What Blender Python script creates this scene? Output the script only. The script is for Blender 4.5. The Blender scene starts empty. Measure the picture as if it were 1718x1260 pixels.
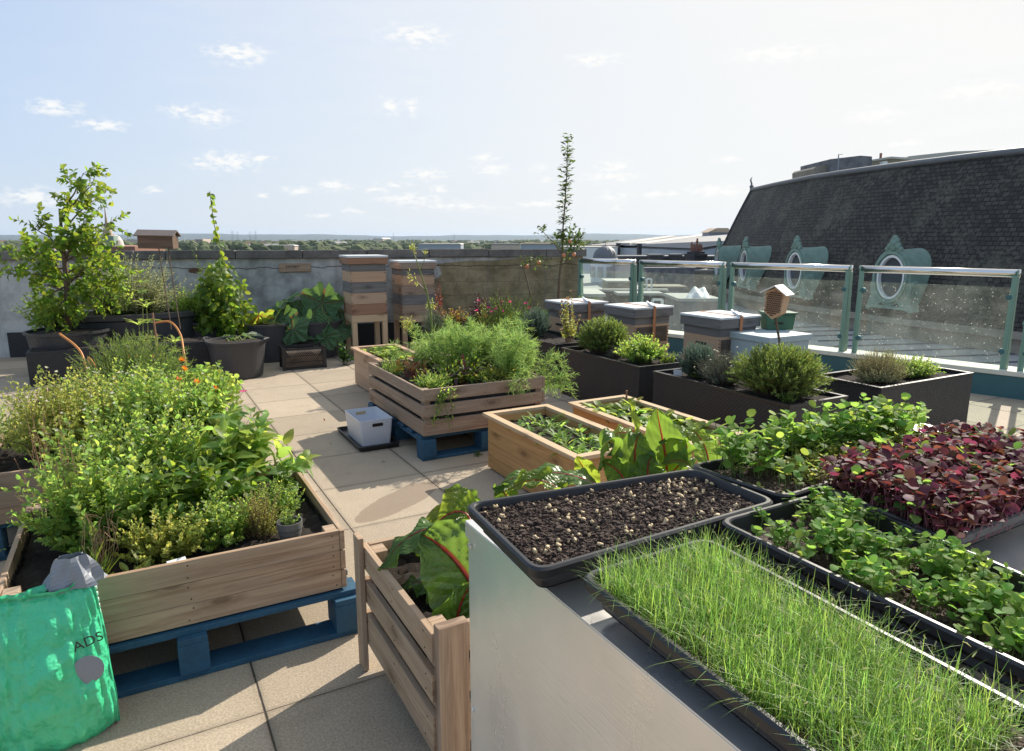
import bpy, math, random
import numpy as np
from mathutils import Vector, Matrix
R_ = math.radians
random.seed(7); rng = np.random.default_rng(7)
scn = bpy.context.scene
COL = scn.collection

# ------------------------------------------------------------------ camera
FPX, CX, CY, HY, H = 1150.0, 859.0, 630.0, 400.0, 1.6
PITCH = math.atan((CY-HY)/FPX); YAW = math.atan(645/math.hypot(FPX, CY-HY))
cam = bpy.data.cameras.new('camera'); cam_o = bpy.data.objects.new('camera', cam); COL.objects.link(cam_o)
cam.sensor_width = 36; cam.lens = 36*FPX/1718
cam_o.location = (0, 0, H); cam_o.rotation_euler = (math.pi/2-PITCH, 0, -YAW)
cam.clip_start = 0.05; cam.clip_end = 40000
scn.camera = cam_o
# ------------------------------------------------------------------ light
SUN_EL, SUN_AZ = R_(34.5), R_(66.0)      # azimuth clockwise from +Y
SUN_STR, SKY_STR = 5.0, 0.13
scn.view_settings.view_transform = 'Standard'; scn.view_settings.look = 'None'
scn.view_settings.exposure = 0.50; scn.view_settings.gamma = 1
scn.cycles.use_denoising = True
scn.cycles.max_bounces = 10; scn.cycles.transparent_max_bounces = 16
scn.cycles.diffuse_bounces = 4; scn.cycles.transmission_bounces = 6; scn.cycles.glossy_bounces = 4
scn.cycles.volume_bounces = 0
scn.cycles.sample_clamp_indirect = 8
w = bpy.data.worlds.new('World'); scn.world = w; w.use_nodes = True
sl = bpy.data.lights.new('sun', 'SUN'); sl.energy = SUN_STR; sl.angle = R_(0.5); sl.color = (1, .925, .81)
so = bpy.data.objects.new('sun', sl); COL.objects.link(so)
sd = Vector((math.sin(SUN_AZ)*math.cos(SUN_EL), math.cos(SUN_AZ)*math.cos(SUN_EL), math.sin(SUN_EL)))
so.rotation_euler = sd.to_track_quat('Z', 'Y').to_euler(); so.location = sd*20

# ------------------------------------------------------------------ node helper
class NT:
    def __init__(s, nt): s.nt = nt; s.n = nt.nodes; s.l = nt.links
    def new(s, t, **k):
        nd = s.n.new('ShaderNode'+t)
        for a, b in k.items(): setattr(nd, a, b)
        return nd
    def put(s, sock, v):
        if isinstance(v, bpy.types.NodeSocket): s.l.new(v, sock)
        elif isinstance(v, (tuple, list)):
            v = tuple(v); n = len(sock.default_value)
            sock.default_value = (v+(1.0,))[:n] if len(v) < n else v[:n]
        else: sock.default_value = v
    def math(s, op, a, b=0.0, c=0.0, clamp=False):
        nd = s.new('Math', operation=op, use_clamp=clamp)
        s.put(nd.inputs[0], a); s.put(nd.inputs[1], b); s.put(nd.inputs[2], c)
        return nd.outputs[0]
    def vmath(s, op, a, b=(0, 0, 0)):
        nd = s.new('VectorMath', operation=op); s.put(nd.inputs[0], a); s.put(nd.inputs[1], b)
        return nd.outputs['Value'] if op in ('LENGTH', 'DOT_PRODUCT', 'DISTANCE') else nd.outputs[0]
    def mix(s, f, a, b, bt='MIX'):
        nd = s.new('Mix', data_type='RGBA', blend_type=bt)
        s.put(nd.inputs[0], f); s.put(nd.inputs[6], a); s.put(nd.inputs[7], b)
        return nd.outputs[2]
    def noise(s, vec, scale, detail=3, rough=.55, dist=0):
        nd = s.new('TexNoise'); s.put(nd.inputs['Vector'], vec); nd.inputs['Scale'].default_value = scale
        nd.inputs['Detail'].default_value = detail; nd.inputs['Roughness'].default_value = rough
        nd.inputs['Distortion'].default_value = dist
        return nd.outputs['Fac']
    def vor(s, vec, scale, out='Distance', dim='3D'):
        nd = s.new('TexVoronoi', voronoi_dimensions=dim); s.put(nd.inputs['Vector'], vec); nd.inputs['Scale'].default_value = scale
        return nd.outputs[out]
    def mapp(s, vec, scale=(1, 1, 1), loc=(0, 0, 0), rot=(0, 0, 0)):
        nd = s.new('Mapping'); s.put(nd.inputs[0], vec); nd.inputs[1].default_value = loc
        nd.inputs[2].default_value = rot; nd.inputs[3].default_value = scale
        return nd.outputs[0]
    def ramp(s, f, stops):
        nd = s.new('ValToRGB'); cr = nd.color_ramp
        while len(cr.elements) < len(stops): cr.elements.new(.5)
        for e, (p, c) in zip(cr.elements, stops):
            e.position = p; e.color = (c, c, c, 1) if isinstance(c, (int, float)) else tuple(c)+(1,)
        s.put(nd.inputs[0], f); return nd.outputs[0]
    def sep(s, v): nd = s.new('SeparateXYZ'); s.put(nd.inputs[0], v); return nd.outputs
    def comb(s, x, y, z=0.0):
        nd = s.new('CombineXYZ'); s.put(nd.inputs[0], x); s.put(nd.inputs[1], y); s.put(nd.inputs[2], z); return nd.outputs[0]
    def tc(s, o='Object'): return s.new('TexCoord').outputs[o]
    def bump(s, h, strength=.3, dist=.01):
        nd = s.new('Bump'); s.put(nd.inputs['Height'], h); nd.inputs['Strength'].default_value = strength
        nd.inputs['Distance'].default_value = dist; return nd.outputs[0]

# ------------------------------------------------------------------ world sky
g = NT(w.node_tree); bg = g.n['Background']; bg.inputs[1].default_value = SKY_STR
sky = g.new('TexSky', sky_type='NISHITA'); sky.sun_disc = False
sky.sun_elevation = SUN_EL; sky.sun_rotation = SUN_AZ; sky.altitude = 60
sky.air_density = 1.0; sky.dust_density = 1.6; sky.ozone_density = 2.0
dirv = g.tc('Generated'); sx, sy, sz = g.sep(dirv)[0:3]
az = g.math('MULTIPLY', g.math('ARCTAN2', sx, sy), 57.29578)
el = g.math('MULTIPLY', g.math('ARCSINE', sz), 57.29578)
ae = g.comb(az, el, 0.0)
def px_azel(px, py):
    d = Vector(((px-CX)/FPX, 1, -(py-CY)/FPX))
    d = Matrix.Rotation(-PITCH, 3, 'X') @ d; d = Matrix.Rotation(-YAW, 3, 'Z') @ d; d.normalize()
    return math.degrees(math.atan2(d.x, d.y)), math.degrees(math.asin(d.z))
CL = [(170,210,28,6),(300,185,20,6),(348,195,34,11),(378,271,42,12),(438,266,16,5),(340,277,14,5),(655,178,16,11),(692,180,10,12),(716,293,30,8),
      (812,266,20,6),(826,285,26,8),(902,281,14,6),(1032,280,28,9),(1026,297,46,7),(1462,194,36,10),(1198,320,48,9),(1030,330,26,7),(1096,327,16,6),
      (560,312,26,7),(500,320,24,5),(688,334,52,8),(768,346,66,6),(628,318,20,4),(738,318,18,5),(590,354,18,4),(918,303,12,4),(1130,324,12,5),
      (908,342,40,5),(254,318,14,4),(440,328,10,4),(536,361,18,3),(1222,268,20,5),(1520,240,26,4),(660,310,24,4),(1034,350,14,4),
      (60,330,40,10),(90,180,30,9),(1650,300,40,9),(1640,150,50,10),(1300,90,60,10),(700,60,50,12),(1000,100,40,8),(400,90,40,12)]
acc = None
nz = g.noise(g.mapp(ae, (1, 2.2, 1)), 1.25, 5, .58); nz2 = g.noise(g.mapp(ae, (1, 2.0, 1)), .5, 4, .6)
for (px, py, a, b) in CL:
    A, E_ = px_azel(px, py); k = math.degrees(1/FPX)
    v = g.vmath('MULTIPLY', g.vmath('SUBTRACT', ae, (A, E_, 0)), (1/(a*k*1.5), 1/(b*k*1.7), 0))
    d = g.vmath('LENGTH', v)
    acc = d if acc is None else g.math('MINIMUM', acc, d)
m = g.math('ADD', g.math('SUBTRACT', 1.0, acc), g.math('MULTIPLY', g.math('SUBTRACT', nz, .52), 4.6))
m = g.math('MULTIPLY', m, 1.1, clamp=True)
m = g.math('MULTIPLY', m, g.math('SUBTRACT', 1.25, acc, clamp=True))
# thin high veil, stronger towards the sun
sundir = tuple(sd)
dt = g.math('MAXIMUM', g.vmath('DOT_PRODUCT', dirv, sundir), 0.0)
wisp = g.noise(g.mapp(ae, (.35, 2.4, 1), rot=(0, 0, .12)), .35, 5, .6)
veil = g.math('MULTIPLY', g.ramp(wisp, [(.35, 0), (.75, 1)]), g.ramp(dt, [(.45, .06), (.95, .5)]))
glow = g.ramp(dt, [(.30, 0), (.62, .42), (.95, .9)])
c = g.mix(.75, sky.outputs[0], (2.5, 3.4, 5.0))
lowband = g.ramp(g.math('DIVIDE', el, 20.0), [(0.0, .80), (.28, .42), (.8, .08)])
c = g.mix(lowband, c, (4.0, 4.45, 4.85))
c = g.mix(glow, c, (5.3, 5.2, 4.9))
c = g.mix(veil, c, (4.9, 5.0, 5.1))
c = g.mix(g.math('MULTIPLY', m, .85), c, (5.6, 5.55, 5.4))
g.put(bg.inputs[0], c)

# ------------------------------------------------------------------ geometry of the view
FW = Vector((math.sin(YAW), math.cos(YAW), 0)); RT = Vector((math.cos(YAW), -math.sin(YAW), 0))
def fr(lat, d, z=0.0): return Vector((RT.x*lat+FW.x*d, RT.y*lat+FW.y*d, z))
def ray(px, py):
    a = (px-CX)/FPX; b = -(py-CY)/FPX
    f = FW*math.cos(PITCH)+Vector((0, 0, -math.sin(PITCH))); u = FW*math.sin(PITCH)+Vector((0, 0, math.cos(PITCH)))
    return f+RT*a+u*b
def at(px, py, z=0.0):
    d = ray(px, py); t = (z-H)/d.z; return Vector((d.x*t, d.y*t, z))
def atd(px, py, dep):
    d = ray(px, py); t = dep/(d.x*FW.x+d.y*FW.y); return Vector((d.x*t, d.y*t, H+d.z*t))
def hit(px, py, p0, n):
    d = ray(px, py); o = Vector((0, 0, H)); t = (Vector(p0)-o).dot(n)/d.dot(n); return o+d*t

# ------------------------------------------------------------------ object helpers
def tag(o, label=None, cat=None, group=None, kind=None):
    if label: o['label'] = label
    if cat: o['category'] = cat
    if group: o['group'] = group
    if kind: o['kind'] = kind
    return o
def thing(name, label, cat, loc=(0, 0, 0), group=None, rz=0):
    o = bpy.data.objects.new(name, None); COL.objects.link(o); o.empty_display_size = .1
    o.location = loc; o.rotation_euler = (0, 0, rz)
    return tag(o, label, cat, group)
def wloc(o):
    v = Vector((0, 0, 0))
    while o is not None: v += Vector(o.location); o = o.parent
    return v
def link(name, me, mats, parent=None, origin=None, bevel=0, smooth=False):
    org = wloc(parent) if parent else Vector((0, 0, 0))
    own = Vector(origin) if (origin is not None and parent is None) else Vector((0, 0, 0))
    sh = org+own
    if sh.length > 0: me.transform(Matrix.Translation(-sh))
    for m_ in (mats if isinstance(mats, (list, tuple)) else [mats]): me.materials.append(m_)
    o = bpy.data.objects.new(name, me); COL.objects.link(o)
    if parent: o.parent = parent
    elif origin is not None: o.location = own
    if smooth: me.polygons.foreach_set('use_smooth', [True]*len(me.polygons))
    if bevel:
        b = o.modifiers.new('bevel', 'BEVEL'); b.width = bevel; b.segments = 2; b.limit_method = 'ANGLE'; b.angle_limit = R_(40)
    return o
class MB:
    def __init__(s): s.v = []; s.f = []; s.uv = []; s.mi = []
    def face(s, idx, uv, mi=0): s.f.append(idx); s.uv.append(uv); s.mi.append(mi)
    def box(s, lo, hi, mi=0, rot=None, piv=None, jit=True):
        lo = Vector(lo); hi = Vector(hi)
        return s.obox((lo+hi)/2, (hi-lo), rot, mi, piv)
    def obox(s, c, size, rot=None, mi=0, piv=None, taper=1.0):
        c = Vector(c); hx, hy, hz = size[0]/2, size[1]/2, size[2]/2
        b = len(s.v); M = rot if rot is not None else Matrix.Identity(3)
        for z in (-1, 1):
            for (x, y) in ((-1, -1), (1, -1), (1, 1), (-1, 1)):
                k = taper if z > 0 else 1
                p = Vector((x*hx*k, y*hy*k, z*hz))
                if piv is not None: s.v.append(tuple(M@(c+p-Vector(piv))+Vector(piv)))
                else: s.v.append(tuple(M@p+c))
        dims = (size[0], size[1], size[2]); ou, ov = random.uniform(0, 50), random.uniform(0, 50)
        la = max(range(3), key=lambda i: dims[i])
        fs = [((0, 3, 2, 1), 2), ((4, 5, 6, 7), 2), ((0, 1, 5, 4), 1), ((1, 2, 6, 5), 0), ((2, 3, 7, 6), 1), ((3, 0, 4, 7), 0)]
        loc = [(-hx, -hy, -hz), (hx, -hy, -hz), (hx, hy, -hz), (-hx, hy, -hz), (-hx, -hy, hz), (hx, -hy, hz), (hx, hy, hz), (-hx, hy, hz)]
        for idx, ax in fs:
            rem = [a for a in range(3) if a != ax]
            ua = la if la in rem else rem[0]; va = [a for a in rem if a != ua][0]
            s.face([b+i for i in idx], [(loc[i][ua]+ou, loc[i][va]+ov+ax*.37) for i in idx], mi)
        return s
    def bar(s, a, b_, w_, h_, mi=0, up=(0, 0, 1)):
        a = Vector(a); b_ = Vector(b_); d = b_-a; L = d.length; d.normalize(); up = Vector(up)
        if abs(d.dot(up)) > .98: up = Vector((1, 0, 0))
        y = up.cross(d).normalized(); z = d.cross(y)
        M = Matrix((d, y, z)).transposed()
        return s.obox((a+b_)/2, (L, w_, h_), M, mi)
    def tube(s, pts, r, n=6, mi=0, cap=True):
        pts = [Vector(p) for p in pts]; rs = r if isinstance(r, (list, tuple)) else [r]*len(pts)
        b = len(s.v); prev = None; ln = 0
        for i, p in enumerate(pts):
            t = (pts[min(i+1, len(pts)-1)]-pts[max(i-1, 0)])
            if t.length < 1e-9: t = Vector((0, 0, 1))
            t.normalize()
            if prev is None:
                x = t.orthogonal().normalized()
            else:
                x = (prev-t*prev.dot(t)); x = x.normalized() if x.length > 1e-6 else t.orthogonal().normalized()
            prev = x; y = t.cross(x)
            for k in range(n):
                a = 2*math.pi*k/n; s.v.append(tuple(p+(x*math.cos(a)+y*math.sin(a))*rs[i]))
        for i in range(len(pts)-1):
            l2 = ln+(pts[i+1]-pts[i]).length
            for k in range(n):
                k2 = (k+1) % n; o1 = b+i*n; o2 = o1+n
                s.face([o1+k, o1+k2, o2+k2, o2+k], [(k/n*.1, ln), ((k+1)/n*.1, ln), ((k+1)/n*.1, l2), (k/n*.1, l2)], mi)
            ln = l2
        if cap and n > 3:
            s.face([b+k for k in range(n)][::-1], [(0, 0)]*n, mi); e = b+(len(pts)-1)*n
            s.face([e+k for k in range(n)], [(0, 0)]*n, mi)
        return s
    def lathe(s, c, prof, n=32, mi=0, sx=1, sy=1):
        c = Vector(c); b = len(s.v)
        for (r, z) in prof:
            for k in range(n):
                a = 2*math.pi*k/n; s.v.append((c.x+r*math.cos(a)*sx, c.y+r*math.sin(a)*sy, c.z+z))
        for i in range(len(prof)-1):
            for k in range(n):
                k2 = (k+1) % n; o1 = b+i*n; o2 = o1+n
                s.face([o1+k, o1+k2, o2+k2, o2+k], [(k/n*3, prof[i][1]), ((k+1)/n*3, prof[i][1]), ((k+1)/n*3, prof[i+1][1]), (k/n*3, prof[i+1][1])], mi)
        return s
    def poly(s, pts, mi=0, uvs=None):
        b = len(s.v); s.v += [tuple(p) for p in pts]
        if uvs is None: uvs = [(p[0], p[1]) for p in pts]
        s.face(list(range(b, b+len(pts))), uvs, mi); return s
    def prism(s, pts, vec, mi=0):   # closed extrusion of a planar outline
        vec = Vector(vec); n = len(pts); b = len(s.v)
        pts = [Vector(p) for p in pts]
        s.v += [tuple(p) for p in pts]+[tuple(p+vec) for p in pts]
        u = (pts[1]-pts[0]).normalized(); nn = vec.normalized(); v = nn.cross(u)
        uv = [((p-pts[0]).dot(u), (p-pts[0]).dot(v)) for p in pts]
        s.face([b+i for i in range(n)][::-1], uv[::-1], mi); s.face([b+n+i for i in range(n)], uv, mi)
        for i in range(n):
            j = (i+1) % n; L = (pts[j]-pts[i]).length
            s.face([b+i, b+j, b+n+j, b+n+i], [(0, 0), (L, 0), (L, vec.length), (0, vec.length)], mi)
        return s
    def grid(s, P, uvf=None, mi=0):   # P[i][j] points
        b = len(s.v); ni, nj = len(P), len(P[0])
        for row in P: s.v += [tuple(p) for p in row]
        for i in range(ni-1):
            for j in range(nj-1):
                q = [(i, j), (i+1, j), (i+1, j+1), (i, j+1)]
                s.face([b+a*nj+c_ for a, c_ in q], [(uvf(a, c_) if uvf else (a/(ni-1), c_/(nj-1))) for a, c_ in q], mi)
        return s
    def blob(s, c, r, n=7, m_=5, rough=.15, mi=0, sc=(1, 1, 1)):
        c = Vector(c); P = []
        for i in range(m_+1):
            th = math.pi*i/m_; row = []
            for k in range(n):
                a = 2*math.pi*k/n; q = r*(1+random.uniform(-rough, rough)) if 0 < i < m_ else r
                row.append((c.x+q*sc[0]*math.sin(th)*math.cos(a), c.y+q*sc[1]*math.sin(th)*math.sin(a), c.z+q*sc[2]*math.cos(th)))
            row.append(row[0]); P.append(row)
        return s.grid(P, None, mi)
    def mesh(s, name):
        me = bpy.data.meshes.new(name); me.from_pydata(s.v, [], s.f); uvl = me.uv_layers.new(name='UVMap')
        uvl.data.foreach_set('uv', [c_ for f in s.uv for p in f for c_ in p])
        me.polygons.foreach_set('material_index', s.mi); me.update(); return me
    def build(s, name, mats, parent=None, origin=None, bevel=0, smooth=False):
        return link(name, s.mesh(name), mats, parent, origin, bevel, smooth)

TPL = {  # (t, side) vertices and faces
 'rhomb': ([(0, 0), (.45, -1), (.45, 0), (.45, 1), (1, 0)], [(0, 2, 1), (0, 3, 2), (1, 2, 4), (2, 3, 4)]),
 'ovate': ([(0, 0), (.22, -.8), (.22, 0), (.22, .8), (.52, -1), (.52, 0), (.52, 1), (.82, -.5), (.82, 0), (.82, .5), (1, 0)],
           [(0, 2, 1), (0, 3, 2), (1, 2, 5, 4), (2, 3, 6, 5), (4, 5, 8, 7), (5, 6, 9, 8), (7, 8, 10), (8, 9, 10)]),
 'round': ([(0, 0), (.15, -.7), (.15, 0), (.15, .7), (.55, -1.05), (.55, 0), (.55, 1.05), (.9, -.6), (.9, 0), (.9, .6), (1, 0)],
           [(0, 2, 1), (0, 3, 2), (1, 2, 5, 4), (2, 3, 6, 5), (4, 5, 8, 7), (5, 6, 9, 8), (7, 8, 10), (8, 9, 10)]),
 'blade': ([(0, -1), (0, 1), (.3, -1), (.3, 1), (.6, -.8), (.6, .8), (.85, -.5), (.85, .5), (1, 0)],
           [(0, 1, 3, 2), (2, 3, 5, 4), (4, 5, 7, 6), (6, 7, 8)]),
 'needle': ([(0, -.7), (0, .7), (.5, 1), (.5, -1), (1, 0)], [(0, 1, 2, 3), (3, 2, 4)]),
 'lobe': ([(0, 0), (.18, -.35), (.18, 0), (.18, .35), (.32, -1), (.35, 0), (.32, 1), (.5, -.45), (.5, 0), (.5, .45), (.68, -.8), (.7, 0), (.68, .8), (.82, -.3), (.82, 0), (.82, .3), (1, 0)],
          [(0, 2, 1), (0, 3, 2), (1, 2, 5, 4), (2, 3, 6, 5), (4, 5, 8, 7), (5, 6, 9, 8), (7, 8, 11, 10), (8, 9, 12, 11), (10, 11, 14, 13), (11, 12, 15, 14), (13, 14, 16), (14, 15, 16)]),
}
class LV:
    def __init__(s): s.a = []
    def add(s, p, d, n, L, W, curve=.15, fold=.25):
        s.a.append((p[0], p[1], p[2], d[0], d[1], d[2], n[0], n[1], n[2], L, W, curve, fold))
    def build(s, name, mat, tpl='rhomb', parent=None, origin=None, smooth=False):
        A = np.array(s.a, dtype=np.float64); N = len(A)
        tv, tf = TPL[tpl]; t = np.array([x[0] for x in tv]); q = np.array([x[1] for x in tv])
        P = A[:, 0:3]; D = A[:, 3:6]; Nn = A[:, 6:9]
        D = D/np.maximum(1e-9, np.linalg.norm(D, axis=1, keepdims=True))
        S = np.cross(D, Nn); S /= np.maximum(1e-9, np.linalg.norm(S, axis=1, keepdims=True)); Nn = np.cross(S, D)
        L = A[:, 9:10]; W = A[:, 10:11]/2; C = A[:, 11:12]; Fd = A[:, 12:13]
        V = (P[:, None, :]+D[:, None, :]*(L*t)[:, :, None]*(1-.25*(C*t*t))[:, :, None]+S[:, None, :]*(W*q)[:, :, None]
             + Nn[:, None, :]*((Fd*W*np.abs(q))-(C*L*t*t))[:, :, None])
        nv = len(tv); V = V.reshape(-1, 3)
        lens = np.array([len(f) for f in tf]); fl = np.concatenate([np.array(f) for f in tf])
        loops = (fl[None, :]+(np.arange(N)*nv)[:, None]).ravel()
        tot = np.tile(lens, N); st = np.concatenate([[0], np.cumsum(tot)[:-1]])
        me = bpy.data.meshes.new(name); me.vertices.add(len(V)); me.vertices.foreach_set('co', V.ravel())
        me.loops.add(len(loops)); me.loops.foreach_set('vertex_index', loops.astype(np.int32))
        me.polygons.add(len(tot)); me.polygons.foreach_set('loop_start', st.astype(np.int32)); me.polygons.foreach_set('loop_total', tot.astype(np.int32))
        me.update(calc_edges=True)
        uvl = me.uv_layers.new(name='UVMap'); u1 = np.stack([.5+.5*q, t], 1)[fl]
        uvl.data.foreach_set('uv', np.tile(u1, (N, 1)).ravel())
        me.validate()
        return link(name, me, mat, parent, origin, 0, smooth)
def rv(): 
    while True:
        v = Vector((random.uniform(-1, 1), random.uniform(-1, 1), random.uniform(-1, 1)))
        if .01 < v.length < 1: return v.normalized()
U = random.uniform
def bez(a, b, c_, t): return a*(1-t)**2+b*2*t*(1-t)+c_*t*t
def shoot(lv, st, base, tip, nl, ll, lw, ang=1.0, t0=.25, r=.0025, bow=.25, curve=.15, grow=.6, whorl=2.4, jit=.35, up=.0, steps=5):
    base = Vector(base); tip = Vector(tip); L = (tip-base).length
    mid = (base+tip)/2+Vector((0, 0, 1))*L*bow*.6-(tip-base).cross(rv())*0.12
    if st is not None: st.tube([bez(base, mid, tip, i/steps) for i in range(steps+1)], [r*(1-.7*i/steps) for i in range(steps+1)], 3, cap=False)
    ph = U(0, 6.28)
    for k in range(nl):
        t = t0+(1-t0)*(k+U(0, .6))/nl; t = min(t, 1)
        p = bez(base, mid, tip, t); T = ((mid-base)*(1-t)+(tip-mid)*t).normalized()
        x = T.orthogonal().normalized(); y = T.cross(x); ph += whorl+U(-.3, .3)
        rad = x*math.cos(ph)+y*math.sin(ph)
        a = ang*(1-.45*t)*U(.75, 1.2)
        d = (T*math.cos(a)+rad*math.sin(a)+rv()*jit*.4+Vector((0, 0, up))).normalized()
        n = (T*math.sin(a)-rad*math.cos(a)+rv()*jit).normalized()
        if n.z < 0 and U(0, 1) < .7: n = -n
        s_ = (1-grow*t)*U(.7, 1.2) if grow >= 0 else (1+grow*(1-t))*U(.7, 1.2)
        lv.add(p, d, n, ll*s_, lw*s_, curve*U(.4, 1.6))
def dome(c, rx, ry, h, bias=.55):
    a = U(0, 6.283); q = math.sqrt(U(0, 1)); z = math.sqrt(max(0, 1-q*q))
    k = U(bias, 1.05)
    return Vector((c[0]+rx*q*math.cos(a)*k, c[1]+ry*q*math.sin(a)*k, c[2]+h*(z*.85+.15)*k))
def plant(name, label, cat, c, rx, ry, h, n, nl, ll, lw, mat, smat, tpl='rhomb', group=None, base_r=.35, bias=.55, rz=0, fl=None, **k):
    c = Vector(c); t = thing(name, label, cat, c, group)
    lv = LV(); st = MB()
    tips = []
    for i in range(n):
        tip = dome(c, rx, ry, h, bias)
        b = Vector((c.x+(tip.x-c.x)*base_r, c.y+(tip.y-c.y)*base_r, c.z-.01)); tips.append(tip)
        shoot(lv, st, b, tip, nl, ll, lw, **k)
    lv.build('foliage', mat, tpl, t); st.build('stems', smat, t)
    if fl:
        fn, fr_, fmat, nm = fl; fb = LV(); many = fn > 26
        for tip in random.sample(tips, min(fn, len(tips))):
            q = tip+Vector((0, 0, fr_*.6))
            if not many: fb = LV()
            for j in range(9):
                d = rv(); d.z = abs(d.z)*.6+.1; fb.add(q, d, (d+Vector((0, 0, 1))).normalized()+rv()*.1, fr_, fr_*.7, -.1)
            if not many: fb.build(nm, fmat, 'rhomb', t)
        if many: fb.build('blossoms', fmat, 'rhomb', t)
    return t

# ------------------------------------------------------------------ materials
def mat(name): 
    m_ = bpy.data.materials.new(name); m_.use_nodes = True; n = NT(m_.node_tree); return m_, n, n.n['Principled BSDF']
def simple(name, col, rough=.6, metal=0, var=.12, scale=9, bump=.15, bd=.004, spec=.5, coat=0):
    m_, n, b = mat(name); o = n.tc('Object'); f = n.noise(o, scale, 4); f2 = n.noise(o, scale*9, 2)
    k = n.math('ADD', n.math('MULTIPLY', f, var*2), n.math('MULTIPLY', f2, var))
    cc = n.mix(1.0, tuple(col), n.comb(*[n.math('ADD', k, 1-var*1.5)]*3), 'MULTIPLY')
    n.put(b.inputs['Base Color'], cc); n.put(b.inputs['Roughness'], n.math('ADD', n.math('MULTIPLY', f, .2), rough-.1)); b.inputs['Metallic'].default_value = metal
    b.inputs['Specular IOR Level'].default_value = spec
    if coat: b.inputs['Coat Weight'].default_value = coat
    if bump: n.put(b.inputs['Normal'], n.bump(f2, bump, bd))
    return m_
def wood(name, col, dark, grey=None, rough=.7, knots=True, contrast=1.0):
    m_, n, b = mat(name); uv = n.tc('UV')
    g1 = n.noise(n.mapp(uv, (1.6, 34, 1)), 1.0, 5, .7, 1.2); g2 = n.noise(n.mapp(uv, (.6, 4, 1)), 1.6, 3); g3 = n.noise(n.mapp(uv, (5, 240, 1)), 1.0, 2)
    c_ = n.mix(n.ramp(g1, [(.38, 0), (.62, contrast*.9)]), tuple(col), tuple(dark))
    if grey: c_ = n.mix(n.ramp(g2, [(.40, 0), (.65, .85)]), c_, tuple(grey))
    rnd = n.new('NewGeometry').outputs['Random Per Island']
    c_ = n.mix(1.0, c_, n.comb(*[n.math('ADD', n.math('MULTIPLY', rnd, .5), .75)]*3), 'MULTIPLY')
    if knots:
        kd = n.math('ADD', n.vor(n.mapp(uv, (2.6, 7, 1)), 1.0, dim='2D'), n.math('MULTIPLY', n.math('SUBTRACT', g2, .5), .05)); kn = n.ramp(kd, [(.07, 1), (.10, .6), (.13, .35), (.15, .5), (.28, 0)])
        kr = n.math('GREATER_THAN', n.sep(n.vor(n.mapp(uv, (2.6, 7, 1)), 1.0, 'Color', '2D'))[0], .55)
        c_ = n.mix(n.math('MULTIPLY', n.math('MULTIPLY', kn, kr), .75), c_, tuple(x*.45 for x in dark))
    n.put(b.inputs['Base Color'], c_); b.inputs['Roughness'].default_value = rough
    b.inputs['Specular IOR Level'].default_value = .3
    n.put(b.inputs['Normal'], n.bump(n.math('ADD', g1, n.math('MULTIPLY', g3, .5)), .35, .002))
    return m_
def leafm(name, col, tcol, mix=.45, rough=.5, var=.5, vein=.25, spec=.4, hv=.03, bump=0):
    m_, n, b = mat(name); rnd = n.new('NewGeometry').outputs['Random Per Island']
    uv = n.sep(n.tc('UV')); mid = n.ramp(n.math('ABSOLUTE', n.math('SUBTRACT', uv[0], .5)), [(.0, 1), (.09, 0)])
    k = n.math('ADD', n.math('MULTIPLY', rnd, var), 1-var/2)
    hs = n.new('HueSaturation'); n.put(hs.inputs['Color'], tuple(col)); n.put(hs.inputs['Value'], k)
    r2 = n.math('FRACT', n.math('MULTIPLY', rnd, 17.3)); n.put(hs.inputs['Hue'], n.math('ADD', n.math('MULTIPLY', r2, hv*2), .5-hv*1.1))
    c_ = n.mix(n.math('MULTIPLY', mid, vein), hs.outputs[0], tuple(min(1, x*2.2+.02) for x in col))
    n.put(b.inputs['Base Color'], c_); b.inputs['Roughness'].default_value = rough; b.inputs['Specular IOR Level'].default_value = spec
    tr = n.new('BsdfTranslucent'); hs2 = n.new('HueSaturation'); n.put(hs2.inputs['Color'], tuple(tcol)); n.put(hs2.inputs['Value'], k)
    n.put(hs2.inputs['Hue'], n.math('ADD', n.math('MULTIPLY', r2, hv*2), .5-hv*1.1)); n.put(tr.inputs[0], hs2.outputs[0])
    ms = n.new('MixShader'); ms.inputs[0].default_value = mix; n.l.new(b.outputs[0], ms.inputs[1]); n.l.new(tr.outputs[0], ms.inputs[2])
    n.l.new(ms.outputs[0], n.n['Material Output'].inputs[0])
    return m_
M = {}
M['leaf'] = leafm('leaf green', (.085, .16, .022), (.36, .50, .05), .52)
M['leaf_bright'] = leafm('leaf bright', (.15, .245, .055), (.50, .68, .12), .55, var=.65, hv=.035)
M['leaf_yellow'] = leafm('leaf yellow green', (.22, .26, .055), (.66, .68, .14), .52, var=.5)
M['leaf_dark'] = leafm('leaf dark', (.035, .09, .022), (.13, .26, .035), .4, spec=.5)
M['leaf_grey'] = leafm('leaf silver', (.17, .21, .16), (.20, .27, .15), .3, rough=.7, var=.35)
M['leaf_blue'] = leafm('leaf lavender', (.12, .16, .13), (.14, .22, .14), .3, rough=.7, var=.4)
M['leaf_pale'] = leafm('leaf pale', (.30, .32, .17), (.46, .48, .20), .4, rough=.7, var=.4)
M['leaf_tree'] = leafm('leaf apple tree', (.055, .09, .024), (.16, .24, .04), .4)
M['rosemary'] = leafm('leaf rosemary', (.12, .175, .045), (.30, .41, .07), .42, rough=.55, var=.6, vein=.1)
M['fennel'] = leafm('fennel', (.20, .33, .085), (.40, .58, .14), .5, rough=.6, var=.35, vein=0)
M['seedgrass'] = leafm('onion seedlings', (.17, .30, .06), (.40, .64, .12), .5, rough=.42, var=.7, vein=0, hv=.03)
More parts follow.
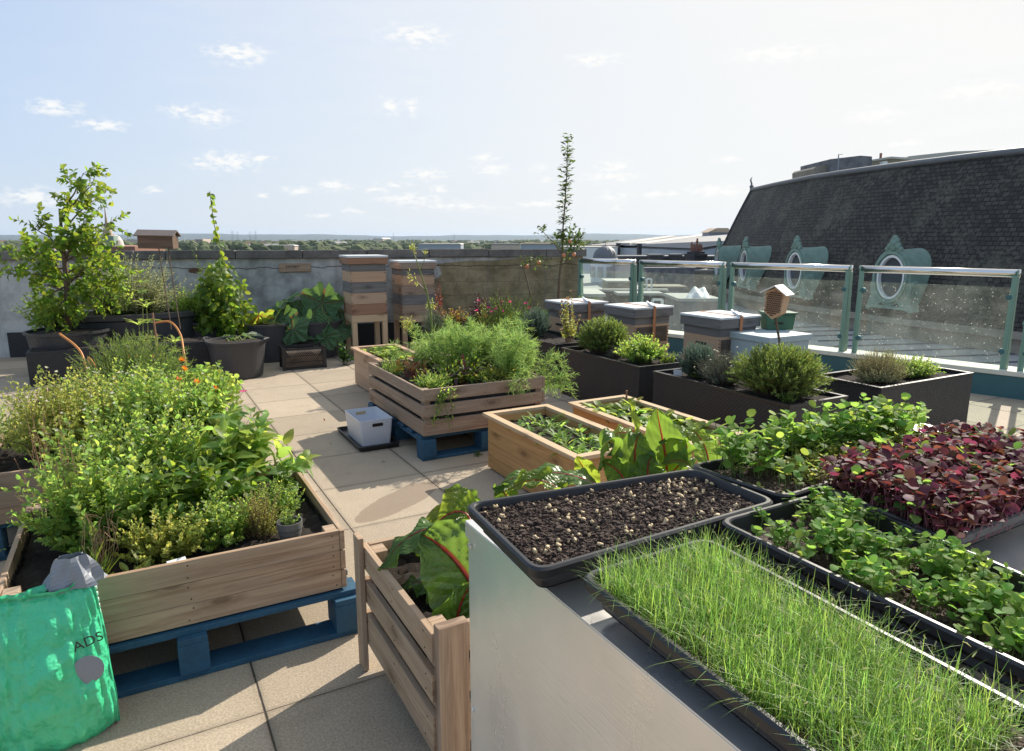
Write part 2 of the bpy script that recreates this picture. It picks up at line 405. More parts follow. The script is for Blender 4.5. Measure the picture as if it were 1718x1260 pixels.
M['pea'] = leafm('seedling leaf', (.13, .24, .05), (.40, .62, .10), .5, rough=.62, var=.6, spec=.22, hv=.03)
M['amaranth'] = leafm('red seedling leaf', (.10, .035, .04), (.30, .07, .06), .38, rough=.6, var=.9, hv=.05, spec=.2)
M['redleaf'] = leafm('red leaf', (.20, .04, .02), (.45, .10, .04), .4, var=.7, hv=.05)
M['copper'] = leafm('copper leaf', (.20, .13, .035), (.45, .30, .06), .4, var=.7, hv=.05)
M['burgundy'] = leafm('burgundy leaf', (.05, .018, .02), (.12, .03, .03), .3, var=.5)
M['dry'] = leafm('dry stalk', (.32, .22, .12), (.4, .28, .12), .3, rough=.8)
M['pink'] = leafm('pink petals', (.75, .06, .22), (.8, .1, .3), .4, vein=0, var=.3)
M['orange'] = leafm('orange petals', (.85, .25, .02), (.9, .35, .02), .4, vein=0, var=.3)
M['lilac'] = leafm('lilac petals', (.42, .28, .48), (.5, .35, .55), .4, vein=0, var=.3)
M['cream'] = leafm('cream petals', (.75, .72, .6), (.7, .7, .5), .4, vein=0, var=.2)
M['stem'] = leafm('stem', (.16, .22, .06), (.2, .3, .07), .2, vein=0)
M['twig'] = simple('twig', (.13, .09, .06), .8)
M['redstem'] = simple('red stem', (.36, .03, .035), .4, var=.2)
M['palestem'] = simple('pink seedling stem', (.30, .10, .11), .5, var=.3)
M['wood'] = wood('pallet wood', (.54, .39, .255), (.29, .175, .10), (.38, .285, .205))
M['wood_old'] = wood('old pallet wood', (.46, .33, .23), (.25, .155, .10), (.33, .255, .19))
M['wood_dark'] = wood('damp wood', (.10, .075, .055), (.05, .035, .025), (.12, .11, .10))
M['wood_yellow'] = wood('new larch', (.50, .29, .115), (.34, .18, .07), None, contrast=.7)
M['wood_pale'] = wood('rim wood', (.60, .44, .27), (.46, .31, .17), None, contrast=.6)
M['wood_grey'] = wood('grey weathered wood', (.235, .22, .205), (.14, .13, .12), (.17, .16, .15))
M['cedar'] = wood('cedar', (.56, .37, .23), (.40, .24, .14), (.48, .34, .23), contrast=.7)
M['cedar_red'] = wood('red cedar', (.36, .20, .12), (.25, .13, .08), None, contrast=.6)
M['blue'] = simple('blue pallet paint', (.016, .075, .135), .75, var=.55, scale=7, bump=.3)
M['soil'] = simple('soil', (.026, .017, .011), .95, var=.8, scale=40, bump=1.0, bd=.01)
M['liner'] = simple('black liner', (.012, .012, .014), .35, var=.3, scale=15, bump=.8, bd=.01)
M['black'] = simple('black plastic', (.016, .016, .018), .42, var=.15, bump=.05)
M['pot'] = simple('grey black pot', (.045, .045, .048), .45, var=.15, bump=.1)
M['trough'] = simple('black rattan trough', (.018, .018, .020), .5)
M['greypot'] = simple('mid grey pot', (.13, .13, .12), .5, var=.15)
M['tub'] = simple('translucent tub', (.66, .68, .72), .4, var=.06, bump=.03)
M['wmetal'] = simple('galvanised lid', (.60, .62, .62), .5, .0, var=.12, scale=12, bump=.05)
M['steel'] = None
M['concrete'] = simple('concrete coping', (.15, .135, .12), .9, var=.75, scale=5, bump=.6, bd=.01)
M['copper_green'] = simple('verdigris copper', (.20, .29, .235), .75, var=.4, scale=3, bump=.1)
M['green_paint'] = simple('green painted steel', (.16, .28, .215), .5, var=.12, bump=.05)
M['teal'] = simple('teal membrane', (.04, .12, .13), .6, var=.2)
M['kerb'] = simple('cream kerb', (.62, .60, .50), .8, var=.15)
M['white'] = simple('white paint', (.75, .75, .72), .5, var=.08)
M['palehive'] = simple('pale grey blue paint', (.40, .47, .47), .6, var=.1, scale=14)
M['green_box'] = simple('green feeder plastic', (.045, .12, .065), .55, var=.2)
M['dgreen'] = simple('dark green plastic', (.01, .07, .045), .4, var=.2)
M['bamboo'] = simple('bamboo', (.42, .26, .16), .7, var=.3, scale=60)
M['hole'] = simple('dark hole', (.02, .012, .01), .9)
M['strap'] = simple('orange strap', (.42, .17, .07), .7, var=.2)
M['hose'] = simple('orange hose', (.55, .22, .05), .45, var=.1)
M['orangep'] = simple('orange plastic', (.75, .22, .02), .4, var=.05)
M['greyp'] = simple('grey plastic', (.22, .24, .27), .4, var=.1)
M['bag'] = simple('green plastic bag', (.06, .55, .27), .3, var=.1, scale=3, bump=.5, bd=.03, coat=.2)
M['bagw'] = simple('white plastic bag', (.62, .62, .64), .4, var=.1, bump=.6, bd=.01)
M['ink'] = simple('dark ink', (.02, .03, .03), .6, bump=0)
M['purple'] = simple('faded stamp', (.28, .13, .16), .8, bump=0)
M['clay'] = simple('terracotta', (.25, .12, .08), .8, var=.3, scale=8)
M['seed'] = simple('pea seed', (.62, .47, .26), .6, var=.3, scale=200, bump=.5, bd=.001)
M['apple'] = simple('apple', (.60, .22, .10), .35, var=.4, scale=20, bump=0)
M['birdwood'] = wood('bird box wood', (.20, .13, .09), (.12, .08, .055), None)
M['felt'] = simple('roof felt', (.17, .14, .125), .9, var=.2)
# brushed steel
m_, n, b = mat('brushed steel'); o = n.tc('Object')
f1 = n.noise(n.mapp(o, (1, 1, 60)), 6, 3); f2 = n.noise(o, 3, 4)
n.put(b.inputs['Base Color'], n.mix(f2, (.74, .72, .68), (.90, .88, .84))); b.inputs['Metallic'].default_value = .72
sm = n.ramp(n.noise(n.mapp(o, (1, 1, .35)), 2.2, 5, .7), [(.42, 0), (.66, 1)]); scr = n.ramp(n.noise(n.mapp(o, (1, 3.0, 60), rot=(.25, 0, 0)), 2.0, 2), [(.68, 0), (.72, 1)])
drop = n.ramp(n.vor(o, 34), [(.07, 1), (.11, 0)]); dsel = n.math('GREATER_THAN', n.sep(n.vor(o, 34, 'Color'))[0], .8)
n.put(b.inputs['Roughness'], n.math('ADD', n.math('ADD', n.math('MULTIPLY', f2, .15), n.math('MULTIPLY', sm, .22)), n.math('ADD', n.math('MULTIPLY', n.math('MULTIPLY', drop, dsel), .3), .2)))
n.put(b.inputs['Normal'], n.bump(n.math('ADD', n.math('ADD', f1, n.math('MULTIPLY', scr, -1.5)), n.math('MULTIPLY', f2, 5)), .10, .01)); M['steel'] = m_
m_, n, b = mat('polished rail'); b.inputs['Base Color'].default_value = (.72, .70, .66, 1); b.inputs['Metallic'].default_value = 1; b.inputs['Roughness'].default_value = .22
n.put(b.inputs['Roughness'], n.math('ADD', n.math('MULTIPLY', n.noise(n.tc('Object'), 20), .1), .16)); M['rail'] = m_
# rattan weave for troughs
m_ = M['trough']; n = NT(m_.node_tree); b = n.n['Principled BSDF']; uv = n.tc('UV'); su = n.sep(n.mapp(uv, (180, 180, 1)))
wv = n.math('MULTIPLY', n.math('SINE', su[0]), n.math('SINE', su[1])); n.put(b.inputs['Normal'], n.bump(wv, .5, .003))
# compost close-up
m_, n, b = mat('tray compost'); o = n.tc('Object'); f = n.noise(o, 160, 4, .7); f2 = n.noise(o, 45, 3)
n.put(b.inputs['Base Color'], n.mix(n.ramp(f, [(.45, 0), (.72, 1)]), (.034, .020, .014), (.17, .11, .08))); b.inputs['Roughness'].default_value = .9
n.put(b.inputs['Normal'], n.bump(f, 1.0, .003)); M['compost'] = m_
# paving
m_, n, b = mat('paving slabs'); o = n.tc('Object'); s3 = n.sep(o)
ux = n.math('DIVIDE', n.math('SUBTRACT', s3[0], .945), .685); uy = n.math('DIVIDE', n.math('SUBTRACT', s3[1], 3.60), .680)
cell = n.new('TexWhiteNoise'); n.put(cell.inputs['Vector'], n.comb(n.math('FLOOR', ux), n.math('FLOOR', uy), 0.0))
def edge(u): return n.math('ABSOLUTE', n.math('SUBTRACT', n.math('FRACT', u), .5))
wob = n.math('MULTIPLY', n.noise(o, 14, 3), .006)
ed = n.math('MAXIMUM', n.math('ADD', edge(ux), wob), n.math('ADD', n.math('SUBTRACT', edge(uy), .003), wob))
joint = n.ramp(ed, [(.4955, 0), (.5005, 1)])
sp = n.noise(o, 120, 3, .7); bl = n.noise(o, 1.3, 5, .6); bl2 = n.noise(o, 6, 4, .6)
base = n.mix(n.ramp(sp, [(.38, 0), (.62, 1)]), (.31, .245, .17), (.47, .385, .28))
tone = n.math('ADD', n.math('MULTIPLY', cell.outputs[0], .26), n.math('ADD', n.math('MULTIPLY', bl, .38), n.math('MULTIPLY', bl2, .22)))
base = n.mix(1.0, base, n.comb(*[n.math('ADD', tone, .52)]*3), 'MULTIPLY')
spots = n.math('MULTIPLY', n.ramp(n.noise(o, 2.6, 6, .7), [(.56, 0), (.70, 1)]), .35); base = n.mix(spots, base, (.17, .13, .09)); lich = n.math('MULTIPLY', n.ramp(n.vor(o, 5.5), [(.10, 1), (.17, 0)]), n.math('GREATER_THAN', n.sep(n.vor(o, 5.5, 'Color'))[1], .72)); base = n.mix(n.math('MULTIPLY', lich, .35), base, (.20, .17, .13))
grime = n.ramp(n.math('ADD', ed, n.math('MULTIPLY', bl2, .05)), [(.485, 0), (.53, .4)])
base = n.mix(grime, base, (.13, .10, .07))
S = at(672, 838); sv = n.vmath('MULTIPLY', n.mapp(n.vmath('SUBTRACT', o, tuple(S)), rot=(0, 0, R_(-32))), (1/.42, 1/.13, 0))
st_ = n.math('SUBTRACT', 1.15, n.math('ADD', n.vmath('LENGTH', sv), n.math('MULTIPLY', n.noise(o, 7, 4), .35)))
base = n.mix(n.math('MULTIPLY', n.ramp(st_, [(0, 0), (.06, 1)]), .55), base, (.15, .10, .065))
base = n.mix(joint, base, n.mix(n.ramp(bl2, [(.5, 0), (.62, 1)]), (.03, .022, .016), (.05, .06, .018)))
n.put(b.inputs['Base Color'], base); b.inputs['Roughness'].default_value = .85
n.put(b.inputs['Normal'], n.bump(n.math('SUBTRACT', n.math('MULTIPLY', sp, .15), joint), .6, .006)); M['paving'] = m_
# rendered parapet
m_, n, b = mat('peeling render'); o = n.tc('UV'); s3 = n.sep(o)
c1 = n.noise(o, 1.1, 5, .6, .4); c2 = n.noise(o, 4, 5, .65); c3 = n.noise(o, 25, 3)
paint = n.mix(n.ramp(n.math('ADD', n.math('MULTIPLY', c2, .5), n.math('MULTIPLY', n.noise(o, .8, 4, .6), .5)), [(.40, 0), (.56, 1)]), (.25, .25, .235), (.52, .52, .485)); stone = n.mix(n.ramp(c2, [(.35, 0), (.65, 1)]), (.17, .13, .065), (.36, .29, .165))
patch = n.math('ADD', n.math('MULTIPLY', n.math('SUBTRACT', c1, .5), 3.0), n.math('MULTIPLY', n.math('SUBTRACT', s3[0], 4.3), 1.3))
patch = n.math('SUBTRACT', patch, n.math('MULTIPLY', n.math('SUBTRACT', s3[1], 1.22, clamp=True), 30))
pf = n.ramp(n.math('ADD', patch, n.math('MULTIPLY', c2, .3)), [(.1, 0), (.2, 1)])
grout = n.new('TexBrick'); wnz = n.new('TexNoise'); n.put(wnz.inputs['Vector'], o); wnz.inputs['Scale'].default_value = 2.2; wnz.inputs['Detail'].default_value = 4; n.put(grout.inputs['Vector'], n.vmath('ADD', o, n.vmath('MULTIPLY', wnz.outputs['Color'], (.22, .12, 0)))); grout.offset = .37; grout.squash = 1.5; grout.squash_frequency = 3; grout.inputs['Scale'].default_value = 1; grout.inputs['Brick Width'].default_value = .42; grout.inputs['Row Height'].default_value = .2; grout.inputs['Mortar Size'].default_value = .006
stone = n.mix(n.math('MULTIPLY', n.ramp(n.math('ADD', n.math('MULTIPLY', grout.outputs['Fac'], .8), n.math('MULTIPLY', c3, .4)), [(.62, 0), (.95, 1)]), .45), stone, (.10, .08, .05)); cc = n.mix(pf, paint, stone)
streak = n.noise(n.mapp(o, (9, .7, 1)), 1, 4); cc = n.mix(n.ramp(streak, [(.5, 0), (.8, .5)]), cc, (.17, .16, .15))
crack = n.math('ABSOLUTE', n.math('SUBTRACT', n.math('ADD', s3[1], n.math('MULTIPLY', n.math('SUBTRACT', n.noise(n.mapp(o, (1.5, .3, 1)), 2, 4), .5), .14)), 1.185))
cc = n.mix(n.ramp(crack, [(.004, .9), (.009, 0)]), cc, (.08, .05, .035))
hole = n.ramp(n.math('ADD', n.vmath('LENGTH', n.vmath('MULTIPLY', n.vmath('SUBTRACT', o, (1.03, 1.15, 0)), (3.2, 7, 0))), n.math('MULTIPLY', c2, .8)), [(.62, 1), (.72, 0)])
cc = n.mix(hole, cc, (.13, .07, .04))
n.put(b.inputs['Base Color'], cc); b.inputs['Roughness'].default_value = .9
n.put(b.inputs['Normal'], n.bump(n.math('ADD', n.math('MULTIPLY', pf, -1.0), n.math('ADD', c3, n.math('MULTIPLY', n.math('MULTIPLY', grout.outputs['Fac'], pf), -1))), .4, .01)); M['render'] = m_
# slate roof
m_, n, b = mat('roof slates'); o = n.tc('UV')
br = n.new('TexBrick'); n.put(br.inputs['Vector'], n.vmath('ADD', o, n.vmath('MULTIPLY', n.noise(o, 2.5, 3), (.05, .07, 0)))); br.inputs['Scale'].default_value = 1; br.inputs['Brick Width'].default_value = .25; br.inputs['Row Height'].default_value = .17
br.inputs['Mortar Size'].default_value = .018; br.inputs['Color1'].default_value = (.036, .031, .026, 1); br.inputs['Color2'].default_value = (.080, .069, .056, 1); br.inputs['Mortar'].default_value = (.014, .013, .013, 1)
li = n.noise(o, .35, 5, .65); li2 = n.noise(o, 5, 4, .7)
cc = n.mix(n.ramp(n.math('ADD', n.math('MULTIPLY', li, .6), n.math('MULTIPLY', li2, .5)), [(.55, 0), (.64, .85)]), br.outputs[0], (.115, .108, .085))
cc = n.mix(n.ramp(n.math('MULTIPLY', n.noise(n.mapp(o, (2, .25, 1)), 1.5, 4), li), [(.27, 0), (.38, .5)]), cc, (.045, .055, .035))
n.put(b.inputs['Base Color'], cc); b.inputs['Roughness'].default_value = .75; b.inputs['Specular IOR Level'].default_value = .3
n.put(b.inputs['Normal'], n.bump(n.math('SUBTRACT', li2, br.outputs['Fac']), .8, .03)); M['slate'] = m_
# dirty glass
m_, n, b = mat('dirty glass'); o = n.tc('Object'); n.n.remove(b)
tr = n.new('BsdfTransparent'); tr.inputs[0].default_value = (.90, .96, .93, 1); gl = n.new('BsdfGlossy'); gl.inputs['Roughness'].default_value = .04
fz = n.new('Fresnel'); fz.inputs[0].default_value = 1.45; ms = n.new('MixShader'); n.put(ms.inputs[0], n.math('MULTIPLY', fz.outputs[0], .7)); n.l.new(tr.outputs[0], ms.inputs[1]); n.l.new(gl.outputs[0], ms.inputs[2])
df = n.new('BsdfDiffuse'); df.inputs[0].default_value = (.6, .6, .57, 1); td = n.new('BsdfTranslucent'); td.inputs[0].default_value = (.75, .74, .70, 1); dm = n.new('MixShader'); dm.inputs[0].default_value = .6
n.l.new(df.outputs[0], dm.inputs[1]); n.l.new(td.outputs[0], dm.inputs[2])
spk = n.math('MAXIMUM', n.ramp(n.vor(n.vmath('ADD', o, n.vmath('MULTIPLY', n.new('TexNoise').outputs['Color'], (.02, .02, .02))), 26), [(.08, 1), (.17, 0)]), n.math('MULTIPLY', n.ramp(n.vor(o, 61), [(.12, 1), (.22, 0)]), .35))
sel = n.math('GREATER_THAN', n.sep(n.vor(o, 26, 'Color'))[0], .62)
film = n.ramp(n.noise(o, 3.0, 5, .65), [(.35, .015), (.75, .07)])
dirt = n.math('ADD', n.math('MULTIPLY', n.math('MULTIPLY', spk, sel), .55), film, clamp=True)
ms2 = n.new('MixShader'); n.put(ms2.inputs[0], dirt); n.l.new(ms.outputs[0], ms2.inputs[1]); n.l.new(dm.outputs[0], ms2.inputs[2]); n.l.new(ms2.outputs[0], n.n['Material Output'].inputs[0]); M['glass'] = m_
m_, n, b = mat('dark window'); b.inputs['Base Color'].default_value = (.06, .07, .085, 1); b.inputs['Roughness'].default_value = .08; M['window'] = m_
# chard blade with red veins
def chardm(name, col, tcol, vcol, mixf=.45, rough=.32):
    m_, n, b = mat(name); uv = n.sep(n.tc('UV')); au = n.math('ABSOLUTE', n.math('SUBTRACT', uv[0], .5))
    mid = n.ramp(au, [(.012, 1), (.035, 0)])
    sv_ = n.math('FRACT', n.math('MULTIPLY', n.math('SUBTRACT', uv[1], n.math('MULTIPLY', au, .9)), 7.0))
    side = n.ramp(n.math('ABSOLUTE', n.math('SUBTRACT', sv_, .5)), [(.02, .6), (.06, 0)])
    nz_ = n.noise(n.tc('UV'), 9, 4)
    ve = n.math('MAXIMUM', mid, n.math('MULTIPLY', side, .22))
    c_ = n.mix(nz_, tuple(x*.7 for x in col), tuple(x*1.3 for x in col)); c_ = n.mix(mid, n.mix(n.math('MULTIPLY', side, .35), c_, tuple(min(1, x*1.9) for x in col)), vcol)
    ed_ = n.ramp(au, [(.40, 0), (.5, .6)])
    n.put(b.inputs['Base Color'], c_); b.inputs['Roughness'].default_value = rough; b.inputs['Specular IOR Level'].default_value = .6
    hb = n.math('SUBTRACT', n.math('ADD', n.math('MULTIPLY', n.math('ABSOLUTE', n.math('SUBTRACT', sv_, .5)), -1.2), n.math('MULTIPLY', nz_, .8)), n.math('MULTIPLY', mid, 1.2))
    n.put(b.inputs['Normal'], n.bump(hb, 1.0, .014))
    tr = n.new('BsdfTranslucent'); n.put(tr.inputs[0], n.mix(ve, tuple(tcol), (.55, .05, .03)))
    ms = n.new('MixShader'); ms.inputs[0].default_value = mixf; n.l.new(b.outputs[0], ms.inputs[1]); n.l.new(tr.outputs[0], ms.inputs[2]); n.l.new(ms.outputs[0], n.n['Material Output'].inputs[0])
    return m_
M['chard'] = chardm('chard', (.075, .155, .035), (.32, .52, .06), (.30, .035, .02))
M['chard_lit'] = chardm('chard backlit', (.09, .17, .025), (.48, .62, .06), (.45, .05, .02), .6)  # brighter copy of the chard blade, backlighting put into its colour
M['squash'] = chardm('squash leaf', (.075, .16, .06), (.22, .40, .08), (.16, .24, .12), .3, .6)

# ------------------------------------------------------------------ terrace setting
FLOOR_Z = 0.0
W0 = Vector((-4.2, 12.25, 0)); WD = Vector((math.sin(R_(105.8)), math.cos(R_(105.8)), 0))   # parapet line
wp = at(565, 433, 1.315); W0 = Vector((wp.x, wp.y, 0))-WD*6.6; WN = Vector((WD.y, -WD.x, 0))
if WN.y > 0: WN = -WN           # towards the terrace
wr = at(985, 431, 1.315); WL = (Vector((wr.x, wr.y, 0))-W0).dot(WD)
RA = at(965, 434, 1.285); RB = at(1437, 446.5, 1.285); RD = (Vector((RB.x, RB.y, 0))-Vector((RA.x, RA.y, 0))).normalized(); RN = Vector((-RD.y, RD.x, 0))
if RN.x < 0: RN = -RN           # outwards
RA0 = Vector((RA.x, RA.y, 0))
mb = MB()
cor = [W0+WD*-4, W0+WD*WL, RA0+RN*.12, RA0+RD*14+RN*.12, Vector((4, -6, 0)), Vector((-9, -6, 0))]
mb.poly([(p.x, p.y, 0) for p in cor][::-1])
tag(mb.build('terrace_floor', M['paving']), kind='structure', label='sunlit beige paving slabs of the roof terrace')
# parapet wall
t = thing('parapet_wall', 'peeling grey rendered parapet wall with dark stone coping at the back of the terrace', 'wall', W0)
mb = MB(); a = W0-WD*4; L = WL+4; q = Vector((0, 0, 1))
def wpt(s_, o_, z): return W0+WD*s_+WN*o_+q*z
# front face with metre UV (u measured so that u=0 at the tall hives' left)
u0 = 6.6-3.0
mb.poly([wpt(-4, 0, -.2), wpt(WL, 0, -.2), wpt(WL, 0, 1.315), wpt(-4, 0, 1.315)], 0, [(-4-u0, -.2), (WL-u0, -.2), (WL-u0, 1.315), (-4-u0, 1.315)])
mb.poly([wpt(WL, 0, -.2), wpt(WL, -.4, -.2), wpt(WL, -.4, 1.315), wpt(WL, 0, 1.315)], 0, [(0, 0), (.4, 0), (.4, 1.3), (0, 1.3)])
mb.poly([wpt(WL, -.4, -.2), wpt(-4, -.4, -.2), wpt(-4, -.4, 1.315), wpt(WL, -.4, 1.315)], 0, [(0, 0), (12, 0), (12, 1.3), (0, 1.3)])
mb.build('wall_face', M['render'], t)
s_ = -4.0; k = 0
while s_ < WL+.02:
    e = min(s_+.92, WL+.05); mb = MB(); dz = U(-.006, .006)
    mb.prism([wpt(s_+.004, .05, 1.318+dz), wpt(s_+.004, -.45, 1.318+dz), wpt(s_+.004, -.45, 1.425+dz), wpt(s_+.004, .05, 1.44+dz)], WD*(e-s_-.008))
    mb.build('coping_stone', M['concrete'], t, bevel=.012); s_ += .92
mb = MB(); mb.prism([wpt(2.2, .002, .34), wpt(2.2, .03, .34), wpt(2.2, .03, .0), wpt(2.2, .002, .0)], WD*(WL-2.25)); mb.build('skirting_upstand', M['liner'], t)
# plaque
pq = hit(495, 449, W0, WN); t = thing('wall_plaque', 'small brown wooden plaque fixed to the peeling parapet wall', 'sign', pq)
Mx = Matrix((WD, -WN, q)).transposed()
mb = MB(); mb.obox(pq+WN*.012, (.45, .024, .13), Mx); mb.build('board', M['wood'], t, bevel=.012)
def text(body, size, loc, rot, mat_, parent, name='lettering', ext=.0008):
    c_ = bpy.data.curves.new(name, 'FONT'); c_.body = body; c_.size = size; c_.extrude = ext; c_.align_x = 'CENTER'; c_.align_y = 'CENTER'
    c_.materials.append(mat_); o = bpy.data.objects.new(name, c_); COL.objects.link(o); o.parent = parent
    o.parent = None; bpy.context.view_layer.update(); me = bpy.data.meshes.new_from_object(o.evaluated_get(bpy.context.evaluated_depsgraph_get()))
    bpy.data.objects.remove(o); o = bpy.data.objects.new(name, me); COL.objects.link(o); o.parent = parent
    o.matrix_local = Matrix.Translation(Vector(loc)-wloc(parent)) @ rot.to_4x4(); return o
RW = Matrix((WD, q, WN)).transposed()
text('EXHIBIT', .055, pq+WN*.026+q*.01-WD*.03, RW, M['ink'], t)
# balustrade
RZ = 1.285; KT = .28
def rp(s_, o_, z): return RA0+RD*s_+RN*o_+q*z
def rs_of(px): 
    d = ray(px, 450); d2 = Vector((d.x, d.y, 0)); # solve RA0+RD*s = d2*k
    det = RD.x*(-d2.y)+d2.x*RD.y; return ((-RA0.x)*(-d2.y)+d2.x*(-RA0.y))/det if abs(det) > 1e-9 else 0
t = thing('terrace_kerb', 'low cream capped kerb with teal face below the glass panels', 'kerb', RA0)
mb = MB(); mb.prism([rp(-.3, -.12, KT), rp(-.3, -.12, KT-.05), rp(-.3, .22, KT-.05), rp(-.3, .22, KT)], RD*13); mb.build('cap', M['kerb'], t, bevel=.006)
mb = MB(); mb.prism([rp(-.3, -.10, KT-.052), rp(-.3, -.10, -.02), rp(-.3, .20, -.02), rp(-.3, .20, KT-.052)], RD*13); mb.build('face', M['teal'], t)
posts = [rs_of(969), rs_of(1070), rs_of(1222), rs_of(1437)]
gap = posts[3]-posts[2]; posts += [posts[3]+gap, posts[3]+2*gap]
for i in range(len(posts)-1):
    s0, s1 = posts[i]+.05, posts[i+1]-.05
    nm = ['nearest the parapet wall', 'behind the two strapped hives', 'behind the insect hotel', 'behind the silver bush trough', 'at the far right edge']
    t = thing('balustrade_panel', 'glass balustrade panel with steel rail and green posts, '+nm[i], 'balustrade', rp(s0, 0, KT), 'glass balustrade panels')
    mb = MB(); mb.tube([rp(s0-.01, 0, RZ-.03), rp(s1+.01, 0, RZ-.03)], .040, 16); mb.build('handrail', M['rail'], t, smooth=True)
    mb = MB(); mb.prism([rp(s0+.02, -.006, KT+.02), rp(s0+.02, .006, KT+.02), rp(s0+.02, .006, RZ-.17), rp(s0+.02, -.006, RZ-.17)], RD*(s1-s0-.04)); mb.build('glass_pane', M['glass'], t)
    for (sp_, sg) in ((s0, 1), (s1, -1)):
        mb = MB(); mb.prism([rp(sp_, -.045, RZ-.01), rp(sp_, -.02, RZ+.01), rp(sp_, .05, RZ-.02), rp(sp_, .11, KT), rp(sp_, -.055, KT), rp(sp_, -.05, .8)], RD*.014*sg)
        mb.build('post', M['green_paint'], t, bevel=.003)
        mb = MB(); mb.prism([rp(sp_, -.03, RZ-.05), rp(sp_, -.02, KT), rp(sp_, -.045, KT), rp(sp_, -.045, RZ-.05)], RD*.05*sg); mb.build('post', M['green_paint'], t)
        for zz in (RZ-.27, KT+.18):
            mb = MB(); cc = rp(sp_+.05*sg, -.02, zz); mb.tube([cc-RN*.03, cc-RN*.022, cc+RN*.03], [.018, .03, .03], 12); mb.build('clamp', M['teal'], t)

# ------------------------------------------------------------------ wooden planters
def pallet(label, x0, y0, x1, y1, h, group='blue pallets under the raised beds'):
    t = thing('blue_pallet', label, 'pallet', ((x0+x1)/2, (y0+y1)/2, 0), group)
    nb = 7; wy = (y1-y0)
    mb = MB()
    for i in range(nb):
        yy = y0+wy*(i+.5)/nb; mb.box((x0, yy-.055, h-.022), (x1, yy+.055, h))
    mb.build('deck', M['blue'], t, bevel=.002)
    for xx in (x0+.055, (x0+x1)/2, x1-.055):
        mb = MB(); mb.box((xx-.05, y0+.001, h-.046), (xx+.05, y1-.001, h-.0225)); mb.build('stringer', M['blue'], t, bevel=.002)
        for yy in (y0+.07, (y0+y1)/2, y1-.07):
            mb = MB(); mb.box((xx-.052, yy-.071, .0245), (xx+.052, yy+.071, h-.0465)); mb.build('block', M['blue'], t, bevel=.003)
    for yy in (y0+.07, (y0+y1)/2, y1-.07):
        mb = MB(); mb.box((x0+.001, yy-.06, .001), (x1-.001, yy+.06, .024)); mb.build('base_board', M['blue'], t, bevel=.002)
    return t
def soilbed(x0, y0, x1, y1, z, parent, rough=.012, matn='soil', n=14):
    P = [[(x0+(x1-x0)*i/n, y0+(y1-y0)*j/n, z+U(-rough, rough)) for j in range(n+1)] for i in range(n+1)]
    mb = MB(); mb.grid(P); mb.build('soil', M[matn], parent, smooth=True)
def slatbox(label, x0, y0, x1, y1, z0, z1, nsl, gapf, wn='wood_old', liner=True, group='pallet wood raised beds', soilz=None, th=.02):
    t = thing('raised_bed', label, 'planter', ((x0+x1)/2, (y0+y1)/2, z0), group)
    hh = (z1-z0)/nsl
    for i in range(nsl):
        a = z0+i*hh+(hh*gapf if i else .004); b_ = z0+(i+1)*hh-.0012
        for (lo, hi) in (((x0+th, y0, a), (x1-th, y0+th, b_)), ((x0+th, y1-th, a), (x1-th, y1, b_)), ((x0, y0-.004, a+.002), (x0+th-.001, y1+.004, b_-.001)), ((x1-th+.001, y0-.004, a+.002), (x1, y1+.004, b_-.001))):
            mb = MB(); mb.box(lo, hi); zc = (lo[2]+hi[2])/2; hz_ = (hi[2]-lo[2])*.28
            if lo[1] == y0:
                for xx in (x0+.05, (x0+x1)/2, x1-.05):
                    for dz in (-hz_, hz_): xr = xx+U(-.012, .012); mb.tube([(xr, y0-.0015, zc+dz), (xr, y0+.002, zc+dz)], .0035, 6, mi=1)
            elif lo[0] == x0:
                for yy in (y0+.05, (y0+y1)/2, y1-.05):
                    for dz in (-hz_, hz_): yr = yy+U(-.01, .01); mb.tube([(x0-.0015, yr, zc+dz), (x0+.002, yr, zc+dz)], .0035, 6, mi=1)
            mb.build('board', [M[wn], M['hole']], t, bevel=.0025)
    for (xx, yy) in ((x0+th, y0+th), (x1-th-.05, y0+th), (x0+th, y1-th-.07), (x1-th-.05, y1-th-.07)):
        mb = MB(); mb.box((xx+.001, yy+.001, z0+.002), (xx+.05, yy+.068, z1-.006)); mb.build('corner_post', M[wn], t, bevel=.002)
    if liner:
        mb = MB(); P = []
        c4 = [(x0+th+.012, y0+th+.012), (x1-th-.012, y0+th+.012), (x1-th-.012, y1-th-.012), (x0+th+.012, y1-th-.012)]
        for z in np.linspace(z0+.01, z1-.035, 6):
            row = []
            for i in range(4):
                p, r = c4[i], c4[(i+1) % 4]
                for j in range(12): 
                    f = j/12; row.append((p[0]+(r[0]-p[0])*f+U(-.006, .006), p[1]+(r[1]-p[1])*f+U(-.006, .006), z))
            row.append(row[0]); P.append(row)
        mb.grid(P); mb.build('liner', M['liner'], t)
    soilbed(x0+th, y0+th, x1-th, y1-th, soilz if soilz else z1-.07, t, .016, n=44)
    return t
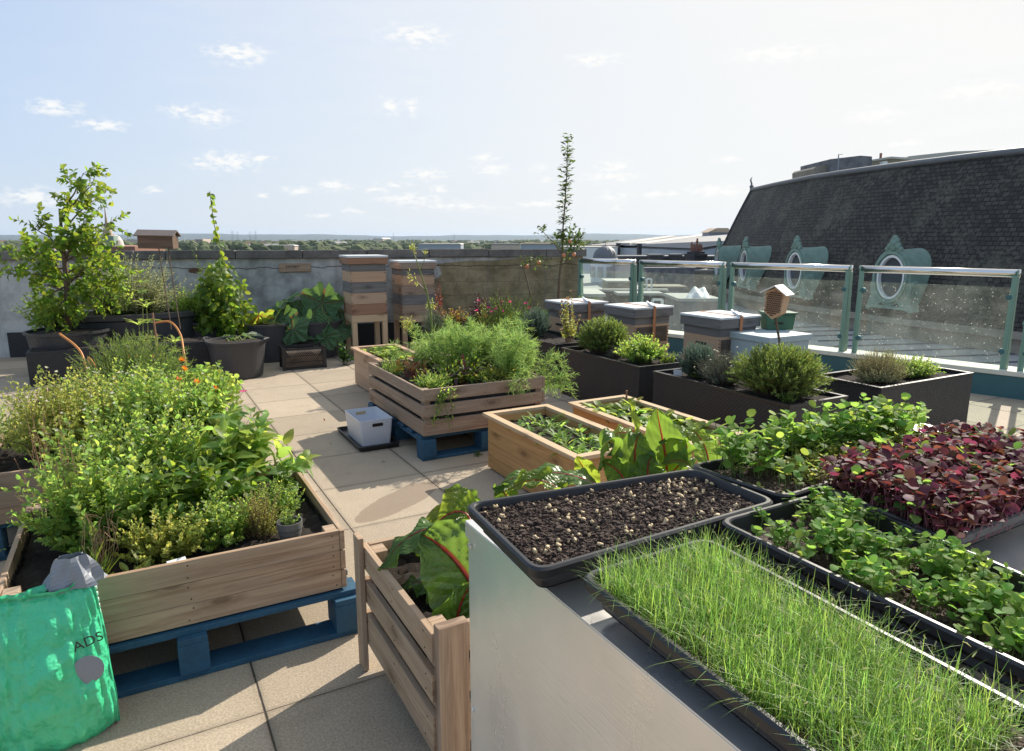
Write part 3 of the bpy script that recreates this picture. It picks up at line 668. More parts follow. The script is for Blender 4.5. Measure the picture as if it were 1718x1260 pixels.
def rimbox(name, label, x0, y0, x1, y1, z, rw=.055, oh=.03, nsl=4, body='wood_yellow', rim='wood_pale', group='framed wooden planters'):
    t = thing(name, label, 'planter', ((x0+x1)/2, (y0+y1)/2, 0), group)
    a0, b0, a1, b1 = x0+oh, y0+oh, x1-oh, y1-oh; th = .022; hh = (z-.03)/nsl
    mb = MB()
    for i in range(nsl):
        za = .012+i*hh*.99; zb = za+hh*.99-.0015
        mb.box((a0, b0, za), (a0+th, b1, zb)); mb.box((a1-th, b0, za), (a1, b1, zb))
        mb.box((a0+th, b0+.001, za), (a1-th, b0+th, zb)); mb.box((a0+th, b1-th, za), (a1-th, b1-.001, zb))
    mb.build('side_boards', M[body], t, bevel=.002)
    zt = z; zb = z-.024
    for quad in (((x0, y0), (x1, y0), (x1-rw, y0+rw), (x0+rw, y0+rw)), ((x1, y0), (x1, y1), (x1-rw, y1-rw), (x1-rw, y0+rw)),
                 ((x1, y1), (x0, y1), (x0+rw, y1-rw), (x1-rw, y1-rw)), ((x0, y1), (x0, y0), (x0+rw, y0+rw), (x0+rw, y1-rw))):
        c_ = sum((Vector(p+(0,)) for p in quad), Vector())/4
        pts = [Vector(p+(zb,))+(c_-Vector(p+(0,))).normalized()*.0012 for p in quad]
        mb = MB(); mb.prism(pts, (0, 0, zt-zb)); mb.build('rim_board', M[rim], t, bevel=.002)
    soilbed(a0+th, b0+th, a1-th, b1-th, z-.075, t)
    return t
pallet('blue wooden pallet under the slatted fennel bed', 1.737, 4.50, 2.79, 5.84, .18)
slatbox('slatted pallet wood bed overflowing with feathery fennel', 1.745, 4.51, 2.775, 5.79, .184, .535, 3, .22)
pallet('blue wooden pallet under the near left herb bed', -.56, 2.55, .70, 3.75, .188)
slatbox('close boarded wooden bed of herbs beside the green sack', -.50, 2.60, .655, 3.55, .192, .448, 3, .0, 'wood', soilz=.385)
pallet('blue wooden pallet under the farther left herb bed', -.80, 4.05, .42, 5.15, .188)
slatbox('wooden herb bed behind the near left one, hidden by greenery', -.78, 4.05, .40, 5.1, .192, .46, 3, .0, 'wood_old')
slatbox('wooden bed at the far left end of the herb row', -.75, 5.55, .42, 6.6, .01, .42, 3, .0, 'wood_old')
rimbox('wooden_planter', 'honey coloured planter of young salad leaves beside the blue pallet', 2.06, 3.02, 2.60, 4.18, .405)
rimbox('wooden_planter', 'honey coloured planter packed with round leaves next to the black troughs', 2.80, 2.95, 3.34, 4.22, .385)
rimbox('wooden_planter', 'brown planter of lettuce left of the fennel, in front of the hive stacks', 2.05, 6.15, 2.58, 7.45, .42, .06, .03, 3, 'cedar', 'cedar')
rimbox('wooden_planter', 'brown planter mostly hidden behind the fennel', 2.76, 6.15, 3.28, 7.45, .42, .06, .03, 3, 'cedar', 'cedar')
# chard bed beside the metal bench
t = slatbox('tall slatted wooden bed of red veined chard beside the metal bench', .648, 1.66, 1.95, 2.33, .10, .50, 3, .30, 'wood', soilz=.41, th=.022)
mb = MB(); mb.box((.625, 2.29, .002), (.646, 2.355, .535)); mb.build('corner_post', M['wood'], t, bevel=.003)
mb = MB(); mb.box((.655, 1.618, .002), (.75, 1.655, .53)); mb.build('corner_post', M['wood_old'], t, bevel=.003)
mb = MB(); mb.box((1.86, 1.618, .002), (1.95, 1.655, .50)); mb.build('corner_post', M['wood_old'], t, bevel=.003)
# black troughs
def trough(label, x0, y0, x1, y1, z=.49):
    t = thing('black_trough', label, 'planter', ((x0+x1)/2, (y0+y1)/2, 0), 'black woven troughs')
    th = .022; mb = MB()
    o4 = [(x0, y0), (x1, y0), (x1, y1), (x0, y1)]
    i4 = [(x0+th, y0+th), (x1-th, y0+th), (x1-th, y1-th), (x0+th, y1-th)]
    for i in range(4):
        j = (i+1) % 4; p, r, pi_, ri = o4[i], o4[j], i4[i], i4[j]; L = math.hypot(r[0]-p[0], r[1]-p[1])
        mb.poly([(*p, 0), (*r, 0), (*r, z-.012), (*p, z-.012)], 0, [(0, 0), (L, 0), (L, z), (0, z)])
        mb.poly([(*ri, z-.1), (*pi_, z-.1), (*pi_, z), (*ri, z)], 0, [(0, 0), (L, 0), (L, .1), (0, .1)])
    mb.build('body', M['trough'], t)
    mb = MB(); e = .006
    for i in range(4):
        j = (i+1) % 4
        def ex(p, s_): return (p[0]+(s_ if p[0] > (x0+x1)/2 else -s_), p[1]+(s_ if p[1] > (y0+y1)/2 else -s_))
        po, ro = ex(o4[i], e), ex(o4[j], e); pi_, ri = i4[i], i4[j]
        mb.poly([(*po, z), (*ro, z), (*ri, z), (*pi_, z)]); mb.poly([(*po, z-.02), (*ro, z-.02), (*ro, z), (*po, z)])
    mb.build('rim', M['black'], t)
    soilbed(x0+th, y0+th, x1-th, y1-th, z-.035, t)
    return t
trough('black woven trough with the blue lavender behind the fennel', 3.9, 6.12, 4.47, 7.35)
trough('black woven trough with strawberry foliage and a round rosemary', 3.845, 4.66, 4.42, 5.92)
trough('black woven trough with grey lavender and the big rosemary bush', 3.83, 3.05, 4.43, 4.45)
trough('black woven trough with the silvery bush and curly parsley', 4.90, 3.10, 6.15, 3.68)
trough('black woven trough of red and copper plants by the parapet', 3.2, 7.75, 4.5, 8.25, .5)
trough('black woven trough under the small apple tree', 4.75, 8.2, 6.0, 8.7, .5)

# ------------------------------------------------------------------ hives
def stamp(mb, c, w_, h_, n_): mb.obox(c, (w_, .003, h_))
def tall_hive(label, px, py, ztop, rz, boxes, legs):
    top = at(px, py, ztop); c = Vector((top.x, top.y, 0)); c += Vector((0, .0, 0))
    t = thing('hive_stack', label, 'beehive', (0, 0, 0), 'tall stacks of hive boxes')
    s_ = .245; z = ztop
    mb = MB(); mb.box((-s_-.03, -s_-.03, z-.028), (s_+.03, s_+.03, z)); mb.build('roof_cover', M['wmetal'], t, bevel=.004); z -= .029
    mb = MB()
    for (lo, hi) in (((-s_-.025, -s_-.025, z-.085), (s_+.025, -s_-.005, z)), ((-s_-.025, s_+.005, z-.085), (s_+.025, s_+.025, z)), ((-s_-.025, -s_-.004, z-.085), (-s_-.005, s_+.004, z)), ((s_+.005, -s_-.004, z-.085), (s_+.025, s_+.004, z))): mb.box(lo, hi)
    mb.build('roof_frame', M[boxes[0][1]], t, bevel=.002); z -= .087
    for (h_, mn) in boxes[1:]:
        mb = MB(); th = .02; a, b_ = z-h_+.002, z
        mb.box((-s_, -s_, a), (s_, -s_+th, b_)); mb.box((-s_, s_-th, a), (s_, s_, b_)); mb.box((-s_+.001, -s_+th, a), (-s_+th, s_-th, b_)); mb.box((s_-th, -s_+th, a), (s_-.001, s_-th, b_))
        o = mb.build('hive_box', M[mn], t, bevel=.003)
        mb = MB()
        for xs in (-1, 1):
            for zz in (a+.02, b_-.02):
                for dx in (0,): mb.obox((xs*(s_-.012), -s_-.0015, zz), (.022, .004, .008))
        mb.build('corner_joint', M['wood_dark'], o)
        z -= h_
    mb = MB(); mb.box((-s_, -s_, z-.1), (s_, s_, z-.002)); mb.build('floor_board', M['wood_pale'], t, bevel=.003); z -= .1
    for (xs, ys) in ((-1, -1), (1, -1), (-1, 1), (1, 1)):
        mb = MB(); mb.box((xs*(s_-.035)-.034, ys*(s_-.035)-.034, 0), (xs*(s_-.035)+.034, ys*(s_-.035)+.034, z-.002)); mb.build('leg', M['wood_pale'] if legs else M['cedar'], t, bevel=.002)
    t.location = (c.x, c.y, 0); t.rotation_euler = (0, 0, rz)
    return t, z
b1 = [(0, 'cedar_red'), (.095, 'wood_grey'), (.145, 'cedar'), (.145, 'wood_grey'), (.15, 'cedar'), (.145, 'cedar_red')]
b2 = [(0, 'wood_old'), (.09, 'wood_grey'), (.14, 'cedar'), (.14, 'wood_old'), (.14, 'wood_grey'), (.15, 'wood_old')]
t, z = tall_hive('left and taller stack of mixed cedar and grey hive boxes on pale legs', 609, 428, 1.375, R_(-3), b1, True)
mb = MB(); mb.obox((.02, -.2475, .69), (.14, .004, .04)); mb.build('stamp', M['purple'], t)
mb = MB(); mb.obox((.02, -.2475, .86), (.11, .004, .03)); mb.build('stamp', M['purple'], t)
t, z = tall_hive('right and lower stack of hive boxes with the whitish lid, behind a fennel stalk', 692, 436.5, 1.29, R_(-4), b2, False)
def low_hive(label, x0, y0, z, strap=True, brick=True):
    t = thing('beehive', label, 'beehive', (x0+.29, y0+.29, 0), 'low hives beside the glass')
    x1, y1 = x0+.58, y0+.58; i = .035
    mb = MB(); mb.box((x0, y0, z-.022), (x1, y1, z)); mb.build('roof_cover', M['wmetal'], t, bevel=.004)
    mb = MB(); mb.box((x0+.006, y0+.006, z-.115), (x1-.006, y1-.006, z-.0225)); mb.build('roof_frame', M['wood_grey'], t, bevel=.003)
    mb = MB(); mb.box((x0+i, y0+i, z-.20), (x1-i, y1-i, z-.1155)); mb.build('hive_box', M['wood_grey'], t, bevel=.003)
    mb = MB(); mb.box((x0+i+.002, y0+i+.002, z-.44), (x1-i-.002, y1-i-.002, z-.2005)); o = mb.build('hive_box', M['cedar'], t, bevel=.003)
    mb = MB(); mb.box((x0+i+.03, y0+i-.004, z-.41), (x1-i-.03, y0+i+.001, z-.23)); mb.build('inset_panel', M['wood_dark'], o)
    mb = MB(); mb.box((x0+i-.006, y0+i-.02, z-.50), (x1-i+.006, y1-i, z-.4405)); mb.build('floor_board', M['cedar'], t, bevel=.003)
    for zz in [z-.05, z-.09]+[z-.13, z-.165]+[z-.235-.035*j for j in range(6)]:
        ii = .006 if zz > z-.115 else i
        mb = MB(); mb.box((x0+ii-.0015, y0+ii-.0012, zz), (x0+ii+.02, y0+ii+.004, zz+.007)); mb.box((x1-ii-.02, y0+ii-.0012, zz), (x1-ii+.0015, y0+ii+.004, zz+.007)); mb.build('corner_joint', M['wood_dark'], o)
    mb = MB(); mb.box((x0+i-.0015, y0+.2, z-.30), (x0+i+.01, y0+.36, z-.275)); mb.box((x0+i+.12, y0+i-.0035, z-.437), (x1-i-.12, y0+i+.004, z-.425)); mb.build('hand_hold', M['hole'], o)
    for (xs, ys) in ((0, 0), (1, 0), (0, 1), (1, 1)):
        mb = MB(); a = x0+i+xs*(x1-x0-2*i-.07); b_ = y0+i+ys*(y1-y0-2*i-.07); mb.box((a, b_, 0), (a+.07, b_+.07, z-.501)); mb.build('leg', M['wood_old'], t)
    if strap:
        xs = x0+.29; mb = MB(); mb.box((xs-.019, y0-.005, z-.42), (xs+.019, y0-.0005, z+.004)); mb.box((xs-.019, y0-.0045, z+.0005), (xs+.019, y1+.004, z+.004)); mb.box((xs-.019, y1+.0005, z-.42), (xs+.019, y1+.005, z+.004)); mb.build('strap', M['strap'], t)
        mb = MB(); mb.obox((xs-.01, y0+.05, z+.02), (.05, .09, .03), Matrix.Rotation(.35, 3, 'X')); mb.obox((xs-.01, y0+.10, z+.035), (.03, .08, .012), Matrix.Rotation(.6, 3, 'X')); mb.build('buckle', M['wmetal'], t, bevel=.005)
    return t
low_hive('low strapped hive farthest back, beside the small apple tree', 4.60, 6.92, .83)
low_hive('low strapped hive between the round rosemary and the lavender', 4.925, 6.09, .83)
low_hive('low strapped hive directly left of the pale painted hive', 5.045, 4.91, .83)
t = thing('painted_hive', 'pale grey blue painted hive carrying a green feeder box', 'beehive', (5.52, 4.72, 0))
mb = MB(); mb.box((5.22, 4.44, .62), (5.82, 5.0, .68)); mb.build('roof', M['palehive'], t, bevel=.005)
mb = MB(); mb.box((5.24, 4.46, .46), (5.80, 4.98, .6195)); mb.build('hive_box', M['palehive'], t, bevel=.004)
mb = MB(); mb.box((5.24, 4.46, .25), (5.80, 4.98, .459)); mb.build('hive_box', M['palehive'], t, bevel=.004)
for (xx, yy) in ((5.26, 4.48), (5.71, 4.48), (5.26, 4.9), (5.71, 4.9)):
    mb = MB(); mb.box((xx, yy, 0), (xx+.07, yy+.07, .249)); mb.build('leg', M['palehive'], t)
cb = at(1303, 552, .68); t = thing('feeder_box', 'green lidded plastic box standing on the pale painted hive', 'box', cb)
rz = Matrix.Rotation(R_(-28), 3, 'Z')
mb = MB(); mb.obox(cb+Vector((0, 0, .08)), (.27, .17, .158), rz, taper=1.12); mb.build('body', M['green_box'], t, bevel=.008)
mb = MB(); mb.obox(cb+Vector((0, 0, .17)), (.33, .22, .02), rz); mb.build('rim', M['green_box'], t, bevel=.006)
mb = MB(); mb.obox(cb+rz@Vector((-.02, -.094, .07)), (.09, .012, .016), rz); mb.build('slot', M['hole'], t)
# insect hotel
ic = atd(1303, 505, 5.25); t = thing('insect_hotel', 'house shaped bamboo insect hotel on a thin stake above the big rosemary', 'insect hotel', (ic.x+.06, ic.y, 0))
fd = -(FW*.78+RT*.63).normalized(); sdv = Vector((-fd.y, fd.x, 0)); tl = Matrix.Rotation(R_(-5), 3, fd)
def ip(a, z, o_): return ic+tl@(sdv*a+q*z+fd*o_)
out = [(-.072, .06), (-.062, -.09), (.004, -.135), (.062, -.09), (.072, .06), (0, .105)]
mb = MB(); mb.prism([ip(a, z, -.07) for a, z in out], (tl@fd)*.13); mb.build('body', M['cedar'], t)
mb = MB()
for i in range(9):
    for j in range(14):
        a = -.06+i*.0145+(.007 if j % 2 else 0); z = -.12+j*.0155
        if abs(a) < .058 and z < .085-abs(a)*.45 and z > -.115+abs(a)*.7:
            r = U(.0045, .0068); mb.tube([ip(a, z, .0), ip(a, z, .066+U(0, .006))], r, 7)
mb.build('bamboo_tubes', M['bamboo'], t)
mb = MB()
for i in range(9):
    for j in range(14):
        a = -.06+i*.0145+(.007 if j % 2 else 0); z = -.12+j*.0155
        if abs(a) < .058 and z < .085-abs(a)*.45 and z > -.115+abs(a)*.7: mb.tube([ip(a, z, .05), ip(a, z, .0735)], .0047, 6)
mb.build('tube_holes', M['hole'], t)
mb = MB(); mb.prism([ip(-.10, .055, -.08), ip(-.10, .062, -.08), ip(0, .125, -.08), ip(0, .117, -.08)], (tl@fd)*.19); mb.prism([ip(.10, .055, -.08), ip(.10, .062, -.08), ip(.001, .125, -.08), ip(.001, .117, -.08)], (tl@fd)*.19); mb.build('roof', M['white'], t)
mb = MB(); e = at(1322, 640, .49); mb.tube([ic+Vector((0, 0, -.12)), Vector((e.x, e.y, .42))], .009, 8); mb.build('stake', M['twig'], t)

# ------------------------------------------------------------------ containers on the floor
def pot(name, label, c, r, h, matn='pot', handles=False, group=None, taper=.82, top=.02, plantable=True):
    t = thing(name, label, 'pot', c, group); c = Vector(c)
    mb = MB(); mb.lathe(c, [(0, 0), (r*taper*.96, 0), (r*taper, .01), (r*.985, h-.035), (r*1.0, h-.03), (r*1.05, h-.028), (r*1.055, h), (r*.98, h), (r*.96, h-.05), (0, h-.05)], 40); mb.build('body', M[matn], t, smooth=False)
    mb = MB(); mb.lathe(c, [(0, h-top), (r*.5, h-top+.012), (r*.965, h-top-.01)], 24); mb.build('soil', M['soil'], t)
    if handles:
        for a in (R_(-35), R_(150)):
            cc = c+Vector((math.cos(a)*r*1.03, math.sin(a)*r*1.03, h)); tx = Vector((-math.sin(a), math.cos(a), 0)); o_ = Vector((math.cos(a), math.sin(a), 0))
            mb = MB(); mb.tube([cc-tx*.07-q*.01, cc-tx*.06+o_*.03+q*.012, cc+o_*.045+q*.02, cc+tx*.06+o_*.03+q*.012, cc+tx*.07-q*.01], .011, 6); mb.build('handle', M[matn], t)
    return t
pc = at(404, 634); pc = Vector((pc.x, pc.y+.12, 0)); pot('round_pot', 'large round grey black pot of young courgette in front of the back wall', pc, .325, .44, handles=True)
p2 = Vector((1.52, 9.5, 0)); pot('round_pot', 'black pot with broad squash leaves directly left of the slatted crate', p2, .27, .50)
p3 = Vector((2.17, 9.55, 0)); pot('round_pot', 'black pot of large squash leaves behind the slatted crate', p3, .34, .50)
p4 = atd(352, 600, 9.2); p4.z = 0; pot('round_pot', 'dark pot of the tall climbing plant behind the courgette pot', p4, .30, .52)
p5 = atd(225, 560, 8.7); p5.z = 0; t = thing('oval_tub', 'wide dark tub with a thick grey rim at the left of the parapet', 'tub', p5)
mb = MB(); mb.lathe(p5, [(0, 0), (.68, 0), (.74, .60), (.80, .62), (.80, .68), (.72, .69), (.70, .6), (0, .6)], 48, sx=1.0, sy=.55); mb.build('body', M['pot'], t)
mb = MB(); mb.lathe(p5, [(0, .66), (.71, .63)], 30, sx=1, sy=.55); mb.build('soil', M['soil'], t)
p6 = atd(120, 600, 8.0); p6.z = 0; pot('round_pot', 'big dark pot of the apple tree at the left edge', p6, .42, .55)
# dark planter block behind hose reel
t = thing('dark_trough', 'long dark trough standing below the wide grey rimmed tub', 'planter', (p5.x, p5.y-.7, 0)); mb = MB(); cx_, cy_ = p5.x-.1, p5.y-.75
mb.box((cx_-.95, cy_-.2, 0), (cx_+.95, cy_+.2, .38)); mb.build('body', M['trough'], t, bevel=.01); mb = MB(); mb.box((cx_-.92, cy_-.17, .3), (cx_+.92, cy_+.17, .384)); mb.build('soil', M['soil'], t)
# crate
cc = at(510, 619); cc = Vector((cc.x+.02, cc.y+.14, 0)); t = thing('slatted_crate', 'dark plastic lattice crate on the paving in front of the squash pots', 'crate', (0, 0, 0))
mb = MB(); w2, d2, hh = .245, .15, .27
for zz in (.004, hh*.33, hh*.62, hh-.03):
    for yy in (-d2, d2): mb.box((-w2, yy-.006, zz), (w2, yy+.006, zz+(.03 if zz > .2 or zz < .01 else .008)))
    for xx in (-w2, w2): mb.box((xx-.006, -d2+.007, zz+.001), (xx+.006, d2-.007, zz+(.029 if zz > .2 or zz < .01 else .007)))
mb.build('rails', M['black'], t)
for sx_ in (-1, 1):
    for sy_ in (-1, 1): mb = MB(); mb.box((sx_*w2-.02, sy_*d2-.014, 0), (sx_*w2+.02, sy_*d2+.014, hh+.012)); mb.build('corner_post', M['black'], t)
mb = MB()
for i in range(19):
    x = -w2+.03+i*.024
    for sg in (-1, 1):
        mb.bar((x, -d2-.002*sg, .03), (max(-w2+.02, min(w2-.02, x+sg*.15)), -d2-.002*sg, hh-.03), .004, .005)
mb.build('lattice', M['black'], t)
mb = MB(); mb.box((-w2+.01, -d2+.02, .01), (w2-.01, d2-.02, hh-.06)); mb.build('contents', M['wood'], t)
t.location = cc; t.rotation_euler = (0, 0, R_(-3))
# tub on black tray
t = thing('seed_tray', 'black plastic tray on the paving under the white tub', 'tray', (1.70, 5.18, 0))
mb = MB()
P = []
def rrect(x0, y0, x1, y1, r, z, n=6):
    L = []
    for (cx__, cy__, a0) in ((x1-r, y1-r, 0), (x0+r, y1-r, 90), (x0+r, y0+r, 180), (x1-r, y0+r, 270)):
        for i in range(n+1):
            a = R_(a0+90*i/n); L.append((cx__+r*math.cos(a), cy__+r*math.sin(a), z))
    L.append(L[0]); return L
tx0, ty0, tx1, ty1 = 1.39, 4.93, 1.72, 5.60
for (i, z) in ((.0, .035), (.0, .04), (.012, .04), (.02, .012), (.3, .012)):
    P.append(rrect(tx0+min(i, .15), ty0+i, tx1-min(i, .15), ty1-i, max(.005, .03-i*.5), z))
P = [rrect(tx0+.012, ty0+.012, tx1-.012, ty1-.012, .03, .001)]+P
mb.grid(P); mb.build('tray', M['black'], t)
t = thing('white_tub', 'translucent white storage tub with hand holes on the black tray', 'tub', (1.56, 5.25, .013))
ux0, uy0, ux1, uy1, uh = 1.425, 5.02, 1.695, 5.45, .205
mb = MB(); e = .018
rows = [rrect(ux0+e+.1, uy0+e+.1, ux1-e-.1, uy1-e-.1, .01, .014), rrect(ux0+e, uy0+e, ux1-e, uy1-e, .02, .014), rrect(ux0, uy0, ux1, uy1, .02, .014+uh), rrect(ux0+.004, uy0+.004, ux1-.004, uy1-.004, .018, .014+uh), rrect(ux0+e+.004, uy0+e+.004, ux1-e-.004, uy1-e-.004, .02, .02), rrect(ux0+e+.11, uy0+e+.11, ux1-e-.11, uy1-e-.11, .01, .02)]
mb.grid(rows); mb.build('shell', M['tub'], t, smooth=False)
for (cx__, cy__, ax) in (((ux0+ux1)/2+.01, uy0-.0005+.0035, 'x'), ((ux0+ux1)/2, uy1-.0065, 'x')):
    mb = MB(); mb.obox((cx__, cy__+ (.0 if cy__ < 5.2 else -.0), .014+uh*.8), (.085, .011, .026)); mb.build('hand_hole', M['hole'] if cy__ < 5.2 else M['wood_pale'], t, bevel=.005)
# small pot in near bed
sp_ = at(501, 905, .40); sp_ = Vector((.47, 2.74, .385)); pot('small_pot', 'small grey plastic pot standing in the corner of the near herb bed', sp_, .048, .085, 'greypot')
# bird box
bb = atd(265, 403, 7.8); t = thing('bird_box', 'brown wooden bird box with felt roof on two thin rods above the wall', 'bird box', (bb.x, bb.y, 0))
tx = (RT+FW*.08).normalized(); ny = Vector((-tx.y, tx.x, 0)); Mb = Matrix((tx, ny, q)).transposed()@Matrix.Rotation(R_(1), 3, 'Y')
mb = MB(); mb.obox(bb-q*.012, (.375, .16, .16), Mb); mb.build('body', M['birdwood'], t, bevel=.004)
mb = MB(); mb.obox(bb+Mb@Vector((0, -.055, .078)), (.425, .13, .012), Mb@Matrix.Rotation(R_(28), 3, 'X')); mb.obox(bb+Mb@Vector((0, .055, .078)), (.425, .13, .012), Mb@Matrix.Rotation(R_(-28), 3, 'X')); mb.build('roof', M['felt'], t)
for dx in (.0, .10):
    mb = MB(); mb.tube([bb+tx*dx-q*.09, bb+tx*(dx+.05)-q*1.0], .006, 6); mb.build('rod', M['twig'], t)
# watering can
wc = at(348, 622); wc.z = 0; wc += Vector((0, .1, 0)); t = thing('watering_can', 'dark green plastic watering can behind the courgette pot', 'watering can', wc)
mb = MB(); mb.lathe(wc, [(0, 0), (.12, 0), (.125, .02), (.12, .22), (.09, .27), (.06, .29), (0, .29)], 24, sx=1.2); mb.build('body', M['dgreen'], t, smooth=True)
mb = MB(); mb.tube([wc+Vector((.02, 0, .28)), wc+Vector((.06, 0, .37)), wc+Vector((.16, 0, .36)), wc+Vector((.18, 0, .2)), wc+Vector((.13, 0, .08))], .014, 8); mb.build('handle', M['dgreen'], t, smooth=True)
mb = MB(); mb.tube([wc+Vector((-.12, 0, .08)), wc+Vector((-.25, 0, .25)), wc+Vector((-.34, 0, .36))], [.025, .018, .016], 8); mb.build('spout', M['dgreen'], t)
# hose reel and hose
hr = atd(238, 622, 7.2); t = thing('hose_reel', 'grey hose reel with orange handles behind the dill', 'hose reel', (hr.x, hr.y, 0))
mb = MB()
for sg in (-1, 1): mb.obox(hr+RT*.11*sg-q*.02, (.03, .26, .26), Matrix.Rotation(-YAW, 3, 'Z'))
mb.tube([hr-RT*.11, hr+RT*.11], .07, 14); mb.build('frame', M['greyp'], t, bevel=.02)
mb = MB(); mb.obox(hr+q*.15, (.28, .04, .03), Matrix.Rotation(-YAW, 3, 'Z')); mb.obox(hr-RT*.2-q*.02, (.03, .03, .17), Matrix.Rotation(-YAW, 3, 'Z')); mb.build('handle', M['orangep'], t, bevel=.01)
mb = MB(); mb.tube([hr-RT*.33, hr-RT*.12], .018, 8); mb.build('crank', M['greyp'], t)
for (dx, px_) in ((-1, 0), (1, 0)):
    mb = MB(); mb.tube([hr+RT*.12*dx-q*.1, Vector((hr.x, hr.y, 0))+RT*.2*dx], .016, 6); mb.build('leg', M['greyp'], t)
def hose(label, pts, dep, r=.011):
    P = [atd(x, y, d) for x, y, d in pts]; S_ = []
    for i in range(len(P)-1):
        p0, p1, p2_, p3_ = P[max(i-1, 0)], P[i], P[i+1], P[min(i+2, len(P)-1)]
        for k in range(8):
            u = k/8; S_.append(.5*((2*p1)+(p2_-p0)*u+(2*p0-5*p1+4*p2_-p3_)*u*u+(3*p1-p0-3*p2_+p3_)*u**3))
    S_.append(P[-1]); mb = MB(); mb.tube(S_, r, 8); o = mb.build('garden_hose', M['hose'], smooth=True, origin=P[0]); tag(o, label, 'hose')
hose('orange hose arching over the grey rim of the tub beside the reel', [(258, 542, 7.6), (285, 540, 7.6), (302, 560, 7.5), (308, 590, 7.3), (312, 625, 7.2), (300, 660, 7.1)], 0)
hose('orange hose looping at the left edge below the apple tree', [(100, 560, 6.6), (135, 590, 6.5), (150, 640, 6.4), (170, 662, 6.4), (205, 668, 6.5), (212, 655, 6.7), (175, 650, 6.8), (155, 620, 6.8), (148, 600, 6.9), (160, 615, 6.8), (172, 650, 6.7), (230, 664, 6.9)], 0)
# sacks
def sack(name, label, c, size, matn, lean=0, rzz=0, seed=1, squash=2.6):
    r_ = random.Random(seed); ph = [r_.uniform(0, 6) for _ in range(8)]
    t = thing(name, label, 'sack', c); P = []
    Rm = Matrix.Rotation(rzz, 3, 'Z')@Matrix.Rotation(lean, 3, 'X')
    N1, N2 = 60, 110
    for i in range(N1+1):
        v = i/N1; z = v*size[2]; row = []
        env = min(1, (math.sin(math.pi*min(1, v*1.0+.04))**.38)) if v < .97 else .35
        env = max(env, .12); pinch = 1-.25*max(0, v-.75)*4
        for k in range(N2):
            a = 2*math.pi*k/N2; ca, sa = math.cos(a), math.sin(a)
            x = size[0]/2*math.copysign(abs(ca)**.8, ca)*(.93+.07*env)*(1-.12*v); y = size[1]/2*math.copysign(abs(sa)**.9, sa)*env*(1-.35*v)
            wr_ = .008*(1-abs(math.sin(3.2*v+1.5*a+ph[4])))**3+.007*(1-abs(math.sin(5*v-2*a+ph[5])))**4+.007*math.sin(9*v+3*a+ph[0])+.007*math.sin(17*v-5*a+ph[1])+.005*math.sin(23*a+ph[2]+6*v)
            row.append(tuple(Vector(c)+Rm@Vector((x*(1+wr_), y+math.copysign(wr_, sa)*1.2, z+.01*math.sin(4*a+ph[3])))))
        row.append(row[0]); P.append(row)
    mb = MB(); mb.grid(P); mb.build('plastic', M[matn], t, smooth=True)
    return t, Rm
gs = Vector((-.43, 2.42, 0)); gt, Rm = sack('compost_sack', 'green plastic compost sack with dark lettering leaning on the near herb bed', gs+Vector((.08, 0, 0)), (.36, .22, .52), 'bag', R_(-4), R_(8), 3)
RT_ = Rm@Matrix.Rotation(R_(90), 3, 'X')
text('ADS', .045, gs+Rm@Vector((.19, -.114, .345)), RT_@Matrix.Rotation(R_(10), 3, 'Z'), M['ink'], gt)
mb = MB(); mb.blob(gs+Rm@Vector((.18, -.106, .25)), .045, 14, 8, 0, sc=(1, .08, 1.1)); mb.build('printed_mark', M['greyp'], gt)
mb = MB()
for i in range(22):
    v = i/22; mb.obox(gs+Rm@Vector((.247-.012*v, -.02, .04+v*.46)), (.006, .012, .010))
mb.build('stitching', M['white'], gt)
mb = MB(); tp = gs+Rm@Vector((.18, 0, .50))
P = []
for i in range(9):
    v = i/8; row = []
    for k in range(17):
        a = 2*math.pi*k/16; r = (.075*(1-v)+.035*v)*(1+.25*math.sin(5*a+v*3)); row.append(tuple(tp+Vector((r*math.cos(a)*1.1, r*math.sin(a)*.6, v*.10))))
    P.append(row)
mb.grid(P); mb.build('rolled_top', M['greyp'], gt)
ws = Vector((-1.22, 4.35, .46)); wt, Rm = sack('white_sack', 'white printed plastic sack lying in the farther herb bed at the left', ws, (.62, .22, .40), 'bagw', R_(-28), R_(-8), 5)
mb = MB()
for i in range(3):
    for j in range(3):
        mb.obox(ws+Rm@Vector((.10+.065*i, -.118+.008*j, .12+.08*j)), (.045 if (i+j) % 2 else .028, .006, .03 if (i+j) % 2 else .05), Rm@Matrix.Rotation(.3, 3, 'Y'))
mb.build('printed_panels', M['ink'], wt)

# ------------------------------------------------------------------ metal bench and seed trays
BZ = 1.0
t = thing('metal_bench', 'brushed steel bench in the foreground carrying the seed trays', 'bench', (1.4, .5, 0))
bx0, by0, bx1, by1 = .588, -.45, 2.25, 1.268
mb = MB(); mb.box((bx0-.004, by0, BZ-.003), (bx1, by1+.004, BZ)); mb.box((bx0-.005, by0, BZ-.035), (bx0-.002, by1+.003, BZ-.0032)); mb.build('top', M['steel'], t)
mb = MB(); mb.box((bx0, by0+.005, .03), (bx1-.01, by1, BZ-.0035)); mb.build('side_panel', M['steel'], t, bevel=.003)
mb = MB(); mb.tube([(bx0-.003, by1-.018, BZ-.05), (bx0-.007, by1-.018, BZ-.05)], .006, 10); mb.build('rivet', M['steel'], t)
for yy, zz in ((by1-.018, .55),):
    mb = MB(); mb.tube([(bx0-.001, yy, zz), (bx0-.0045, yy, zz)], .005, 10); mb.build('rivet', M['steel'], t)
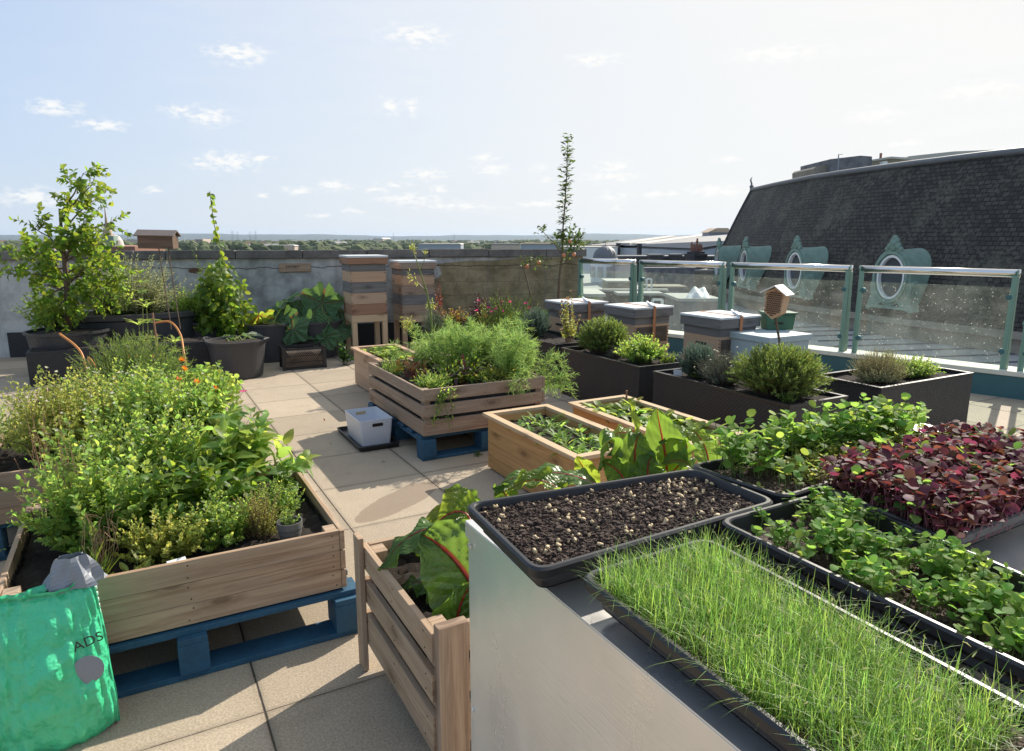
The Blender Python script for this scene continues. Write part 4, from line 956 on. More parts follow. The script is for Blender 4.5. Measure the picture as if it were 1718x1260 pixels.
for (xx, yy) in ((bx0+.05, by1-.05), (bx1-.06, by1-.05)):
    mb = MB(); mb.tube([(xx, yy, 0), (xx, yy, .029)], .02, 10); mb.build('foot', M['black'], t)
def insetloop(c4, ins, r, z, n=8, wav=0, dens=1):
    # rounded quad with straight sides sampled densely
    c4 = [Vector((p[0], p[1], 0)) for p in c4]; cen = sum(c4, Vector())/4; m4 = len(c4); out = []
    ed = [(c4[(i+1) % 4]-c4[i]).normalized() for i in range(4)]; nr = []
    for e in ed:
        nn = Vector((-e.y, e.x, 0)); nr.append(nn)
    ins4 = []
    for i in range(4):
        e0, e1 = ed[i-1], ed[i]; n0, n1 = nr[i-1], nr[i]
        if n0.dot(cen-c4[i]) < 0: n0 = -n0
        if n1.dot(cen-c4[i]) < 0: n1 = -n1
        p0 = c4[i]+n0*ins; p1 = c4[i]+n1*ins; den = e0.x*e1.y-e0.y*e1.x
        tt = ((p1.x-p0.x)*e1.y-(p1.y-p0.y)*e1.x)/den; ins4.append(p0+e0*tt)
    idx = 0
    for i in range(4):
        p = ins4[i]; a = ins4[i-1]; b_ = ins4[(i+1) % 4]; da = (a-p).normalized(); db = (b_-p).normalized()
        A = p+da*r; B = p+db*r
        for k in range(n+1):
            u = k/n; out.append((A*(1-u)**2+p*2*u*(1-u)+B*u*u))
        nxt = b_+(p-b_).normalized()*r; cnt = 40
        for k in range(1, cnt): 
            out.append(B+(nxt-B)*(k/cnt))
    if wav:
        for k in range(len(out)):
            dv = (cen-out[k]).normalized(); out[k] = out[k]+dv*(wav if (k//3) % 2 else 0)
    return [(p.x, p.y, z) for p in out]+[(out[0].x, out[0].y, z)]
def tray(label, c4, zr, depth=.055, soilz=None):
    cen = sum((Vector((p[0], p[1], 0)) for p in c4), Vector())/4
    t = thing('seed_tray', label, 'tray', (cen.x, cen.y, BZ), 'black seed trays on the metal bench')
    rows = [insetloop(c4, i, r, z, wav=w_) for (i, r, z, w_) in ((.030, .025, zr-depth, .0), (.016, .028, zr-.026, .0), (.016, .028, zr-.0255, .004), (.008, .03, zr-.020, .003), (.001, .034, zr-.018, 0), (.0, .035, zr-.004, 0), (.004, .033, zr, 0), (.010, .030, zr, 0), (.0125, .028, zr-.003, 0), (.020, .025, zr-.03, 0), (.026, .02, zr-depth+.006, 0))]
    mb = MB(); mb.grid(rows); mb.build('shell', M['black'], t, smooth=False)
    mb = MB(); last = insetloop(c4, .026, .02, zr-depth+.004)[:-1]; mb.poly(last); mb.build('base', M['black'], t)
    return t, cen
def inquad(c4, u, v, ins=.03):
    a, b_, c_, d_ = [Vector((p[0], p[1], 0)) for p in c4]
    cen = (a+b_+c_+d_)/4; a, b_, c_, d_ = [p+(cen-p).normalized()*ins*1.3 for p in (a, b_, c_, d_)]
    p = a*(1-u)*(1-v)+b_*u*(1-v)+c_*u*v+d_*(1-u)*v; return p
def traysoil(label, c4, z, amp=.004, n=60, name='compost', lumps=0):
    P = []
    for i in range(n+1):
        row = []
        for j in range(n+1):
            p = inquad(c4, i/n, j/n, .018); row.append((p.x, p.y, z+U(-amp, amp)))
        P.append(row)
    mb = MB(); mb.grid(P)
    for k in range(lumps):
        p = inquad(c4, U(0.01, .99), U(0.01, .99), .02); r = U(.0012, .0040)*(1.9 if U(0, 1) < .12 else 1); mb.blob((p.x, p.y, z+r*U(.2, .9)), r, 5, 4, .55, sc=(1, U(.5, 1), .7))
    o = mb.build(name, M['compost'], origin=(P[0][0][0], P[0][0][1], z)); tag(o, label, 'compost', kind='stuff'); return o
ZR = 1.078
def q4(*pp): return [tuple(at(x, y, ZR))[:2] for x, y in pp]
T1 = q4((777, 843), (1166, 784), (1308, 840), (898, 960))
tray('black tray of bare dark compost and scattered peas, leftmost on the bench', T1, ZR)
traysoil('dark crumbly compost in the tray scattered with peas', T1, ZR-.018, .004, 80, lumps=7500)
a = at(968, 958, ZR); b_ = at(1212, 889, ZR-.002); du = (b_-a).normalized(); dv = (at(1168, 1111, ZR)-a).normalized()
b_ = a+du*.285; T2 = [(a.x, a.y), (b_.x, b_.y), (b_.x+dv.x*.56, b_.y+dv.y*.56), (a.x+dv.x*.56, a.y+dv.y*.56)]
tray('black tray of fine grassy onion seedlings nearest the camera', T2, ZR-.004)
traysoil('compost under the grassy seedlings', T2, ZR-.022, .003, 30)
a = at(1200, 872, ZR); b_ = at(1390, 820, ZR); dv = (at(1570, 1048, ZR)-a).normalized(); dv2 = (at(1570, 897, ZR)-b_).normalized()
T3 = [(a.x, a.y), (b_.x, b_.y), (b_.x+dv2.x*.56, b_.y+dv2.y*.56), (a.x+dv.x*.56, a.y+dv.y*.56)]
tray('black tray of leafy green pea seedlings at the right of the bench', T3, ZR)
traysoil('compost under the pea seedlings', T3, ZR-.03, .004, 40, lumps=900)
a = at(1152, 779, ZR); d_ = at(1318, 834, ZR); T4 = [(a.x, a.y), (a.x+.74, a.y-.03), (d_.x+.76, d_.y+.06), (d_.x, d_.y)]
tray('black tray of tall round leaved green seedlings at the back of the bench', T4, ZR)
traysoil('compost under the tall green seedlings', T4, ZR-.022, .004, 40, lumps=900)
a = Vector(T3[1]+(0,))+Vector((.015, .0, 0)); T5 = [(a.x+.02, a.y+.005), (a.x+.60, a.y-.04), (a.x+.58, a.y-.34), (a.x+.02, a.y-.30)]
kx = dv2.x/dv2.y; T5 = [(a.x-.005, a.y+.045), (a.x+.62, a.y+.07), (a.x+.64, a.y-.26), (a.x-.012-kx*.27, a.y-.27)]
tray('black tray of dark red seedlings at the right of the bench', T5, ZR)
traysoil('compost under the dark red seedlings', T5, ZR-.02, .004, 20)
# peas on compost
mbs = []
for v_ in range(3):
    mb = MB(); mb.blob((0, 0, 0), .0046, 9, 7, .32, sc=(1.1, U(.65, .95), .7)); mbs.append(mb.mesh('pea_seed')); mbs[-1].materials.append(M['seed'])
    mbs[-1].polygons.foreach_set('use_smooth', [True]*len(mbs[-1].polygons))
for k in range(130):
    if U(0, 1) < .5: p = inquad(T1, U(0, 1), U(0, 1), .02)
    else:
        c0 = random.choice([(.06, .15), (.1, .5), (.25, .25), (.2, .75), (.75, .25), (.85, .3), (.8, .5), (.95, .15), (.55, .3), (.6, .6), (.4, .8), (.3, .4)])
        p = inquad(T1, min(1, max(0, c0[0]+random.gauss(0, .05))), min(1, max(0, c0[1]+random.gauss(0, .09))), .02)
    o = bpy.data.objects.new('pea_seed', mbs[k % 3]); COL.objects.link(o); s_ = U(.6, 1.3); o.scale = (s_*U(.9, 1.25), s_, s_*U(.8, 1)); o.rotation_euler = (U(0, 3), U(0, 3), U(0, 6))
    o.location = (p.x, p.y, ZR-.013+U(-.001, .002)); tag(o, 'pale shrivelled pea lying on dark compost in the leftmost tray', 'seed', 'peas scattered on the compost')

# ------------------------------------------------------------------ seedlings
def stuff_lv(lv, name, matn, tpl, label, cat, st=None, smatn='stem'):
    p = Vector(lv.a[0][:3]); t = None
    o = lv.build(name, M[matn], tpl, origin=(p.x, p.y, BZ)); tag(o, label, cat, kind='stuff')
    if st is not None: st.build('stems', M[smatn], o)
    return o
lv = LV()
for k in range(15000):
    u, v = U(.01, .99), U(.01, .99); p = inquad(T2, u, v, .024); cl = .5+.5*math.sin(p.x*31+2)*math.sin(p.y*27)
    cl *= .5+.5*math.sin(p.x*83+p.y*41)
    if U(0, 1) > .36+.64*cl: continue
    if u > .88 and U(0, 1) < .75: continue
    L = U(.042, .076)*(1.25 if U(0, 1) < .15 else 1); a = U(0, 6.28); ln = abs(random.gauss(0, .42))
    out_ = Vector((0, 0, 0))
    if u < .06: out_ += Vector((.12, 0, 0))
    if v < .06: out_ += Vector((0, .1, 0))
    d = Vector((math.cos(a)*ln, math.sin(a)*ln, 1))+out_; n_ = Vector((-math.cos(a), -math.sin(a), .15+ln))
    lv.add((p.x, p.y, ZR-.022), d, n_, L, U(.0007, .0012), abs(random.gauss(.2, .3)) if U(0, 1) < .8 else U(.6, 1.2), 0)
stuff_lv(lv, 'onion_seedlings', 'seedgrass', 'blade', 'dense fine grass like seedlings growing in the nearest tray', 'seedlings')
lv = LV()
for k in range(420):
    p = inquad(T2, U(-.02, 1.02), U(-.02, 1.02), .02); a = U(0, 6.28)
    lv.add((p.x, p.y, ZR+U(.01, .055)), rv(), rv(), U(.004, .012), .0018, .6, 0)
stuff_lv(lv, 'seed_husks', 'leaf_pale', 'needle', 'tiny pale seed husks caught among the grassy seedlings', 'husks')
def seedlings(c4, n, h0, h1, ls, matn, name, label, tpl='round', dens=None, smatn='stem', pairs=2, extra=0):
    lv = LV(); st = MB(); i = 0
    while i < n:
        u, v = U(0, 1), U(0, 1)
        if dens and U(0, 1) > dens(u, v): continue
        i += 1; p = inquad(c4, u, v, .015); h_ = U(h0, h1)
        if dens: h_ *= .75+.4*dens(u, v)
        b0 = Vector((p.x, p.y, ZR-.03)); tp = b0+Vector((U(-.3, .3)*h_, U(-.3, .3)*h_, h_)); st.tube([b0, (b0+tp)/2+Vector((U(-.006, .006), U(-.006, .006), 0)), tp], .0009, 3, cap=False)
        a = U(0, 6.28); 
        for j in range(pairs+extra):
            aa = a+j*math.pi+(j//2)*1.4+U(-.3, .3); zz = tp-Vector((0, 0, (j//2)*h_*.22)); up_ = U(-.4, 1.3)
            d = Vector((math.cos(aa), math.sin(aa), up_)); n_ = Vector((-math.cos(aa)*up_, -math.sin(aa)*up_, 1))+rv()*.55
            s_ = ls*U(.6, 1.25); lv.add(zz, d, n_, s_, s_*U(.75, .95), U(-.1, .4), U(-.3, .4))
    return stuff_lv(lv, name, matn, tpl, label, 'seedlings', st, smatn)
seedlings(T3, 380, .028, .056, .015, 'pea', 'pea_seedlings', 'leafy green pea seedlings filling the right hand tray', dens=lambda u, v: .03 if (v < .16 and u < .6) or u < .08 or u > .93 else (.5+.5*math.sin(u*9+1)*math.sin(v*14))**1.3, extra=4)
seedlings(T4, 230, .055, .11, .023, 'pea', 'sunflower_seedlings', 'tall round leaved seedlings crowding the back tray', dens=lambda u, v: (1 if v < .42 and u > .04 else .06), extra=3)
seedlings(T4, 520, .025, .05, .011, 'leaf_yellow', 'cress_seedlings', 'short yellow green seedlings at the front of the back tray', dens=lambda u, v: .9 if v > .25 and u > .15 else .1, extra=2)
seedlings([(T5[0][0]-.02, T5[0][1]+.01), T5[1], T5[2], (T5[3][0]-.02, T5[3][1]-.01)], 1150, .045, .088, .021, 'amaranth', 'amaranth_seedlings', 'dark red amaranth seedlings at the right of the bench', extra=1, smatn='palestem')
seedlings([(T5[0][0]-.02, T5[0][1]+.01), T5[1], T5[2], (T5[3][0]-.02, T5[3][1]-.01)], 90, .05, .09, .02, 'pea', 'green_amaranth', 'green leaved seedlings mixed in among the dark red ones', extra=1)
seedlings([(T4[0][0]+.30, T4[0][1]+.0), (T4[1][0]+.1, T4[1][1]), (T4[2][0]+.1, T4[2][1]+.15), (T4[3][0]+.3, T4[3][1]+.15)], 200, .05, .085, .018, 'leaf_bright', 'bright_seedlings', 'bright green round seedlings beyond the red ones', extra=2)
lv = LV()
for k in range(16): 
    p = inquad(T2, .9, .1, 0)
# ------------------------------------------------------------------ big leaves
def bez3(P, t):
    return P[0]*(1-t)**3+P[1]*3*t*(1-t)**2+P[2]*3*t*t*(1-t)+P[3]*t**3
def chard_leaf(parent, P, W, side, matn='chard', nu=18, nv=46, ruf=.08, stalk=None, fold=.25, seed=0, smat='redstem', cup=0):
    r_ = random.Random(seed); P = [Vector(p) for p in P]; G = []; ph = [r_.uniform(0, 6) for _ in range(6)]; side = Vector(side).normalized(); ctr = []
    Ltot = (P[3]-P[0]).length
    for j in range(nv+1):
        t = j/nv; c_ = bez3(P, t); T = (bez3(P, min(1, t+.02))-bez3(P, max(0, t-.02))).normalized()
        s_ = (side-T*side.dot(T)).normalized(); n_ = s_.cross(T); ctr.append(c_)
        wv_ = W*.58*(math.sin(math.pi*min(1, t*.96+.04)**.75)**.7)*(1+.05*math.sin(19*t+ph[0])) if t < 1 else .003
        row = []
        for i in range(nu+1):
            u = i/nu*2-1; rf = ruf*W*(abs(u)**1.6)*math.sin(t*22+ph[1]+(2.5 if u > 0 else 0)+u*2)+ruf*.35*W*math.sin(t*41+u*7+ph[2])*abs(u)+.040*W*abs(math.sin(math.pi*(7*(t-abs(u)*.45))))*(min(1, abs(u)*5))*(1-t*.5)+.014*W*math.sin(t*63+u*29+ph[3])
            row.append(c_+s_*wv_*u*(1-.15*fold*abs(u))+n_*(fold*wv_*abs(u)**1.3-cup*wv_*u*u+rf))
        G.append(row)
    mb = MB(); mb.grid(G, lambda a, b_: (b_/nu, a/nv)); o = mb.build('leaf', M[matn], parent, smooth=True)
    ribs = MB(); n0 = None
    ribs.tube([ctr[k]+Vector((0, 0, -.001)) for k in range(0, nv-1)], [max(.0006, W*.028*(1-k/nv)) for k in range(0, nv-1)], 6)
    if stalk is not None:
        sk = Vector(stalk); ribs.tube([sk, (sk+P[0])/2+Vector((0, 0, .01)), P[0]], [W*.045, W*.04, W*.03], 7)
    ribs.build('midrib', M[smat], o, smooth=True)
    return o
def A(x, y, d): return atd(x, y, d)
soil_c = Vector((.95, 2.0, .42)); soil_r = Vector((1.45, 2.05, .42))
# depth of the visible chard: about 2.1 to 2.5 m forward
t = thing('chard_plant', 'red veined chard drooping out of the bed corner left of the bench', 'chard', (.95, 1.98, .42), 'chard plants')
Rr = RT
chard_leaf(t, [A(786, 866, 2.30), A(775, 850, 2.32), A(738, 858, 2.34), A(714, 905, 2.30)], .155, A(760, 820, 2.4)-A(760, 880, 2.25), 'chard_lit', seed=1, stalk=(1.0, 1.98, .42), fold=.1)
chard_leaf(t, [A(786, 905, 2.22), A(730, 868, 2.22), A(680, 885, 2.20), A(636, 958, 2.16)], .15, A(700, 860, 2.35)-A(700, 930, 2.1), 'chard', seed=2, stalk=(.98, 1.95, .42), ruf=.12, fold=-.35)
chard_leaf(t, [A(806, 1010, 2.06), A(786, 960, 2.04), A(750, 915, 2.04), A(706, 896, 2.08)], .27, A(800, 920, 2.15)-A(700, 1010, 2.02), 'chard', seed=3, stalk=(.96, 1.9, .42), ruf=.05)
chard_leaf(t, [A(770, 1090, 1.98), A(758, 1050, 1.96), A(770, 1005, 1.96), A(792, 978, 2.0)], .20, A(810, 1050, 2.05)-A(725, 1030, 1.95), 'chard', seed=4, stalk=(.9, 1.86, .42), ruf=.09)
chard_leaf(t, [A(800, 880, 2.42), A(790, 850, 2.44), A(775, 825, 2.46), A(745, 822, 2.48)], .10, A(800, 830, 2.5)-A(760, 860, 2.4), 'chard', seed=5, stalk=(1.0, 2.05, .42))
chard_leaf(t, [A(780, 890, 2.36), A(772, 878, 2.38), A(765, 860, 2.38), A(758, 850, 2.36)], .09, RT, 'chard_lit', seed=15, stalk=(1.0, 2.05, .42))
chard_leaf(t, [A(795, 940, 2.2), A(770, 905, 2.25), A(760, 890, 2.26), A(740, 880, 2.26)], .11, RT-q*.3, 'chard', seed=16, stalk=(1.0, 2.05, .42))
chard_leaf(t, [A(800, 1100, 2.0), A(790, 1060, 1.98), A(765, 1020, 2.0), A(735, 1010, 2.02)], .13, A(800, 1000, 2.1)-A(740, 1080, 1.95), 'chard', seed=40, stalk=(.92, 1.86, .42), ruf=.1)
chard_leaf(t, [A(800, 930, 2.25), A(780, 900, 2.28), A(735, 905, 2.26), A(700, 935, 2.22)], .15, A(760, 880, 2.4)-A(760, 950, 2.1), 'chard_lit', seed=41, stalk=(1.0, 1.98, .42), ruf=.1)
chard_leaf(t, [A(806, 900, 2.4), A(800, 870, 2.4), A(790, 845, 2.4), A(775, 835, 2.4)], .13, RT, 'chard', seed=42, stalk=(1.0, 2.05, .42))
chard_leaf(t, [A(760, 1010, 2.12), A(735, 985, 2.14), A(705, 965, 2.14), A(672, 985, 2.12)], .13, A(720, 950, 2.3)-A(720, 1010, 2.05), 'chard', seed=43, stalk=(.95, 1.95, .42), ruf=.1, fold=-.2)
for i, (x, y, d, hh_) in enumerate(((735, 1000, 2.1, .1), (715, 1035, 2.1, .06), (760, 1075, 1.9, .1))):
    b0 = A(x, y+30, d); chard_leaf(t, [b0, b0+q*hh_*.5, b0+q*hh_, b0+q*hh_-RT*.05], .05, FW+RT*.3, 'chard', seed=30+i)
t = thing('chard_plant', 'broad glossy chard leaves lying just above the compost tray rim', 'chard', (1.2, 2.1, .42), 'chard plants')
chard_leaf(t, [A(1015, 822, 2.45), A(960, 785, 2.50), A(880, 780, 2.55), A(828, 822, 2.50)], .15, A(900, 770, 2.75)-A(900, 830, 2.4), 'chard', seed=6, stalk=(1.35, 2.05, .42), ruf=.13, fold=-.2)
chard_leaf(t, [A(945, 830, 2.40), A(925, 800, 2.42), A(880, 795, 2.45), A(850, 830, 2.40)], .10, A(900, 790, 2.5)-A(900, 830, 2.35), 'chard_lit', seed=7, stalk=(1.2, 2.0, .42), ruf=.12)
chard_leaf(t, [A(992, 822, 2.62), A(990, 800, 2.62), A(975, 780, 2.62), A(968, 765, 2.62)], .085, RT+FW*.1, 'chard_lit', seed=8, stalk=(1.35, 2.1, .42), fold=.15)
chard_leaf(t, [A(860, 850, 2.5), A(850, 830, 2.5), A(840, 815, 2.52), A(830, 812, 2.5)], .08, RT-q*.4, 'chard', seed=9, stalk=(1.1, 2.1, .42))
t = thing('chard_plant', 'upright red stemmed chard with tall blades behind the compost tray', 'chard', (1.7, 2.1, .42), 'chard plants')
st0 = (1.62, 2.08, .42)
chard_leaf(t, [A(1118, 805, 2.70), A(1122, 770, 2.70), A(1108, 730, 2.70), A(1102, 685, 2.72)], .165, RT-FW*.15, 'chard', seed=10, stalk=st0, fold=.12, ruf=.05)
chard_leaf(t, [A(1080, 762, 2.72), A(1068, 740, 2.74), A(1062, 700, 2.74), A(1056, 668, 2.74)], .07, RT*.5+FW, 'chard_lit', seed=11, stalk=st0)
chard_leaf(t, [A(1072, 815, 2.62), A(1066, 790, 2.60), A(1058, 745, 2.60), A(1075, 725, 2.66)], .15, RT+q*.15, 'chard', seed=12, stalk=st0, ruf=.09)
chard_leaf(t, [A(1042, 790, 2.62), A(1040, 735, 2.66), A(1020, 705, 2.62), A(1004, 790, 2.55)], .12, FW+RT*.5, 'chard', seed=13, stalk=st0, fold=-.3)
chard_leaf(t, [A(1068, 738, 2.72), A(1058, 722, 2.72), A(1038, 718, 2.72), A(1018, 742, 2.70)], .11, FW+q*.3, 'chard_lit', seed=17, stalk=st0, fold=-.2)
chard_leaf(t, [A(1148, 772, 2.68), A(1160, 735, 2.7), A(1150, 728, 2.7), A(1105, 742, 2.7)], .10, FW+q*.1, 'chard', seed=14, stalk=st0, ruf=.1)
chard_leaf(t, [A(1125, 790, 2.72), A(1130, 760, 2.72), A(1128, 740, 2.74), A(1112, 732, 2.74)], .11, RT+q*.2, 'chard_lit', seed=18, stalk=st0)
chard_leaf(t, [A(1165, 800, 2.66), A(1160, 775, 2.66), A(1140, 765, 2.66), A(1110, 778, 2.64)], .10, FW+q*.5, 'chard', seed=19, stalk=st0)
chard_leaf(t, [A(1050, 812, 2.56), A(1045, 795, 2.56), A(1030, 780, 2.56), A(1010, 775, 2.56)], .11, RT*.6+q*.6, 'chard', seed=20, stalk=st0)
chard_leaf(t, [A(1190, 790, 2.7), A(1190, 760, 2.7), A(1180, 735, 2.74), A(1160, 720, 2.8)], .10, RT, 'chard', seed=21, stalk=(1.85, 2.1, .42))
chard_leaf(t, [A(1090, 812, 2.56), A(1088, 795, 2.56), A(1080, 780, 2.56), A(1098, 760, 2.6)], .12, RT+q*.2, 'chard', seed=22, stalk=st0)
def squash_leaf(parent, c_, R0, nrm, stalk, matn='squash', seed=0, cup=.3, nl=5):
    r_ = random.Random(seed); nrm = Vector(nrm).normalized(); x = nrm.orthogonal().normalized(); y = nrm.cross(x); G = []; a0 = r_.uniform(0, 6); ph = r_.uniform(0, 6)
    for i in range(7):
        f = i/6; row = []
        for k in range(41):
            a = 2*math.pi*k/40; rr = R0*(1+.13*math.cos(nl*a)+.035*math.sin(23*a))*(.62 if k in (0, 40) else 1)
            z = cup*R0*f*f-.10*R0*f*math.cos(nl*2*a)+.05*R0*f*math.sin(9*a+ph)
            row.append(c_+(x*math.cos(a+a0)+y*math.sin(a+a0))*rr*f+nrm*z)
        G.append(row)
    mb = MB(); mb.grid(G, lambda a, b_: (.5+(.5-abs((b_/40*nl) % 1-.5))*.5*(a/6)+.01, a/6)); o = mb.build('leaf', M[matn], parent, smooth=True)
    mb = MB(); s_ = Vector(stalk); mb.tube([s_, (s_+c_)/2+q*.04, c_-nrm*.005], [.009, .008, .005], 6); mb.build('leaf_stalk', M['stem'], o)
def squash(label, base, leaves, grp='squash plants'):
    t = thing('squash_plant', label, 'squash plant', base, grp)
    for i, (x, y, d, R0, nx, ny, nz_, mn) in enumerate(leaves):
        squash_leaf(t, atd(x, y, d), R0*1.14, RT*nx+FW*ny+q*nz_, Vector(base)+Vector((U(-.1, .1), U(-.1, .1), 0)), mn, seed=i+int(x), cup=U(-.35, .25))
squash('squash plant spreading wide scalloped leaves left of the crate', (1.52, 9.5, .5), [(470, 540, 9.2, .24, -.3, -.7, .6, 'squash'), (435, 530, 9.0, .17, -.5, .3, .8, 'chard_lit'), (478, 505, 9.4, .2, -.4, -.2, .7, 'squash'), (492, 552, 9.0, .18, 0, -.9, .4, 'squash'), (450, 560, 9.1, .15, -.4, -.6, .6, 'squash'), (500, 520, 9.5, .15, .3, -.6, .6, 'squash'), (425, 548, 9.2, .14, -.3, -.5, .7, 'leaf_dark')])
squash('squash plant with the tallest dark leaf against the grey wall', (2.17, 9.55, .5), [(540, 510, 9.6, .25, .1, -.95, .3, 'squash'), (528, 548, 9.2, .2, -.1, -.85, .45, 'squash'), (560, 552, 9.3, .2, .3, -.6, .6, 'squash'), (510, 540, 9.4, .18, -.4, -.4, .8, 'squash'), (572, 545, 9.4, .16, .6, -.4, .6, 'squash'), (545, 565, 9.1, .16, 0, -.8, .4, 'squash'), (515, 562, 9.2, .14, -.2, -.8, .4, 'squash'), (566, 520, 9.7, .16, .5, -.4, .7, 'squash')])
squash('young courgette plant in the large round pot', tuple(pc+Vector((0, 0, .42))), [(378, 574, 8.0, .10, -.4, 0, .9, 'squash'), (400, 572, 8.1, .10, .1, 0, 1, 'squash'), (425, 568, 8.2, .11, .3, .1, .9, 'squash'), (412, 566, 8.4, .10, 0, .2, 1, 'leaf_grey'), (390, 568, 8.4, .09, .2, 0, 1, 'squash'), (370, 570, 8.3, .09, -.6, .1, .8, 'squash'), (432, 560, 8.5, .08, .5, 0, .9, 'leaf_grey')])

# ------------------------------------------------------------------ herb beds
BZS = .385
def hb(x, y, z): return Vector((x, y, z))
G1 = 'herbs in the near left bed'
plant('mint_clump', 'pale variegated mint at the front left of the near herb bed', 'mint', (.02, 2.80, BZS), .24, .17, .22, 110, 16, .034, .024, M['leaf_yellow'], M['stem'], 'ovate', G1, up=.1)
plant('mint_clump', 'mint with two lilac flower heads in the middle of the near herb bed', 'mint', (.22, 2.84, BZS), .20, .17, .24, 110, 15, .032, .022, M['leaf_bright'], M['stem'], 'ovate', G1)
plant('oregano_clump', 'wiry brownish oregano near the right corner of the near herb bed', 'oregano', (.37, 2.86, BZS), .15, .13, .22, 150, 14, .017, .011, M['leaf_yellow'], M['dry'], 'rhomb', G1)
plant('marjoram_clump', 'bright leafy marjoram behind the small grey pot', 'marjoram', (.47, 3.02, BZS), .14, .16, .20, 90, 14, .028, .018, M['leaf_bright'], M['stem'], 'rhomb', G1)
plant('chilli_plant', 'broad leaved pepper plant leaning over the right side of the near bed', 'pepper plant', (.38, 3.32, BZS), .33, .26, .44, 42, 10, .125, .062, M['leaf_bright'], M['stem'], 'ovate', G1, t0=.35, curve=.5, bias=.65, grow=.3)
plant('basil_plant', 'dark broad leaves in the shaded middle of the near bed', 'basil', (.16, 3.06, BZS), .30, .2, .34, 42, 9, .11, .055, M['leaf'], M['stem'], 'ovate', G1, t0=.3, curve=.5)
plant('lemon_balm', 'tall bright lemon balm filling the left of the near bed', 'lemon balm', (-.18, 3.05, BZS), .34, .28, .44, 170, 17, .058, .036, M['leaf_bright'], M['stem'], 'ovate', G1)
plant('lemon_balm', 'flowering pale green balm behind the left of the near bed', 'lemon balm', (-.08, 3.42, BZS), .50, .22, .54, 210, 18, .052, .032, M['leaf_bright'], M['stem'], 'ovate', G1, fl=(36, .012, M['cream'], 'flower'), bias=.7)
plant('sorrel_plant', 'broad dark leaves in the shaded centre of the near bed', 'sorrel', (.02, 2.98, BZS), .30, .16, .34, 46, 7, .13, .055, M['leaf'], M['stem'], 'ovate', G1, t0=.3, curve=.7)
plant('dried_sorrel', 'tan dried seed heads among the herbs at the left of the near bed', 'seed heads', (-.28, 3.15, BZS), .12, .12, .50, 26, 14, .016, .008, M['dry'], M['dry'], 'rhomb', G1, t0=.6, bias=.85)
plant('dried_sorrel', 'tan dried seed heads behind the near bed beside the white sack', 'seed heads', (-.42, 3.72, .3), .14, .12, .62, 26, 14, .018, .009, M['dry'], M['dry'], 'rhomb', G1, t0=.6, bias=.85)
plant('seedling_clump', 'young upright broad leaves behind the wooden front edge of the near bed', 'lettuce', (-.10, 2.66, BZS), .06, .03, .10, 7, 3, .085, .03, M['leaf_yellow'], M['stem'], 'ovate', G1, t0=.1, bow=.1)
plant('seedling_clump', 'small pale rosette beside the white plant label', 'lettuce', (.04, 2.66, BZS), .05, .03, .06, 6, 4, .05, .025, M['leaf_yellow'], M['stem'], 'ovate', G1, t0=.2)
plant('grass_tuft', 'narrow grassy leaves at the left end of the near bed', 'grass tuft', (-.22, 2.68, BZS), .09, .04, .15, 24, 2, .13, .010, M['leaf'], M['stem'], 'blade', G1, t0=.05, ang=.4)
t = thing('dead_stalks', 'dry tangled brown stalks at the left of the near bed', 'dead plant', (-.19, 2.78, BZS)); mb = MB()
for i in range(26):
    b0 = Vector((-.20+U(-.03, .03), 2.76+U(-.03, .03), BZS)); e = b0+Vector((U(-.02, .08), U(-.03, .05), U(.12, .26))); mb.tube([b0, (b0+e)/2+rv()*.03, e, e+rv()*.04], [.002, .0018, .0014, .0008], 4)
mb.build('stalk', M['dry'], t)
for i, (x, y, lab) in enumerate(((235, 855, 'left'), (335, 858, 'right'))):
    p = atd(x, y, 2.75); t = thing('mint_flower', 'round lilac mint flower head, %s one of the two' % lab, 'flower', p, 'lilac mint flowers'); lv = LV()
    for j in range(70): d = rv(); lv.add(p+d*.012, d, rv(), .010, .006)
    lv.build('petals', M['lilac'], 'rhomb', t); mb = MB(); mb.tube([p, p-q*.12], .0015, 4); mb.build('stem', M['stem'], t)
pl = at(325-8, 944, .43); t = thing('plant_label', 'white plastic plant label lying on the edge of the near bed', 'plant label', pl)
mb = MB(); mb.obox((.045, 2.635, .442), (.065, .016, .003), Matrix.Rotation(R_(12), 3, 'Z')@Matrix.Rotation(R_(25), 3, 'X')); mb.build('strip', M['white'], t, bevel=.001)
G2 = 'herbs in the farther left beds'
plant('lemon_balm', 'bright yellow green herb in front of the orange flowers', 'lemon balm', (.06, 4.35, .42), .44, .34, .48, 210, 16, .062, .038, M['leaf_bright'], M['stem'], 'ovate', G2, fl=(30, .012, M['cream'], 'flower'))
plant('marigold_plant', 'marigold with orange flowers in the farther herb bed', 'marigold', (.16, 4.55, .42), .28, .22, .50, 60, 14, .04, .014, M['leaf_bright'], M['stem'], 'rhomb', G2, fl=(9, .035, M['orange'], 'flower'))
plant('oregano_clump', 'pale flowering oregano beside the white sack', 'oregano', (-.38, 4.45, .42), .50, .42, .50, 300, 18, .048, .030, M['leaf_yellow'], M['stem'], 'rhomb', G2, fl=(40, .014, M['cream'], 'flower'))
plant('basil_plant', 'leafy bright plant at the right end of the farther herb bed', 'basil', (.32, 4.35, .42), .2, .36, .38, 80, 13, .08, .042, M['leaf_bright'], M['stem'], 'ovate', G2)
plant('mint_clump', 'mint in the middle of the farthest left bed', 'mint', (-.1, 5.1, .38), .52, .42, .46, 200, 18, .05, .03, M['leaf_bright'], M['stem'], 'rhomb', G2)
plant('dill_bush', 'soft olive green dill in front of the hose reel', 'dill', (-.05, 5.85, .38), .52, .42, .54, 700, 22, .05, .005, M['rosemary'], M['stem'], 'needle', G2, grow=.2, bias=.5, ang=.9)
